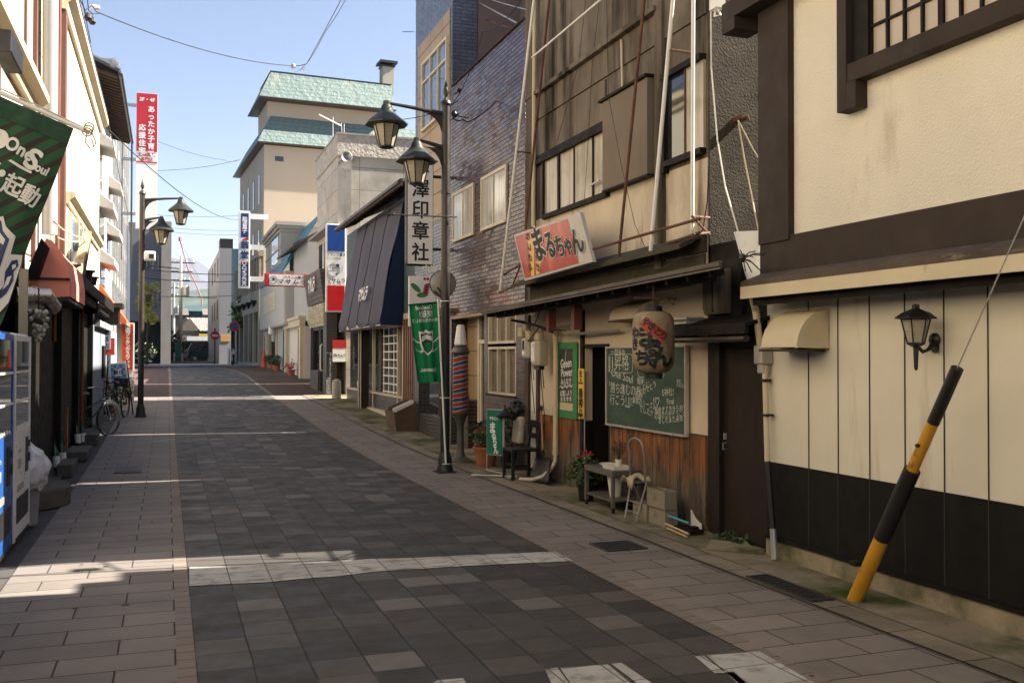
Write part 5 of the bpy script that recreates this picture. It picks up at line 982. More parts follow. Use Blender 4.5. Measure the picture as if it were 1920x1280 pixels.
b = B(); b.tube([(axb+.03, ay0, azb+.02), (axb+.03, ay1, azb+.02)], .02, 8); b.tube([(axb+.03, ay0, azb+.02), (axt, ay0, azb)], .018, 8); b.tube([(axb+.03, ay1, azb+.02), (axt, ay1, azb)], .018, 8); obj('awning_frame', b, m_galv, t)
b = B(); b.ext([(axb+.05, ay0+.1, azb+.0), (axt, ay0+.1, azb+.0), (axt, ay0+.1, azb+.02), (axb+.05, ay0+.1, azb+.02)], (0, 5.6, 0)); obj('inner_soffit', b, M('soffit_cream', (.38, .32, .22), .8, .1, 2), t)
A1, A2 = aw(.36, .78), aw(.36, .62)
letters([('マ', -.46, 0, .42, .75), ('サ', -.16, 0, .42, .75), ('ム', .14, 0, .42, .75), ('ラ', .44, 0, .42, .75)], aw(.40, .74)+Vector((-.06, 0, 0)), (0, -1, 0), (A2-A1), m_whiteink, t, bold=.05)
# hidden rear block that shades the street
b = B(); b.slab(8.65, 15, 20.44, 29.7, 0, 10.8, 0, -.105); solo('unseen_rear_block', b, m_beige2, 'unseen grey block behind the awning shop that shades the street', 'building')
# ================================================================= stone building + dark tiled pastry shop
X6 = 5.30
t = thing('stone_block_building', 'pale three-storey building faced in stone blocks with carved parapet band', 'building', (X6, 34, gz(34)))
b = B(); b.box(X6, 14, 31.8, 36.6, 3.2, 8.35); b.box(X6+.3, 14, 31.9, 36.5, 0, 3.2); obj('stone_wall', b, m_stone, t)
b = B(); b.box(X6-.05, 14.05, 31.75, 36.65, 8.351, 9.05); obj('parapet_band', b, M('carved_band', (.48, .43, .36), .9, .25, 5, 1, 9, .08, stain=((.18, .15, .12), .3, 1, 2)), t)
b = B(); b.box(X6-.08, 14.08, 31.72, 36.68, 9.051, 9.11); b.box(X6-.02, X6+.42, 31.76, 31.80, 3.2, 8.34); obj('coping', b, m_conc, t)
b = B()
for k in range(3): y = 32.5+k*1.4; b.box(X6-.012, X6+.01, y, y+.8, 4.6, 5.8)
obj('window', b, m_glassdark, t)
b = B(); b.box(X6-.35, X6, 32.0, 36.5, 6.0, 6.08); obj('window_hood', b, m_conc, t)
b = B(); b.box(7.4, 7.6, 31.74, 31.8, 5.3, 5.45); b.box(6.25, 6.45, 31.74, 31.8, 6.6, 6.75); obj('wall_vent', b, m_black, t)
t = thing('loudspeaker', 'round grey loudspeaker and small bracket high on the stone building', 'loudspeaker', tuple(onY(649, 300, 31.7)))
c = onY(649, 295, 31.6); b = B(); b.lathe([(.06, 0), (.17, .03), (.19, .10), (.17, .13), (.10, .10), (.05, .04), (.02, .07)], c, 20, (0, -1, 0)); obj('horn', b, m_galv, t, smooth='auto')
b = B(); b.box(c.x-.02, c.x+.02, c.y, c.y+.2, c.z-.04, c.z+.04); b.box(c.x-.1, c.x+.12, c.y+.02, c.y+.12, c.z-.42, c.z-.36); b.box(c.x-.0, c.x+.04, c.y+.02, c.y+.12, c.z-.65, c.z-.42); obj('bracket', b, m_galv, t)
t = thing('tv_antenna', 'white rooftop TV antenna above the stone building', 'antenna', tuple(onY(625, 262, 33)))
c = onY(624, 260, 33); b = B(); b.tube([c, c+Vector((0, 0, .75))], .02, 6); obj('mast', b, m_galv, t)
b = B(); top = c+Vector((0, 0, .7)); e1 = onY(598, 215, 32.6); e2 = onY(640, 236, 33.2); b.tube([e1, e2], .02, 6)
for k in range(7): q = e1.lerp(e2, .45+.09*k); b.tube([q+Vector((-.02, -.22, -.02)), q+Vector((.05, .22, .02))], .009, 5)
b.tube([e2+Vector((0, 0, .1)), e2+Vector((.02, 0, -.22))], .01, 5); b.tube([e2+Vector((.1, 0, .08)), e2+Vector((.1, 0, -.24))], .01, 5); obj('elements', b, m_whitepaint, t)
X5 = 4.95; s0, s1 = 31.95, yx(572, 4.76)
t = thing('pastry_shop', 'black tiled pastry shop front with slatted fascia, glass door and display window', 'building', (X5, 34, gz(34)))
g = gz(33); b = B(); b.box(X5, X5+.34, s0, s0+.75, g-.2, 3.3); b.box(X5, X5+.3, s1-1.9, s1, g-.1, g+.75); b.box(X5, X5+.3, s1-.18, s1, g+.75, 3.3); obj('tiled_pier', b, m_blacktile, t)
b = B()
for k in range(7): b.ext([(X5-.10-.02*k, s0-.02, 3.52+k*.155), (X5-.10-.02*k, s1+.05, 3.52+k*.155), (X5-.13-.02*k, s1+.05, 3.66+k*.155), (X5-.13-.02*k, s0-.02, 3.66+k*.155)], (.3+.02*k, 0, 0))
obj('slatted_fascia', b, M('dark_brown_slats', (.075, .062, .05), .6, .15, 2, .3), t)
b = B(); b.box(X5-.06, X5+.1, s0+.3, s1, 2.72, 3.5); lb = obj('glass_transom', b, M('glass_block', (.42, .38, .24), .25, .1, 2, .1), t)  # yellowish glass-block transom
b = B()
for k in range(12): y = s0+1.2+(k % 6)*.48; z = 2.86+.30*(k//6); b.box(X5-.085, X5-.06, y, y+.32, z, z+.2)
obj('glass_block', b, M('glass_square', (.55, .50, .36), .2, .05), lb)
b = B(); b.box(X5+.12, X5+.16, s0+.76, s1-.19, g, 2.72); obj('shop_glass', b, m_clear, t)
b = B(); b.box(X5+1.3, X5+1.35, s0, s1, g, 2.9); b.box(X5+.35, X5+1.3, s0+.7, s0+.74, g, 2.9); obj('shop_interior', b, M('interior_brown', (.12, .08, .05), .8, .4, 1.5), t)
b = B()
for y in (s0+.80, s0+1.7, s0+2.0, s1-1.95, s1-.25): b.box(X5+.05, X5+.12, y-.04, y+.04, g, 2.72)
b.box(X5+.05, X5+.12, s0+.8, s1-.2, 2.62, 2.72); obj('shop_frame', b, m_black, t)
b = B(); b.lathe([(.25, 0), (.32, .45), (.30, .5)], (X5+.6, s1-1.0, g+.78), 14); b.box(X5+.4, X5+.415, s1-1.6, s1-.9, g+1.0, g+1.9); obj('display_vase', b, M('grey_blue_vase', (.20, .22, .25), .4, .1), t)
b = B(); b.tube([(X5-.04, s0+.62, g+.75), (X5-.1, s0+.62, g+.8), (X5-.1, s0+.62, g+1.6), (X5-.04, s0+.62, g+1.65)], .025, 8); obj('door_handle', b, m_whitepaint, t)
letters([('マ', -.6, 0, .62, .55), ('サ', -.2, 0, .62, .55), ('ム', .2, 0, .62, .55), ('ラ', .6, 0, .62, .55)], (X5-.26, s0+1.75, 4.12), (0, -1, 0), (0, 0, 1), m_whiteink, t, 'raised_letters', bold=.05)
# small red and white wall sign
t = thing('wall_sign', 'small red-topped white sign with blue lettering on the black tiled pier', 'sign', (4.9, 31.9, 2))
q0, q1 = onY(624, 637, 31.86), onY(648, 678, 31.86)
b = B(); zz = q0.z+(q1.z-q0.z)*.38; b.box(q0.x, q1.x, 31.84, 31.9, q1.z, zz); obj('white_panel', b, m_signwhite, t); b = B(); b.box(q0.x, q1.x, 31.835, 31.9, zz+.001, q0.z); obj('red_panel', b, m_redink, t)
letters([('マサムラ', .03, -.02, .10, .9), ('菓', -.15, .0, .07)], ((q0.x+q1.x)/2, 31.838, (q1.z+zz)/2), (1, 0, 0), (0, 0, 1), m_navyink, t, bold=.03)
# tricolour sign
q0, q1 = onY(612, 419, 31.56), onY(648, 585, 31.56)
t = thing('tricolour_sign', 'vertical blue, white and red lightbox sign with navy katakana', 'sign', (q0.x, 31.56, q1.z))
H_ = q0.z-q1.z; b = B(); b.box(q0.x, q1.x, 31.56, 31.78, q1.z, q0.z); obj('sign_case', b, m_signwhite, t, bevel=.02)
b = B(); b.box(q0.x+.04, q1.x-.04, 31.552, 31.56, q1.z+.69*H_, q0.z-.04); obj('blue_field', b, M('blue_field', (.01, .06, .27), .35, .05), t)
b = B(); b.box(q0.x+.04, q1.x-.04, 31.552, 31.56, q1.z+.04, q1.z+.30*H_); obj('red_field', b, M('red_field', (.45, .008, .012), .35, .05), t)
cxs = (q0.x+q1.x)/2
letters([('フランス菓子', 0, .17*H_-.07, .115, .9), ('マサムラ', 0, -.17*H_+.06, .165, .95), ('4', 0, -.07*H_-.01, .13)], (cxs, 31.55, q1.z+.5*H_), (1, 0, 0), (0, 0, 1), m_navyink, t, bold=.03)
b = B(); b.tube([(cxs+.2*math.cos(a), 31.548, q1.z+.5*H_+.2*math.sin(a)) for a in [2*math.pi*k/24 for k in range(25)]], .006, 5, cap=False); b.lathe([(.06, 0), (.06, .004)], (cxs+.05, 31.55, q1.z+.5*H_+.08), 10, (0, -1, 0)); b.box(cxs-.19, cxs+.19, 31.546, 31.55, q1.z+.5*H_-.004, q1.z+.5*H_+.004); obj('emblem', b, m_navyink, t)
b = B(); b.box(q1.x-.02, 5.35, 31.64, 31.7, q0.z-.3, q0.z-.2); b.box(q1.x-.02, 5.35, 31.64, 31.7, q0.z-1.2, q0.z-1.14); obj('arm', b, m_galv, t)
# horizontal masamura sign
YH = 37.2; q0, q1 = onY(496, 512, YH), onY(578, 538, YH)
t = thing('projecting_sign', 'horizontal white sign with red border and navy katakana reaching over the street', 'sign', (q0.x, YH, q1.z))
b = B(); b.box(q0.x, q1.x, YH, YH+.16, q1.z, q0.z); obj('sign_case', b, m_redink, t, bevel=.01)
b = B(); b.box(q0.x+.05, q1.x-.05, YH-.006, YH, q1.z+.035, q0.z-.035); obj('sign_face', b, m_signwhite, t)
b = B(); 
for xx in (q0.x+.05, q1.x-.17): b.box(xx, xx+.12, YH-.009, YH-.006, q1.z+.035, q0.z-.035)
obj('red_end', b, m_redink, t)
cz = (q0.z+q1.z)/2; wd = q1.x-q0.x
letters([('フランス菓子', .17*wd, .11, .11, 1.2)]+[(c, (-.13+.17*i)*wd, -.07, .20, 1.2) for i, c in enumerate('マサムラ')], ((q0.x+q1.x)/2, YH-.008, cz), (1, 0, 0), (0, 0, 1), m_navyink, t, bold=.03)
b = B(); cxx = q0.x+.27*wd*.75; b.tube([(cxx+.14*math.cos(a), YH-.01, cz+.14*math.sin(a)) for a in [2*math.pi*k/20 for k in range(21)]], .006, 5, cap=False); b.lathe([(.05, 0), (.05, .004)], (cxx, YH-.008, cz+.02), 10, (0, -1, 0)); obj('emblem', b, m_navyink, t)
b = B(); b.box(q1.x, 5.4, YH+.05, YH+.1, q0.z-.1, q0.z-.05); obj('arm', b, m_brownmetal, t)
# bollards
def bollard(x, y, label, h=.62):
    z = gz(y); b = B(); b.lathe([(.14, -.05), (.14, h*.82), (.125, h*.9), (.09, h*.965), (.04, h)], (x, y, z), 18)
    return solo('stone_bollard', b, M('speckled_granite', (.42, .38, .31), .9, .15, 14, .8, 90, .006, speck=.8), label, 'bollard', smooth='auto', group='granite bollards')
bollard(5.0, 30.2, 'rounded granite bollard on the right beside the awning post'); 
bollard(-1.05, 30.4, 'rounded granite bollard on the left behind the blue poster stand', .68)
# ================================================================= white house, white corner shop, cornice building
t = thing('white_plaster_house', 'narrow white plaster house with curved pantile eave and cream pilasters', 'building', (5.4, 40, gz(40)))
ya, yb = yx(572, 5.4), yx(541, 5.4); g = gz(ya)
b = B(); b.box(5.42, 12, ya-3, yb, g+2.4, 6.4); obj('upper_wall', b, m_white, t)
b = B(); b.ext([(4.85, ya-.3, 6.25), (4.85, ya-.3, 6.35), (8.5, ya-.3, 8.35), (8.5, ya-.3, 8.2)], (0, yb-ya+.5, 0)); obj('roof', b, brickmat('dark_pantile', (.13, .12, .11), (.10, .09, .085), (.04, .035, .03), .26, .24, .02, rough=.7, off=0, flat=True, bump=1, bd=.02), t)
b = B(); b.ext([(5.42, ya-.31, 6.3), (8.4, ya-.31, 6.3), (8.4, ya-.31, 8.1), (5.42, ya-.31, 6.5)], (0, .05, 0)); obj('gable', b, m_wood, t)
b = B(); b.box(5.36, 12, ya-.02, yb, g-.2, g+2.2); obj('ground_wall', b, M('pink_white', (.62, .55, .47), .8, .05, 1), t)
b = B(); b.box(5.16, 5.4, ya, yb, g+2.2, g+2.5); b.box(5.2, 5.37, ya+.05, ya+.55, g, g+2.2); b.box(5.2, 5.37, yb-.5, yb, g, g+2.2); b.box(5.1, 5.45, ya-.05, yb+.02, g+2.5, g+2.62); obj('pilaster', b, m_trim, t)
b = B(); b.box(5.30, 5.37, ya+.7, ya+1.6, g, g+2.1); obj('door', b, m_wood, t)
b = B(); b.tube([(5.2, yb+.1, g), (5.2, yb+.1, g+3.0)], .06, 8); obj('teal_pipe', b, M('teal_pipe', (.02, .09, .14), .5), t)
t = thing('white_corner_shop', 'white rounded shop with small upstairs window box and steep teal roof', 'building', (5.3, 50, gz(48)))
ya, yb = yx(543, 5.35), yx(489, 5.35); ym = yx(512, 5.35); g = gz(44)
z1 = zx(543, 612, 5.0); z2 = zx(535, 548, 5.0)
b = B(); b.box(5.35, 11, ya, yb, g-.2, 3.6); obj('ground_wall', b, m_white, t)
yc, yd = yx(533, 5.0), yx(488, 5.0)
b = B(); b.box(4.95, 11, yc, yd, 3.1, 5.6); obj('upper_box', b, m_white, t, bevel=.12)
b = B(); b.box(4.93, 4.96, yx(516, 4.95), yx(494, 4.95), 3.95, 4.9); w_ = obj('window', b, M('cream_window', (.50, .45, .28), .4, .1, 2), t)
b = B(); b.ext([(4.90, yc+.1, 5.5), (4.90, yc+.1, 5.62), (6.6, yc+.1, 8.3), (6.6, yc+.1, 8.1)], (0, yd-yc, 0)); obj('roof', b, M('teal_roof', (.06, .17, .22), .6, .1, .8, .5, 4, .03), t)
b = B(); b.box(5.33, 5.36, yx(520, 5.35), yx(505, 5.35), g+.4, 3.0); b.box(5.33, 5.36, yx(500, 5.35), yx(496, 5.35), g, 2.9); obj('window', b, m_glassdark, t)
b = B(); b.box(5.3, 5.34, yx(520, 5.35), yx(518, 5.35), g, 3.1); b.box(5.2, 5.36, yx(505, 5.35), yx(502, 5.35), g, 3.1); obj('frame', b, m_trim, t)
b = B(); b.lathe([(.08, 0), (.16, .1), (.12, .5), (.05, .6)], (5.05, yx(508, 5.05), g+1.9), 8); solo('wall_lantern', b, m_signwhite, 'small white lantern beside the door of the white corner shop', 'wall lamp')
for k, (px, s) in enumerate(((520, 1), (516, .9), (510, 1.1), (505, .9))):
    y = yx(px, 5.0); g_ = gz(y); t3 = thing('potted_plant', ['terracotta pot nearest of the row before the white corner shop', 'second pot plant of the row before the white corner shop', 'third and fullest pot plant before the white corner shop', 'farthest pot plant beside the traffic cone'][k], 'potted plant', (5.0, y, g_), group='pots before the corner shop')
    pot((5.0, y, g_), .16*s, .26, m_terra, t3); obj('foliage', leafball((5.0, y, g_+.48), .28*s, 130, .14, 60+k, .9), m_leafd if k % 2 else m_leaf, t3)
y = yx(544, 5.05); t3 = thing('potted_plant', 'red-leaved pot plant against the teal downpipe', 'potted plant', (5.1, y, gz(y))); pot((5.1, y, gz(y)), .18, .25, m_terra, t3); obj('foliage', leafball((5.1, y, gz(y)+.42), .24, 110, .13, 66), m_petal, t3)
y = yx(497, 5.0); g_ = gz(y); t3 = thing('traffic_cone', 'orange traffic cone by the corner shop door', 'traffic cone', (5.0, y, g_)); m_or = M('orange_plastic', (.65, .07, .015), .5, .05, 3, 0)
b = B(); b.lathe([(.17, .03), (.04, .9), (.03, .92)], (4.95, y, g_), 14); obj('cone', b, m_or, t3, smooth='auto'); b = B(); b.box(4.75, 5.15, y-.2, y+.2, g_, g_+.03); obj('base', b, m_or, t3)
t = thing('cornice_building', 'grey building with stepped classical cornice rising behind the white shop', 'building', (6, 52, 1))
ya = 50.0; q = onY(492, 414, ya); zt = q.z
b = B(); b.box(5.42, 18, ya, 58.0, 5.7, zt-.5); b.box(5.5, 18, ya+.1, 58.0, .8, 5.7); obj('wall', b, m_beige2, t)
b = B(); b.box(5.15, 18.2, ya-.25, 58.1, zt-.18, zt); b.box(5.25, 18.1, ya-.15, 58.05, zt-.34, zt-.181); b.box(5.35, 18.05, ya-.06, 58.02, zt-.5, zt-.341); b.box(5.38, 18.03, ya-.03, 58.01, zt-1.35, zt-1.25); obj('cornice', b, m_beige2, t)
b = B(); b.box(5.40, 5.43, 51.2, 54.5, 6.6, 8.4); obj('window', b, m_glassdark, t)
# teal mansard building (turned a few degrees as the street bends)
YB = 59.0; c0 = onY(493, 667, YB)
t = thing('mansard_building', 'tall beige building with two bands of pale teal mansard roof and rooftop flue', 'building', (c0.x, YB, 1.1)); t.rotation_euler = (0, 0, R(3))
OFF[t.name] = Vector((0, 0, 1.1)); Z = lambda py: onY(493, py, YB).z
XU = onY(741, 156, YB).x-c0.x
m_beigeM = m_beige
b = B(); b.box(0, 26, 0, 11.5, 1.1, Z(271)); obj('main_wall', b, m_beigeM, t)
b = B(); b.box(.25, XU-.3, .5, 4.4, Z(271), Z(185)); obj('attic_wall', b, m_beigeM, t)
m, nt, p, co = newmat('teal_fish_scale')
bt = nt.nodes.new('ShaderNodeTexBrick'); nt.links.new(uv2(nt, co), bt.inputs['Vector']); bt.offset = .5
for k_, v_ in (('Color1', (.135, .19, .172)), ('Color2', (.118, .172, .158)), ('Mortar', (.10, .145, .135))): bt.inputs[k_].default_value = v_+(1,)
bt.inputs['Scale'].default_value = 1; bt.inputs['Brick Width'].default_value = .42; bt.inputs['Row Height'].default_value = .26; bt.inputs['Mortar Size'].default_value = .03
nt.links.new(mix(nt, bt.outputs[0], (.34, .30, .18), rng(nt, nz(nt, co, .5, 6, .7), .60, .78, 0, .7)), p.inputs['Base Color']); p.inputs['Roughness'].default_value = .6; bumpn(nt, p, mth(nt, 'ADD', bt.outputs['Fac'], nz(nt, co, 3, 3)), .8, .08); m_teal = m
def mans(z0, z1, o0, o1, name, x1, y1):
    b = B()
    lo = [(-o0, -o0, z0), (x1, -o0, z0), (x1, y1, z0), (-o0, y1, z0)]; hi = [(-o1, -o1, z1), (x1, -o1, z1), (x1, y1, z1), (-o1, y1, z1)]
    b.add(lo+hi, [(0, 3, 2, 1), (4, 5, 6, 7), (0, 1, 5, 4), (1, 2, 6, 5), (2, 3, 7, 6), (3, 0, 4, 7)]); return obj(name, b, m_teal, t)
mans(Z(268), Z(213), .45, -.45, 'lower_mansard', 24.5, 11.9); mans(Z(183), Z(128), .35, -.45, 'upper_mansard', XU, 4.8)
b = B(); b.box(-.36, XU+.1, -.36, 4.9, Z(184.5), Z(183)-.003); b.box(-.46, 24.6, -.46, 12, Z(270), Z(268)-.003); b.box(.4, XU, .4, 4.9, Z(128)+.003, Z(127)); obj('roof_edge', b, m_brownmetal, t)
ZF = lambda py: onY(729, py, YB+2.2).z
fx = (onY(729, 150, YB+2.0).x-c0.x)+.12; b = B(); b.box(fx-.40, fx+.35, 1.7, 2.5, ZF(175), ZF(126)); fl = obj('flue', b, m_beige2, t); b = B(); b.box(fx-.6, fx+.55, 1.5, 2.7, ZF(120), ZF(115.5)); b.box(fx-.47, fx+.42, 1.63, 2.57, ZF(126), ZF(124)); b.box(fx-.3, fx+.25, 1.8, 2.4, ZF(125), ZF(119)); obj('cap', b, m_black, fl)
b = B()
for k in range(4): y = 1.6+k*2.5; b.box(-.03, .01, y, y+.55, Z(300)-2.4, Z(300)-.6)
for k in range(4): y = 1.6+k*2.5; b.box(-.03, .01, y, y+.55, Z(425)-1.8, Z(425))
vx = (onY(524, 296, YB).x-c0.x); b.box(vx-.25, vx+.25, -.02, .01, Z(300), Z(291)); obj('window', b, m_glassdark, t)
LC = 11.6; cc0 = Vector((c0.x-.28, YB-.4, 0))
t = thing('colonnade_building', 'brown-grey lower building front with tall dark bays between concrete fins', 'building', (cc0.x, cc0.y, 1.1)); t.rotation_euler = (0, 0, R(3)); OFF[t.name] = Vector((0, 0, 1.1))
zt = zx(485, 472, cc0.x); m_cb = M('tan_concrete', (.33, .29, .22), .9, .1, .5, .3, 20, .01, stain=((.15, .13, .10), .3, 3, .5))
b = B(); b.box(.2, .27, 0, LC, 1.1, zt-.2); obj('wall', b, m_cb, t)
zm = zx(485, 590, cc0.x); b = B(); b.box(0, .2, 0, LC, zm+.2, zm+1.5); b.box(-.03, .25, -.1, LC, zt-.3, zt); b.box(0, .2, 0, LC, 1.1, 1.3)
n_ = 5
for k in range(n_+1): y = LC*k/n_*.97; b.box(-.01, .2, y, y+.45, 1.3, zm+.199); b.box(0, .12, y, y+.28, zm+1.501, zt-.301); b.box(0, .12, y+1.1, y+1.35, zm+1.501, zt-.301)
obj('concrete_fins', b, m_cb, t)
b = B(); b.box(.17, .199, .1, LC-.1, 1.3, zm+.2); obj('dark_bay', b, m_black, t); b = B(); b.box(.15, .19, .1, LC-.1, zm+1.5, zt-.3); obj('upper_glazing', b, m_frost, t)
b = B()
for k in range(5): b.lathe([(.04, -.4), (.22, 0), (.04, .02)], (-.15, LC*k/n_+1.2, zm+.9), 8)
obj('wall_lamp', b, m_black, t)
# OKINADO sign
YO = 58.5; q0, q1 = onY(448, 395, YO), onY(468, 541, YO)
t = thing('vertical_shop_sign', 'tall pale vertical sign with navy panels and characters before the beige building', 'sign', (q0.x, YO, q1.z))
H_ = q0.z-q1.z; W_ = q1.x-q0.x; b = B(); b.box(q0.x, q1.x, YO, YO+.25, q1.z, q0.z); obj('sign_case', b, m_signwhite, t, bevel=.02)
b = B(); b.box(q0.x+.2*W_, q1.x-.12*W_, YO-.008, YO, q1.z+.66*H_, q0.z-.03*H_); b.box(q0.x+.2*W_, q1.x-.12*W_, YO-.008, YO, q1.z+.03*H_, q1.z+.34*H_); obj('navy_panel', b, M('navy_field', (.008, .02, .12), .4), t)
b = B(); b.ext([(q0.x+.2*W_, YO-.010, q1.z+.62*H_), (q1.x-.12*W_, YO-.010, q1.z+.62*H_), (q1.x-.12*W_, YO-.010, q1.z+.67*H_)], (0, -.001, 0)); b.ext([(q0.x+.2*W_, YO-.010, q1.z+.35*H_), (q1.x-.12*W_, YO-.010, q1.z+.35*H_), (q0.x+.2*W_, YO-.010, q1.z+.30*H_)], (0, -.001, 0)); obj('red_corner', b, m_redink, t)
cx2 = (q0.x+q1.x)/2+.03*W_
letters(vert('翁堂', 0, .065*H_, .48, .13*H_, 1.0), (cx2, YO-.01, q1.z+.49*H_), (1, 0, 0), (0, 0, 1), m_navyink, t, bold=.05)
letters(vert('和洋菓子', 0, .0, .30, .05*H_, 1), (cx2, YO-.012, q1.z+.89*H_), (1, 0, 0), (0, 0, 1), m_whiteink, t, 'white_lettering', bold=.03)
letters([('OKINADO', 0, 0, .34, 1, 90)], (cx2, YO-.012, q1.z+.18*H_), (1, 0, 0), (0, 0, 1), m_whiteink, t, 'white_lettering', bold=.03)
b = B(); [b.box(q1.x, 5.6, YO+.05, YO+.2, q1.z+f*H_-.3, q1.z+f*H_) for f in (.16, .57, .97)]; obj('arm', b, m_signwhite, t)
# stepped / cross street far end on the right
t = thing('grey_office_block', 'grey four-storey block with a teal panelled corner beyond the crossing', 'building', (3.7, 76, 1.1))
a_ = onY(411, 667, 76); b_ = onY(446, 667, 76); f_ = onX(389, 667, a_.x); zt = onY(415, 465, 76).z
b = B(); b.box(a_.x, a_.x+.85, 76, f_.y, 1.1, zt); obj('wall', b, m_greylite, t); b = B(); b.box(a_.x+.86, a_.x+9, 76.1, 88, 3.9, zt); obj('teal_wall', b, m_tealpanel, t); b = B(); b.box(a_.x+.9, a_.x+9, 77, 88, 1.1, 3.9); obj('dark_undercroft', b, m_black, t)
b = B()
for k in range(3):
    for zz in (7.9, 4.6): y = 78.5+k*4.6; b.box(a_.x-.03, a_.x+.01, y, y+1.6, zz, zz+1.5)
obj('side_windows', b, m_black, t)
b = B(); b.box(a_.x+.2, a_.x+1.2, 80, 82, zt, zt+1.2); obj('roof_tank', b, m_black, t)
b = B(); b.box(a_.x+.10, a_.x+.78, 75.97, 75.999, onY(425, 640, 76).z, onY(425, 628, 76).z); solo('wall_sign', b, M('orange_board', (.75, .42, .14), .5, .05), 'small blank orange board on the grey block corner', 'sign')
# ================================================================= lamp posts
def lamp_post(x, y, label):
    z = gz(y); t = thing('street_lamp', label, 'street lamp', (x, y, z), group='twin lantern street lamps')
    b = B(); b.lathe([(.125, 0), (.125, .05), (.105, .09), (.105, .20), (.085, .26), (.075, .30)], (x, y, z), 20); b.box(x-.14, x+.14, y-.14, y+.14, z, z+.02); obj('base', b, m_greenblack, t, smooth='auto')
    b = B(); b.tube([(x, y, z+.28), (x, y, z+1.6)], .068, 18); obj('lower_pole', b, m_greenblack, t, smooth='auto')
    b = B(); b.tube([(x, y, z+1.6), (x, y, z+5.42)], [.067, .063], 18); b.lathe([(.075, 0), (.075, .06)], (x, y, z+4.1), 16); obj('pole', b, m_brownmetal, t, smooth='auto')
    b = B(); b.lathe([(.07, 5.40), (.082, 5.43), (.07, 5.47), (.03, 5.50), (.018, 5.53), (.045, 5.60), (.03, 5.67), (.004, 5.78)], (x, y, z), 12); obj('finial', b, m_greenblack, t, smooth='auto')
    for L, az, rim in ((.89, 5.30, 5.06), (.44, 4.80, 4.56)):
        b = B(); b.tube([(x-.05, y, z+az-.02), (x-L*.6, y, z+az+.035), (x-L+.05, y, z+az+.06)], [.036, .027, .022], 10)
        P = [(x-.06, y, z+az-.03), (x-.06, y, z+az-.36)]+[(x-.34+.28*math.cos(R(a)), y, z+az-.36+.33*math.sin(R(a))) for a in (12, 30, 50, 70, 90)]
        b.ext([Vector(p_)+Vector((0, -.008, 0)) for p_ in P], (0, .016, 0)); ar = obj('arm', b, m_brownmetal, t, smooth='auto')
        cx, cz = x-L, z+rim; n = 8
        b = B(); b.lathe([(.02, .34), (.05, .33), (.055, .28), (.075, .26), (.10, .19), (.17, .12), (.27, .04), (.315, .0), (.315, -.02), (.2, -.015)], (cx, y, cz), n); ln = obj('lantern_roof', b, m_greenblack, ar, smooth='auto')
        b = B(); b.lathe([(.19, -.015), (.105, -.33)], (cx, y, cz), n); obj('lantern_glass', b, m_lglass, ar)
        b = B()
        for k in range(n):
            a = 2*math.pi*(k+.5)/n; b.tube([(cx+.195*math.cos(a), y+.195*math.sin(a), cz-.01), (cx+.11*math.cos(a), y+.11*math.sin(a), cz-.335)], .009, 5)
        b.lathe([(.06, -.36), (.115, -.345), (.118, -.325), (.05, -.32)], (cx, y, cz), n); b.lathe([(.19, -.03), (.205, -.025), (.205, -.005), (.19, -.0)], (cx, y, cz), n); obj('lantern_cage', b, m_black, ar)
        b = B(); b.tube([(cx, y, cz+.33), (cx, y, z+az+.08)], .014, 8); b.lathe([(.03, -.02), (.03, .03)], (cx, y, z+az+.06), 10); obj('hanger', b, m_galv, ar)
    return t
m_lglass = brickmat('ribbed_lamp_glass', (.46, .40, .29), (.40, .35, .25), (.27, .22, .15), 9, .018, .003, rough=.2, off=0, var=.2, spec=.8)
LPX, LPY = 3.85, 13.64
lpost = lamp_post(LPX, LPY, 'near right street lamp with two lanterns and the green banner')
lp2 = dup(lpost, (-.60, 25.0, gz(25)), math.pi, 'far left street lamp with small camera box on its pole')
# rod with arrow end
t = thing('banner_rod', 'thin black rod with arrow tip and rings clamped across the near lamp pole', 'rod', (LPX, LPY-.08, 3.75))
b = B(); b.tube([(3.02, LPY-.08, 3.74), (4.0, LPY-.08, 3.75)], .011, 8); obj('rod', b, m_black, t)
b = B(); b.lathe([(.002, 0), (.035, .07), (.012, .075), (.012, .10), (.028, .115), (.012, .13)], (2.93, LPY-.08, 3.74), 8, (1, 0, 0)); obj('arrow_tip', b, m_black, t)
t = thing('round_mirror', 'round smoky plastic disc on the back of the near lamp pole', 'mirror', (3.8, LPY+.12, 2.6))
c = onY(830, 532, LPY+.14); b = B(); b.lathe([(.198, 0), (.198, .012), (.15, .035), (.05, .045), (.01, .046)], c, 36, (0, -1, 0)); obj('disc', b, M('smoky_disc', (.34, .30, .24), .2, .15, 3, .05), t, smooth='auto')
b = B(); b.lathe([(.205, -.004), (.205, .016), (.196, .018), (.196, -.004)], c, 36, (0, -1, 0)); b.beam((c.x-.08, c.y-.02, c.z-.05), (c.x+.02, c.y-.14, c.z-.28), .05, .02); b.beam((c.x-.14, c.y-.04, c.z-.12), (c.x-.02, c.y-.18, c.z-.26), .05, .02); obj('mount', b, m_black, t)
b = B(); p_ = onY(858, 215, LPY)
for a_, c_ in (((840, 200), (858, 190)), ((840, 230), (862, 212)), ((846, 215), (880, 222)), ((850, 178), (866, 168))): b.tube([onY(*a_, LPY), onY(*c_, LPY)], .008, 6)
c = onY(852, 214, LPY); b.lathe([(.03, -.05), (.05, 0), (.03, .05)], c, 10); c = onY(861, 170, LPY); b.lathe([(.02, -.03), (.04, 0), (.02, .03)], c, 8)
solo('cable_clamp', b, m_black, 'black clamps and insulators on the near lamp pole by its top arm', 'cable clamp')
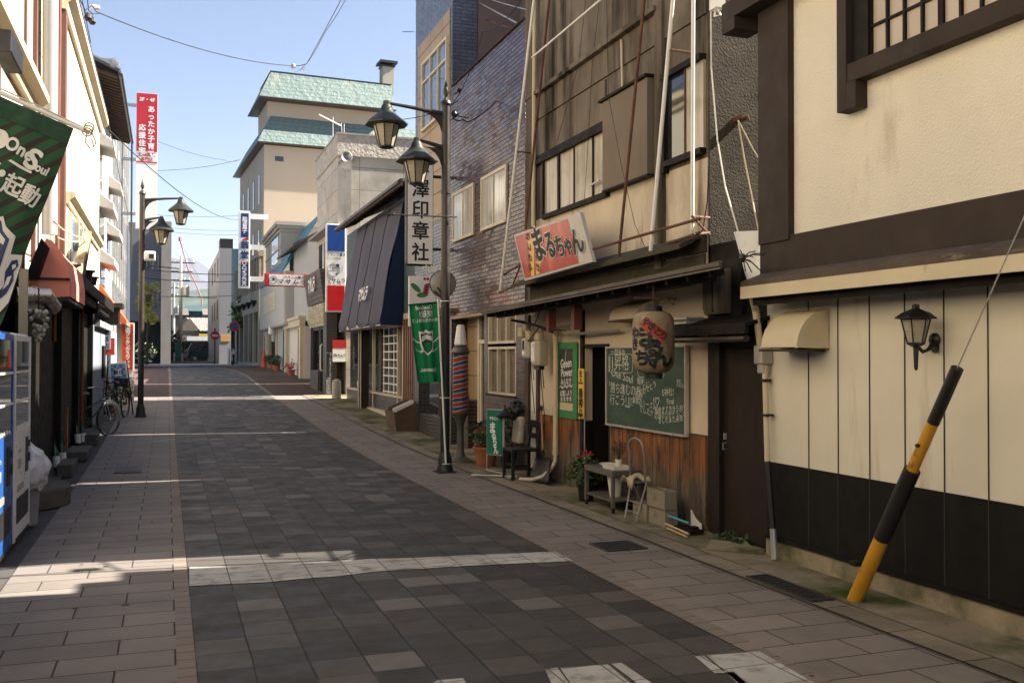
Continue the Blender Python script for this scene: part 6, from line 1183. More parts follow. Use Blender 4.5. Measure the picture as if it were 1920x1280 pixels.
# security camera on the left lamp
t = thing('camera_box', 'small white box housing on the far left lamp pole', 'camera', (-.45, 24.9, 4.2)); c = onY(281, 481, 24.85)
b = B(); b.box(c.x-.13, c.x+.13, 24.7, 24.98, c.z-.10, c.z+.12); obj('housing', b, m_signwhite, t, bevel=.03); b = B(); b.box(c.x-.02, c.x+.10, 24.69, 24.70, c.z-.06, c.z+.05); obj('lens_window', b, m_black, t)
b = B(); c = onY(268, 497, 25); b.box(-.6, 2.0, 24.98, 25.02, c.z-.02, c.z+.01); b.tube([(2.0, 25, c.z), (2.2, 25, c.z+.06)], .015, 6)
b = B(); c1_, c2_ = onY(283, 498, 25), onY(336, 504, 25); b.tube([c1_, c2_], .014, 6); b.tube([c1_, c1_+Vector((-.1, 0, -.06))], .014, 6); solo('banner_rod', b, m_black, 'thin dark banner rod reaching right from the far left lamp pole', 'rod')
b = B(); q = onY(264, 662, 24.9); b.tube([onY(264, 662, 25), onY(275, 655, 25), onY(290, 635, 25)], .018, 6); b.lathe([(.085, -.05), (.085, .05)], (-.6, 25, q.z), 14); solo('pole_bracket', b, m_black, 'black strap with curved hook low on the far left lamp pole', 'bracket')
# ---- green banner on the right lamp
t = thing('hanging_banner', 'bright green club banner seen from behind, tied to a white pole on the near lamp', 'banner', (3.6, 13.5, 1.2))
YG = 13.45
P00, P10, P01, P11 = onY(783, 717, YG), onY(829, 716, YG), onY(767, 570, YG), onY(821, 566, YG)
def bn(u, v): q = P00*(1-u)*(1-v)+P10*u*(1-v)+P01*(1-u)*v+P11*u*v; return q+Vector((0, .035*math.sin(u*9+v*1.5)*(1.2-v)+.02*math.sin(u*17), 0))
m_gb = M('banner_green', (.010, .20, .075), .75, .06, 2, .2, 40, .003, spec=.2)
b = B(); b.grid(bn, 28, 20); obj('cloth', b, m_gb, t, smooth=True)
fw, fh = (P11-P01).length, (P01-P00).length
import bmesh
def drape(V, F, fn, w, h, lift, parent):
    """cut a flat drawing into small faces and lay it on the rippled cloth fn(u, v)"""
    bm = bmesh.new(); vs = [bm.verts.new(v) for v in V]
    for f in F:
        try: bm.faces.new([vs[i] for i in f])
        except Exception: pass
    bmesh.ops.triangulate(bm, faces=bm.faces[:])
    for _ in range(5):
        E = [e for e in bm.edges if e.calc_length() > .022]
        if not E: break
        bmesh.ops.subdivide_edges(bm, edges=E, cuts=1); bmesh.ops.triangulate(bm, faces=[f for f in bm.faces if len(f.verts) > 3])
    bm.verts.index_update(); L = OFF[parent.name] if parent else Vector(); out = B()
    for v in bm.verts:
        u, q = v.co.x/w+.5, v.co.y/h+.5; p_ = fn(u, q); e = .002; n = (fn(u+e, q)-p_).cross(fn(u, q+e)-p_).normalized(); out.v.append(p_+n*(lift+v.co.z))
    out.f = [tuple(v.index for v in f.verts) for f in bm.faces]; bm.free(); return out
def flagletters(items, mat, parent, fn, w, h, name='lettering', bold=.03, lift=.004, mirror=False):
    o = letters(items, (0, 0, 0), (1, 0, 0), (0, 1, 0), mat, None, name, bold=bold, depth=0)
    V = [Vector((-v.co.x if mirror else v.co.x, v.co.y, v.co.z)) for v in o.data.vertices]; F = [tuple(p.vertices) for p in o.data.polygons]
    bpy.data.objects.remove(o); return obj(name, drape(V, F, fn, w, h, lift, parent), mat, parent)
def flagshape(polys, mat, parent, fn, w, h, name, lift=.004):
    V, F = [], []
    for P in polys: F.append(tuple(range(len(V), len(V)+len(P)))); V += [Vector((x, y, 0)) for x, y in P]
    return obj(name, drape(V, F, fn, w, h, lift, parent), mat, parent)
m_fw = M('banner_white', (.72, .70, .64), .8, .04, 3, 0)
flagletters([('OneSoul', .0, .50, .08, .9, 0), ('突破!', -.02, .40, .11, .9), ('その先を目指して', 0, .315, .055, .9), ('Semeto.', 0, -.40, .09, .9)][:3]+[('Epsomec.', .0, -.385, .085, .85)], m_fw, t, bn, fw, fh, mirror=True)
sh = lambda s, ox=0, oy=0: [(ox+x*s, oy+y*s) for x, y in [(0, .17), (.035, .145), (.09, .155), (.085, .02), (.06, -.07), (0, -.12), (-.06, -.07), (-.085, .02), (-.09, .155), (-.035, .145)]]
wing = [(.08, .03), (.13, .05), (.18, .10), (.20, .08), (.19, .0), (.15, -.06), (.09, -.10), (.06, -.08)]
def crest(t, fn, w, h, s, oy, ox=0, lift=.004, inner=m_gb):
    flagshape([sh(s*1.14, ox, oy)], m_fw, t, fn, w, h, 'crest_outline', lift); flagshape([[(ox+x*s, oy+y*s) for x, y in wing], [(ox-x*s, oy+y*s) for x, y in wing][::-1]], m_fw, t, fn, w, h, 'crest_wing', lift)
    flagshape([[(ox+(x*.8+.035)*s, oy+y*.8*s) for x, y in wing], [(ox-(x*.8+.035)*s, oy+y*.8*s) for x, y in wing][::-1]], inner, t, fn, w, h, 'crest_feather', lift+.002)
    flagshape([[(ox+x*s*.92, oy+y*s*.92-.0) for x, y in sh(1)]], m_navyink if inner != m_gb else m_ink, t, fn, w, h, 'crest_field', lift+.002)
    flagshape([[(ox-.06*s, oy+.03*s), (ox-.05*s, oy-.05*s), (ox, oy-.09*s), (ox+.05*s, oy-.05*s), (ox+.06*s, oy+.03*s)]], inner, t, fn, w, h, 'crest_stripes', lift+.004)
    flagshape([[(ox-.075*s, oy+.04*s), (ox-.07*s, oy+.11*s), (ox, oy+.13*s), (ox+.07*s, oy+.11*s), (ox+.075*s, oy+.04*s), (ox, oy+.075*s)][::-1]], m_fw, t, fn, w, h, 'crest_chevron', lift+.004)
crest(t, bn, fw, fh, 1.12, -.03)
b = B(); b.tube([onY(765, 572, YG-.02), onY(824, 566, YG-.02)], .010, 6); obj('cross_rod', b, m_black, t)
b = B(); b.tube([onY(821, 560, YG-.03), onY(836, 868, YG+.0)], .014, 8); b.tube([onY(822, 560, YG-.03), onY(905, 552, YG-.03)], .006, 6) if False else None; obj('white_pole', b, m_signwhite, t)
b = B()
for py in (565, 745, 868): q = onY(835, py, LPY); b.tube([(LPX+.08*math.cos(a)-.0, LPY+.09*math.sin(a)-.02, q.z) for a in [2*math.pi*k/14 for k in range(15)]], .007, 5, cap=False)
obj('tie', b, m_signwhite, t)
# ================================================================= LEFT SIDE
XL = -1.75
def cornice(t, y0, y1, z, X=XL, d=.16, h=.22, name='cornice'):
    b = B(); P = [(X-.01, z), (X+d*.35, z), (X+d*.5, z+h*.35), (X+d, z+h*.6), (X+d, z+h), (X-.01, z+h)]
    b.ext([(x, y0, zz) for x, zz in P], (0, y1-y0, 0)); return obj(name, b, m_trim, t)
t = thing('near_cream_shop', 'near left cream shop building with moulded trims and brown timber posts', 'building', (XL, 8, 0))
b = B(); b.box(-9, XL, -8, 18.45, 2.7, 8.0); obj('upper_wall', b, m_lcream, t)
b = B(); b.box(-9, XL-.1, -8, 18.45, -.1, 2.7); obj('ground_wall', b, m_darkwood, t)
cornice(t, 2, 14.3, 4.95, d=.22, h=.26); cornice(t, 4, 9.6, 3.9, d=.14, h=.2)
b = B()
for y in (10.9, 11.6, 13.6): b.box(XL-.01, XL+.03, y-.05, y+.05, 2.7, 8)
for y in (17.2, 18.2): b.box(XL-.02, XL+.07, y-.14, y+.14, 2.6, 8.0)
b.box(XL-.01, XL+.05, 14.4, 14.52, 2.7, 8); obj('timber_post', b, M('red_brown_post', (.12, .045, .028), .6, .2, 3, .2), t)
b = B(); b.box(XL-.01, XL+.02, 15.1, 16.3, 3.9, 8); b.box(XL-.01, XL+.03, 16.6, 17.05, 2.7, 8); obj('tile_band', b, brickmat('cream_tile_band', (.55, .46, .30), (.50, .42, .27), (.25, .2, .13), .3, .3, .012, rough=.5, off=0), t)
b = B(); b.box(XL-.005, XL+.03, 8.0, 10.2, 5.6, 7.2); w_ = obj('window', b, m_whiteframe, t); b = B(); b.box(XL+.0, XL+.035, 8.1, 10.1, 5.7, 7.1); obj('pane', b, m_glasssky, w_)
b = B(); b.tube([onX(95, -40, -1.60), onX(93, 440, -1.60)], .105, 14); t2 = solo('downpipe', b, M('grey_white_pipe', (.33, .33, .33), .4, .05), 'thick white drainpipe on the near left cream building', 'downpipe', smooth='auto')
t = thing('second_cream_building', 'brightly lit cream building on the left with long moulded eave', 'building', (XL, 23, 0))
b = B(); b.box(-9, XL+.01, 18.5, 27.75, 2.9, 7.75); obj('upper_wall', b, m_lcream, t); b = B(); b.box(-9, XL-.08, 18.5, 27.75, -.1, 2.9); obj('ground_wall', b, m_darkwood, t)
cornice(t, 18.0, 27.8, 7.65, d=.22, h=.34, name='eave_moulding'); cornice(t, 19.0, 27.4, 4.45, d=.16, h=.22)
b = B(); b.box(XL+.0, XL+.23, 18.0, 27.85, 8.0, 8.05); obj('roof_edge', b, m_brownmetal, t)
b = B(); b.box(XL+.01, XL+.06, 19.3, 22.6, 3.25, 4.35); w_ = obj('window', b, m_whiteframe, t)
b = B()
for k in range(3): b.box(XL+.05, XL+.065, 19.4+k*1.06, 20.36+k*1.06, 3.35, 4.28)
obj('pane', b, m_glasssky, w_)
b = B(); b.box(XL+.06, XL+.12, 20.35, 20.45, 3.25, 4.35); b.box(XL+.06, XL+.12, 21.4, 21.5, 3.25, 4.35); obj('mullion', b, m_whiteframe, w_)
# pent roof / shop canopy running along the left fronts
t = thing('shop_canopy', 'dark metal pent canopy over the timber shopfront on the left', 'canopy', (-1.5, 18, 2.8))
b = B(); b.ext([(XL-.0, 14.9, 3.02), (XL-.0, 14.9, 3.06), (-1.22, 14.9, 2.88), (-1.22, 14.9, 2.83)], (0, 9.5, .1)); b.box(-1.24, -1.19, 14.9, 24.4, 2.72, 2.90); obj('roof_sheet', b, m_darkwood, t)
b = B(); b.box(XL, -1.26, 14.95, 15.0, 2.6, 2.9); b.box(XL, -1.26, 20.0, 20.08, 2.5, 2.9); b.box(-1.35, -1.28, 15.0, 24.3, 2.60, 2.72); obj('bracket', b, m_darkwood, t)
t = thing('leaning_timber', 'weathered timber ladder pole leaning above the left canopy', 'timber', (-1.5, 21, 3)); b = B(); p0, p1 = onX(140, 528, -1.45), onX(164, 438, -1.45); b.beam(p0, p1, .14, .10); obj('pole', b, M('weathered_wood', (.34, .25, .14), .9, .3, 6, .6, 30, .01, stain=((.10, .07, .04), .4, 3, 6)), t)
b = B(); p2 = p0+Vector((.05, .5, 0)); b.beam(p2, p1+Vector((0, .4, -.0)), .09, .08); obj('second_pole', b, m_wood, t)
for k, (px, py, s) in enumerate(((122, 515, 1.1), (162, 520, .8), (174, 528, .6))):
    c = onX(px, py, -1.4); b = B(); b.lathe([(.10*s, -.12*s), (.14*s, .10*s), (.20*s, .13*s), (.19*s, .16*s), (.05*s, .15*s)], c, 14); solo('planter_pot', b, m_black, ['large black planter on the left canopy beside the red awning', 'medium black planter at the foot of the leaning timber', 'small black planter right of the leaning timber'][k], 'planter', smooth='auto')
b = B(); p_ = onX(12, 100, -1.45); b.beam(p_+Vector((0, -.25, .05)), p_+Vector((.03, .25, -.02)), .16, .22); b.tube([p_, p_+Vector((-.3, 0, .1))], .02, 6); solo('flood_light', b, m_black, 'black box floodlight on the near left cream wall', 'flood light', bevel=.01)
# red awning
t = thing('red_awning', 'coral red box awning with dark side over the left shopfront', 'awning', (-1.4, 13.5, 2.8)); m_red = M('coral_canvas', (.85, .30, .21), .8, .06, 1.5, .25, 12, .01, stain=((.72, .22, .15), .2, 3, 1.5), spec=.15)
YA = 13.0; ra1 = 15.3; W1_, F1_, F2_, W2_ = onY(86, 446, YA), onY(125, 487, YA), onY(131, 523, YA), onY(64, 521, YA); V3_, V4_, V5_ = onY(131, 556, YA), onY(34, 556, YA), onY(46, 524, YA)
dv = Vector((0, ra1-YA, 0))
b = B(); b.ext([W2_, F2_, F1_, onY(99, 452, YA), W1_], (0, .01, 0)); b.add([W1_, F1_, F1_+dv, W1_+dv], [(0, 1, 2, 3)]); b.add([F1_, F2_, F2_+dv, F1_+dv], [(0, 1, 2, 3)]); obj('canvas', b, m_red, t)
b = B(); b.ext([V5_, F2_+Vector((0, 0, -.008)), V3_, V4_], (0, .012, 0)); b.add([F2_+Vector((.004, 0, 0)), V3_+Vector((.004, 0, 0)), V3_+dv, F2_+dv], [(0, 1, 2, 3)]); obj('valance', b, m_red, t)
b = B(); b.ext([onY(77, 446, 12.7), onY(89, 462, 12.7), onY(68, 522, 12.7), onY(46, 522, 12.7)], (0, .25, 0)); obj('dark_side', b, m_darkpaint, t)
b = B(); b.box(-1.74, V3_.x-.02, YA+.03, ra1-.02, V3_.z-.05, V3_.z-.01); b.box(W2_.x, F2_.x, YA-.02, YA-.005, F2_.z-.02, F2_.z+.01); obj('valance_frame', b, m_black, t)
# timber shopfront (dark) and posts
t = thing('timber_shopfront', 'black stained timber shopfront with vertical boards and copper downpipe', 'shopfront', (-1.6, 16, 0))
b = B(); y = 12.4
while y < 22.6: b.box(-1.66, -1.62, y, y+.185, .02, 2.6); y += .19
obj('boards', b, m_darkwood, t)
b = B()
for y in (12.3, 16.2, 19.2, 22.6): b.box(-1.64, -1.52, y-.07, y+.07, 0, 2.65)
obj('post', b, m_darkwood, t)
b = B(); b.tube([(-1.50, 19.6, gz(19)), (-1.50, 19.6, 2.6)], .03, 8); b.tube([(-1.50, 14.9, 1.9), (-1.50, 14.9, 2.6)], .03, 8); obj('copper_pipe', b, M('copper', (.20, .075, .03), .5, .15, 4, .1, metal=.3), t, smooth='auto')
b = B(); b.box(-1.55, -1.52, 17.1, 17.28, .05, .85); obj('orange_board', b, M('orange_board_wood', (.22, .07, .018), .6, .2, 4), t)
# hanging things below the awning
t = thing('glass_grape_lamp', 'cluster lamp of clear glass globes hanging under the red awning', 'lamp', (-1.2, 12.2, 2)); c = onX(72, 602, -1.25); rr = random.Random(5); b = B()
for k in range(46):
    a = rr.uniform(0, 6.28); zz = rr.uniform(-.20, .1); r = .095*math.sqrt(rr.random())*(1-max(0, -zz)/.3); q = c+Vector((r*math.cos(a), r*math.sin(a), zz)); b.lathe([(.004, -.026), (.020, -.017), (.026, 0), (.020, .017), (.004, .026)], q, 8)
obj('globes', b, M('pale_glass', (.26, .24, .20), .1, .1, 5, 0, spec=1), t, smooth=True); b = B(); b.tube([c+Vector((0, 0, .1)), c+Vector((0, 0, .34))], .008, 6); obj('hanger', b, m_black, t)
t = thing('exhaust_duct', 'shiny curved metal duct under the red awning', 'duct', (-1.4, 13, 2.4)); b = B(); b.tube([(-1.45, 12.2, 2.36), (-1.42, 13.6, 2.38)], .14, 16); b.tube([(-1.6, 12.0, 2.38), (-1.3, 12.1, 2.38), (-1.25, 12.3, 2.25)], .09, 12); obj('duct_tube', b, M('shiny_metal', (.5, .46, .40), .25, .1, 3, .05, metal=.8), t, smooth='auto')
b = B(); b.lathe([(.145, 0), (.145, .03)], (-1.43, 12.9, 2.37), 16, (0, 1, 0)); obj('band', b, m_galv, t)
b = B(); b.box(-1.45, -1.37, 11.05, 11.12, .05, 2.6); solo('timber_upright', b, m_trim, 'pale timber upright behind the vending machines', 'post')
# vending machines
m_conc3 = M('dark_damp_stone', (.10, .09, .078), .95, .2, 4, .6, 50, .008, stain=((.05, .045, .04), .35, 1, 4), spec=.15)
def vending(y0, y1, label, white):
    x0, x1, z0, z1 = -1.95, -1.24, .05, 1.88
    t = thing('vending_machine', label, 'vending machine', (x1, y0, .03), group='vending machines')
    m_body = M('vend_body', (.68, .68, .68) if white else (.012, .07, .26), .35, .03, 2, .05, 40)
    b = B(); b.box(x0, x1-.03, y0, y1, z0, z1+.02); obj('cabinet', b, m_body if not white else m_signwhite, t, bevel=.01)
    b = B()
    for a in ((y0, y0+.05, z0+.02, z1), (y1-.05, y1, z0+.02, z1), (y0+.05, y1-.05, .98, 1.04), (y0+.05, y1-.05, 1.83, z1)): b.box(x1-.03, x1, a[0], a[1], a[2], a[3])
    if white:
        b.box(x1-.03, x1, y0+.05, y1-.05, z0+.02, .98)
    else: b.box(x1-.03, x1, y0+.05, y1-.05, z0+.02, .98)
    obj('front_frame', b, m_body, t, bevel=.004)
    b = B(); b.box(x1-.12, x1-.11, y0+.05, y1-.05, 1.04, 1.83); obj('back_panel', b, M('vend_back', (.55, .56, .58) if not white else (.12, .12, .13), .4), t)
    b = B()
    for z in (1.04, 1.30, 1.56): b.box(x1-.11, x1-.02, y0+.05, y1-.05, z, z+.022)
    obj('shelf', b, m_signwhite, t)
    cols = [(.5, .05, .03), (.6, .35, .05), (.05, .2, .4), (.1, .35, .12), (.55, .5, .42), (.25, .1, .05)]
    for zi, z in enumerate((1.062, 1.322, 1.582)):
        for k in range(int((y1-y0-.14)/.095)):
            y = y0+.11+k*.095; b = B(); b.lathe([(.026, 0), (.030, .01), (.030, .12), (.022, .15), (.012, .17), (.012, .19)], (x1-.07, y, z), 10); obj('drink_bottle', b, MC[(k+zi*2+white) % 6], t, smooth='auto')
            
    b = B(); b.quad((x1-.008, y0+.05, 1.04), (x1-.008, y0+.05, 1.83), (x1-.008, y1-.05, 1.83), (x1-.008, y1-.05, 1.04)); obj('display_glass', b, m_clear, t)
    b = B()
    for z in (1.285, 1.545): b.box(x1-.006, x1+.004, y0+.06, y1-.06, z, z+.018)
    for k in range(6): b.box(x1-.002, x1+.006, y0+.10+k*.13, y0+.15+k*.13, 1.05, 1.075)
    obj('button_row', b, m_plast, t)
    b = B(); b.box(x1, x1+.006, y0+.12, y1-.15, .22, .44); b.box(x1, x1+.006, y1-.34, y1-.18, .62, .94); b.box(x1, x1+.01, y1-.14, y1-.08, .70, .78); b.box(x1, x1+.01, y1-.14, y1-.08, .84, .90); b.box(x1, x1+.008, y0+.1, y1-.1, .07, .10); obj('flap', b, m_black, t)
    b = B(); b.lathe([(.02, 0), (.02, .02)], (x1, y0+.22, .86), 10, (1, 0, 0)); b.box(x1, x1+.012, y0+.16, y0+.30, .70, .78); b.box(x1, x1+.008, y0+.12, y0+.5, .5, .56); obj('coin_panel', b, m_galv if white else m_galv, t)
    return t
MC = [M('can_%s' % n, c, .35, .1, 6, 0) for n, c in (('red', (.5, .04, .03)), ('amber', (.6, .33, .05)), ('blue', (.04, .16, .4)), ('green', (.06, .3, .1)), ('cream', (.6, .55, .45)), ('brown', (.22, .09, .04)))]
vending(9.32, 10.32, 'white and silver drinks vending machine next to the bagged bin', True)
vending(8.22, 9.22, 'blue drinks vending machine at the left edge of the view', False)
t = thing('bin_with_bag', 'grey bin with a crumpled translucent plastic bag beside the white vending machine', 'bin', (-1.35, 10.65, .03))
b = B(); b.lathe([(.13, 0), (.15, .55), (.15, .58)], (-1.33, 10.62, .03), 20); obj('bin_body', b, M('grey_bin', (.22, .22, .23), .5, .1), t, smooth='auto')
def bagf(u, v):
    a = 2*math.pi*u; r = .15+.06*math.sin(math.pi*min(1, v*1.4))+.03*noise.noise(Vector((math.cos(a)*2, math.sin(a)*2, v*5)))+.02*noise.noise(Vector((math.cos(a)*6, math.sin(a)*6, v*11)))
    r *= (1 if v < .75 else max(.1, 1-(v-.75)*3.2)); return Vector((-1.31+r*math.cos(a), 10.62+r*1.15*math.sin(a), .38+.45*v+.02*math.sin(a*5)))
b = B(); b.grid(bagf, 40, 20); obj('plastic_bag', b, M('plastic_bag', (.55, .55, .58), .25, .08, 6, .6, 14, .02, spec=.7), t, smooth=True)
b = B(); b.lathe([(.62, .0), (.62, .20), (.60, .23), (.01, .235)], (-1.66, 12.2, .0), 44); solo('round_stone_step', b, m_conc3, 'low round stone step by the timber shopfront', 'stone step', smooth='auto', bevel=.01)
for k, (x, y, w_, l_, h_, lab) in enumerate(((-1.34, 15.2, .20, .9, .18, 'long weathered stone block nearest the round step'), (-1.36, 17.3, .34, 1.2, .15, 'flat dark stone block behind the bottles'), (-1.36, 19.4, .34, .6, .20, 'stone step block crossed by a thin line of sun'))):
    b = B(); b.box(x-w_/2, x+w_/2, y-l_/2, y+l_/2, gz(y), gz(y)+h_); solo('stone_block', b, m_conc3, lab, 'stone block', bevel=.015, group='stone blocks by the shopfront')
def bottle(x, y, label, lean=.10):
    z = gz(y)+.02; t = thing('glass_bottle', label, 'bottle', (x, y, z), group='bottles by the timber shopfront'); ax = Vector((-lean, -lean*.6, 1)).normalized()
    b = B(); b.lathe([(.045, 0), (.05, .02), (.05, .25), (.035, .31), (.016, .36), (.015, .44), (.019, .45)], (x, y, z), 14, ax); obj('glass', b, M('dark_green_glass', (.015, .06, .03), .1, .1, 3, 0, spec=.8), t, smooth='auto')
    b = B(); b.lathe([(.0515, .06), (.0515, .22)], (x, y, z), 14, ax); obj('paper_label', b, m_signwhite, t, smooth='auto')
bottle(-1.50, 15.45, 'nearer green bottle with a white label propped on the boards'); bottle(-1.46, 15.95, 'second green bottle leaning behind the nearer one')
bottle(-1.50, 19.0, 'left bottle of the pair by the bicycle'); bottle(-1.42, 19.15, 'right bottle of the pair by the bicycle')
# blue-grey wall pier and small things beyond the timber front
t = thing('blue_grey_pier_building', 'shaded blue-grey rendered shop pier with small framed notice', 'building', (-1.5, 24, 0))
b = B(); b.box(-6, -1.52, 22.75, 27.7, -.1, 2.5); obj('wall', b, M('blue_grey_render', (.17, .19, .23), .85, .08, 1, .3), t); b = B(); b.box(-1.6, -1.40, 23.0, 27.8, 2.35, 2.5); obj('lintel', b, M('lintel_grey', (.22, .22, .24), .8), t)
b = B(); b.box(-1.51, -1.47, 25.6, 26.4, 1.15, 1.95); obj('notice', b, m_darkwood, t)
# bicycles
m_bikesteel = M('dull_bike_steel', (.06, .06, .06), .4, .1, 5, 0, metal=.5)
def wheel(b, c, r, n=28):
    b.tube([c+Vector((0, r*math.cos(a), r*math.sin(a))) for a in [2*math.pi*k/n for k in range(n+1)]], .022, 7, cap=False)
def bicycle(x, y, rz, label, color):
    z = gz(y); t = thing('bicycle', label, 'bicycle', (0, 0, 0), group='parked bicycles'); r = .33; W1, W2 = Vector((0, -.52, r)), Vector((0, .52, r))
    mf = M('bike_frame', color, .35, .1, 3, 0)
    for c, nm in ((W1, 'rear'), (W2, 'front')):
        b = B(); wheel(b, c, r); w_ = obj('wheel', b, m_black, t, smooth='auto'); b = B(); b.tube([c+Vector((-.05, 0, 0)), c+Vector((.05, 0, 0))], .022, 8)
        for k in range(12): a = 2*math.pi*k/12; b.tube([c+Vector((.012*(-1)**k, 0, 0)), c+Vector((0, (r-.02)*math.cos(a), (r-.02)*math.sin(a)))], .0018, 4)
        b.tube([c+Vector((0, (r-.025)*math.cos(a), (r-.025)*math.sin(a))) for a in [2*math.pi*k/24 for k in range(25)]], .008, 5, cap=False); obj('spokes', b, m_bikesteel, w_)
    S, Hd, BB, Ht = Vector((0, -.18, .68)), Vector((0, .38, .80)), Vector((0, -.06, .30)), Vector((0, .42, .66))
    b = B(); b.tube([S, BB], .015, 8); b.tube([BB, Ht], .018, 8); b.tube([S+Vector((0, .01, -.12)), Hd+Vector((0, 0, -.06))], .015, 8); b.tube([Hd, Ht], .02, 8)
    for s in (-.04, .04): b.tube([W1+Vector((s, 0, 0)), BB], .009, 6); b.tube([W1+Vector((s, 0, 0)), S], .008, 6); b.tube([W2+Vector((s, 0, 0)), Ht+Vector((s*.6, 0, 0))], .011, 6)
    obj('frame', b, mf, t, smooth='auto'); b = B(); b.tube([S, S+Vector((0, -.05, .18))], .013, 8); b.grid(lambda u, v: S+Vector(((.09-.05*v)*(u*2-1), -.19+.28*v, .20-.03*(u*2-1)**2)), 6, 6); obj('saddle', b, m_black, t, solid=.03)
    b = B(); b.tube([Hd, Hd+Vector((0, -.03, .14))], .012, 8); b.tube([Hd+Vector((-.28, -.14, .16)), Hd+Vector((-.2, -.02, .17)), Hd+Vector((0, .02, .14)), Hd+Vector((.2, -.02, .17)), Hd+Vector((.28, -.14, .16))], .011, 8); obj('handlebar', b, m_bikesteel, t, smooth='auto')
    b = B(); b.lathe([(.09, -.006), (.09, .006)], BB, 18, (1, 0, 0)); b.tube([BB+Vector((.05, 0, 0)), BB+Vector((.06, .1, -.12))], .009, 6); b.tube([BB+Vector((-.05, 0, 0)), BB+Vector((-.06, -.1, .12))], .009, 6); b.box(.05, .13, .06, .14, .16, .18); obj('crank', b, m_black, t)
    b = B(); b.tube([W1+Vector((.05, .02, -.02)), Vector((.16, -.50, .02))], .009, 6); obj('kickstand', b, m_galv, t)
    b = B()
    P = [W1+Vector((0, (r+.04)*math.cos(R(a)), (r+.04)*math.sin(R(a)))) for a in range(20, 181, 16)]; b.tube(P, .02, 6)
    P = [W2+Vector((0, (r+.04)*math.cos(R(a)), (r+.04)*math.sin(R(a)))) for a in range(10, 130, 16)]; b.tube(P, .02, 6); obj('mudguard', b, mf, t)
    t.location = (x, y, z); t.rotation_euler = (0, 0, rz); return t
b1 = bicycle(-1.42, 20.7, R(-36), 'black bicycle parked lengthwise by the blue-grey pier, wheel toward the street', (.012, .02, .022))
b2 = dup(b1, (-1.08, 24.6, gz(24.6)), R(-14), 'second bicycle with kickstand out, below the blue poster stand')
b = B(); c = Vector((-1.05, 25.0, gz(25)+.72)); b.box(c.x-.16, c.x+.16, c.y-.0, c.y+.26, c.z, c.z+.22); solo('bicycle_basket', b, m_black, 'black front basket of the second bicycle', 'basket')
# plants behind the bikes
t = thing('potted_plant', 'leafy plant with yellow-green leaves and red flowers behind the bicycles', 'potted plant', (-1.35, 26.5, gz(26))); pot((-1.35, 26.6, gz(26.6)), .2, .3, m_terra, t); obj('foliage', leafball((-1.3, 26.6, gz(26)+.62), .34, 340, .10, 71, 1.1), m_leaf, t); obj('yellow_leaves', leafball((-1.02, 26.8, gz(26)+.5), .22, 160, .09, 72, .9), m_leafl, t); obj('flowers', leafball((-1.4, 26.4, gz(26)+.7), .12, 40, .07, 73), m_petal, t)
# poster stand
t = thing('poster_stand', 'tilted poster stand with a blue grid poster in a white frame', 'poster stand', (-1.2, 25.6, gz(25)))
YP = 25.8; a_, b_, c_, d_ = onY(203, 681, YP), onY(237, 678, YP), onY(206, 722, YP), onY(242, 718, YP)
b = B(); b.ext([a_, c_, d_, b_], (0, .03, 0)); obj('frame_panel', b, m_signwhite, t, bevel=.02)
iw = lambda u, v: a_*(1-u)*(1-v)+b_*u*(1-v)+c_*(1-u)*v+d_*u*v+Vector((0, -.004, 0))
b = B(); b.quad(iw(.10, .07), iw(.10, .90), iw(.90, .90), iw(.90, .07)); obj('blue_sheet', b, M('pale_blue', (.22, .36, .55), .5, .1, 6), t)
b = B()
for i in range(5):
    for j in range(5):
        u0, v0 = .12+.155*i, .09+.162*j; q = [iw(u0, v0), iw(u0, v0+.13), iw(u0+.125, v0+.13), iw(u0+.125, v0)]; b.quad(*[p_+Vector((0, -.002, 0)) for p_ in q]) if (i+j) % 2 else None
obj('blue_cells', b, M('mid_blue', (.05, .13, .34), .5), t); b = B(); b.quad(*[iw(*p_)+Vector((0, -.004, 0)) for p_ in ((.33, .30), (.33, .62), (.66, .62), (.66, .30))]); obj('cream_square', b, m_signwhite, t)
letters([('街', -.06, 0, .11), ('ロ', .06, 0, .10)], iw(.5, .46)+Vector((0, -.005, 0)), (1, 0, 0), (0, 0, 1), m_ink, t, bold=.05)
b = B(); g = gz(25.8); b.tube([a_+Vector((.0, .04, .05)), (a_.x-.08, YP+.1, g)], .018, 6); b.tube([b_+Vector((0, .04, .05)), (d_.x+.10, YP-.05, g)], .018, 6); b.tube([(a_.x, YP+.05, g+.45), (d_.x+.05, YP+.02, g+.45)], .012, 6); obj('leg', b, m_black, t)
# upper things: tiled roof house
t = thing('pantile_roof_house', 'white house with black pantiled roof, deep dark eaves and white window hoods', 'building', (-1.9, 33, 0))
LY0 = 27.9; XE = -1.28
ze0 = zx(226, 118, XE) if False else 8.6
ye = yx(222, XE); ye2 = yx(241, XE); ze = (zx(222, 128, XE)+zx(240, 250, XE))/2
b = B(); b.box(-9, -1.85, LY0, ye2, -.1, ze-.2); obj('wall', b, m_white, t)
b = B(); b.ext([(XE, LY0-.3, ze), (XE, LY0-.3, ze+.08), (-6, LY0-.3, ze+2.2), (-6, LY0-.3, ze+2.05)], (0, ye2-LY0+.4, 0)); obj('roof_deck', b, m_darkwood, t)
b = B(); y = LY0-.25
while y < ye2: b.tube([(XE+.03, y, ze+.12), (-6, y, ze+2.24)], .075, 6); y += .27
obj('roof_tiles', b, M('black_pantile', (.045, .05, .06), .35, .2, 3, .2), t)
b = B(); y = LY0-.2
while y < ye2: b.beam((XE-.02, y, ze-.04), (-1.9, y, ze+.12), .06, .08); y += .34
obj('rafter', b, m_wood, t)
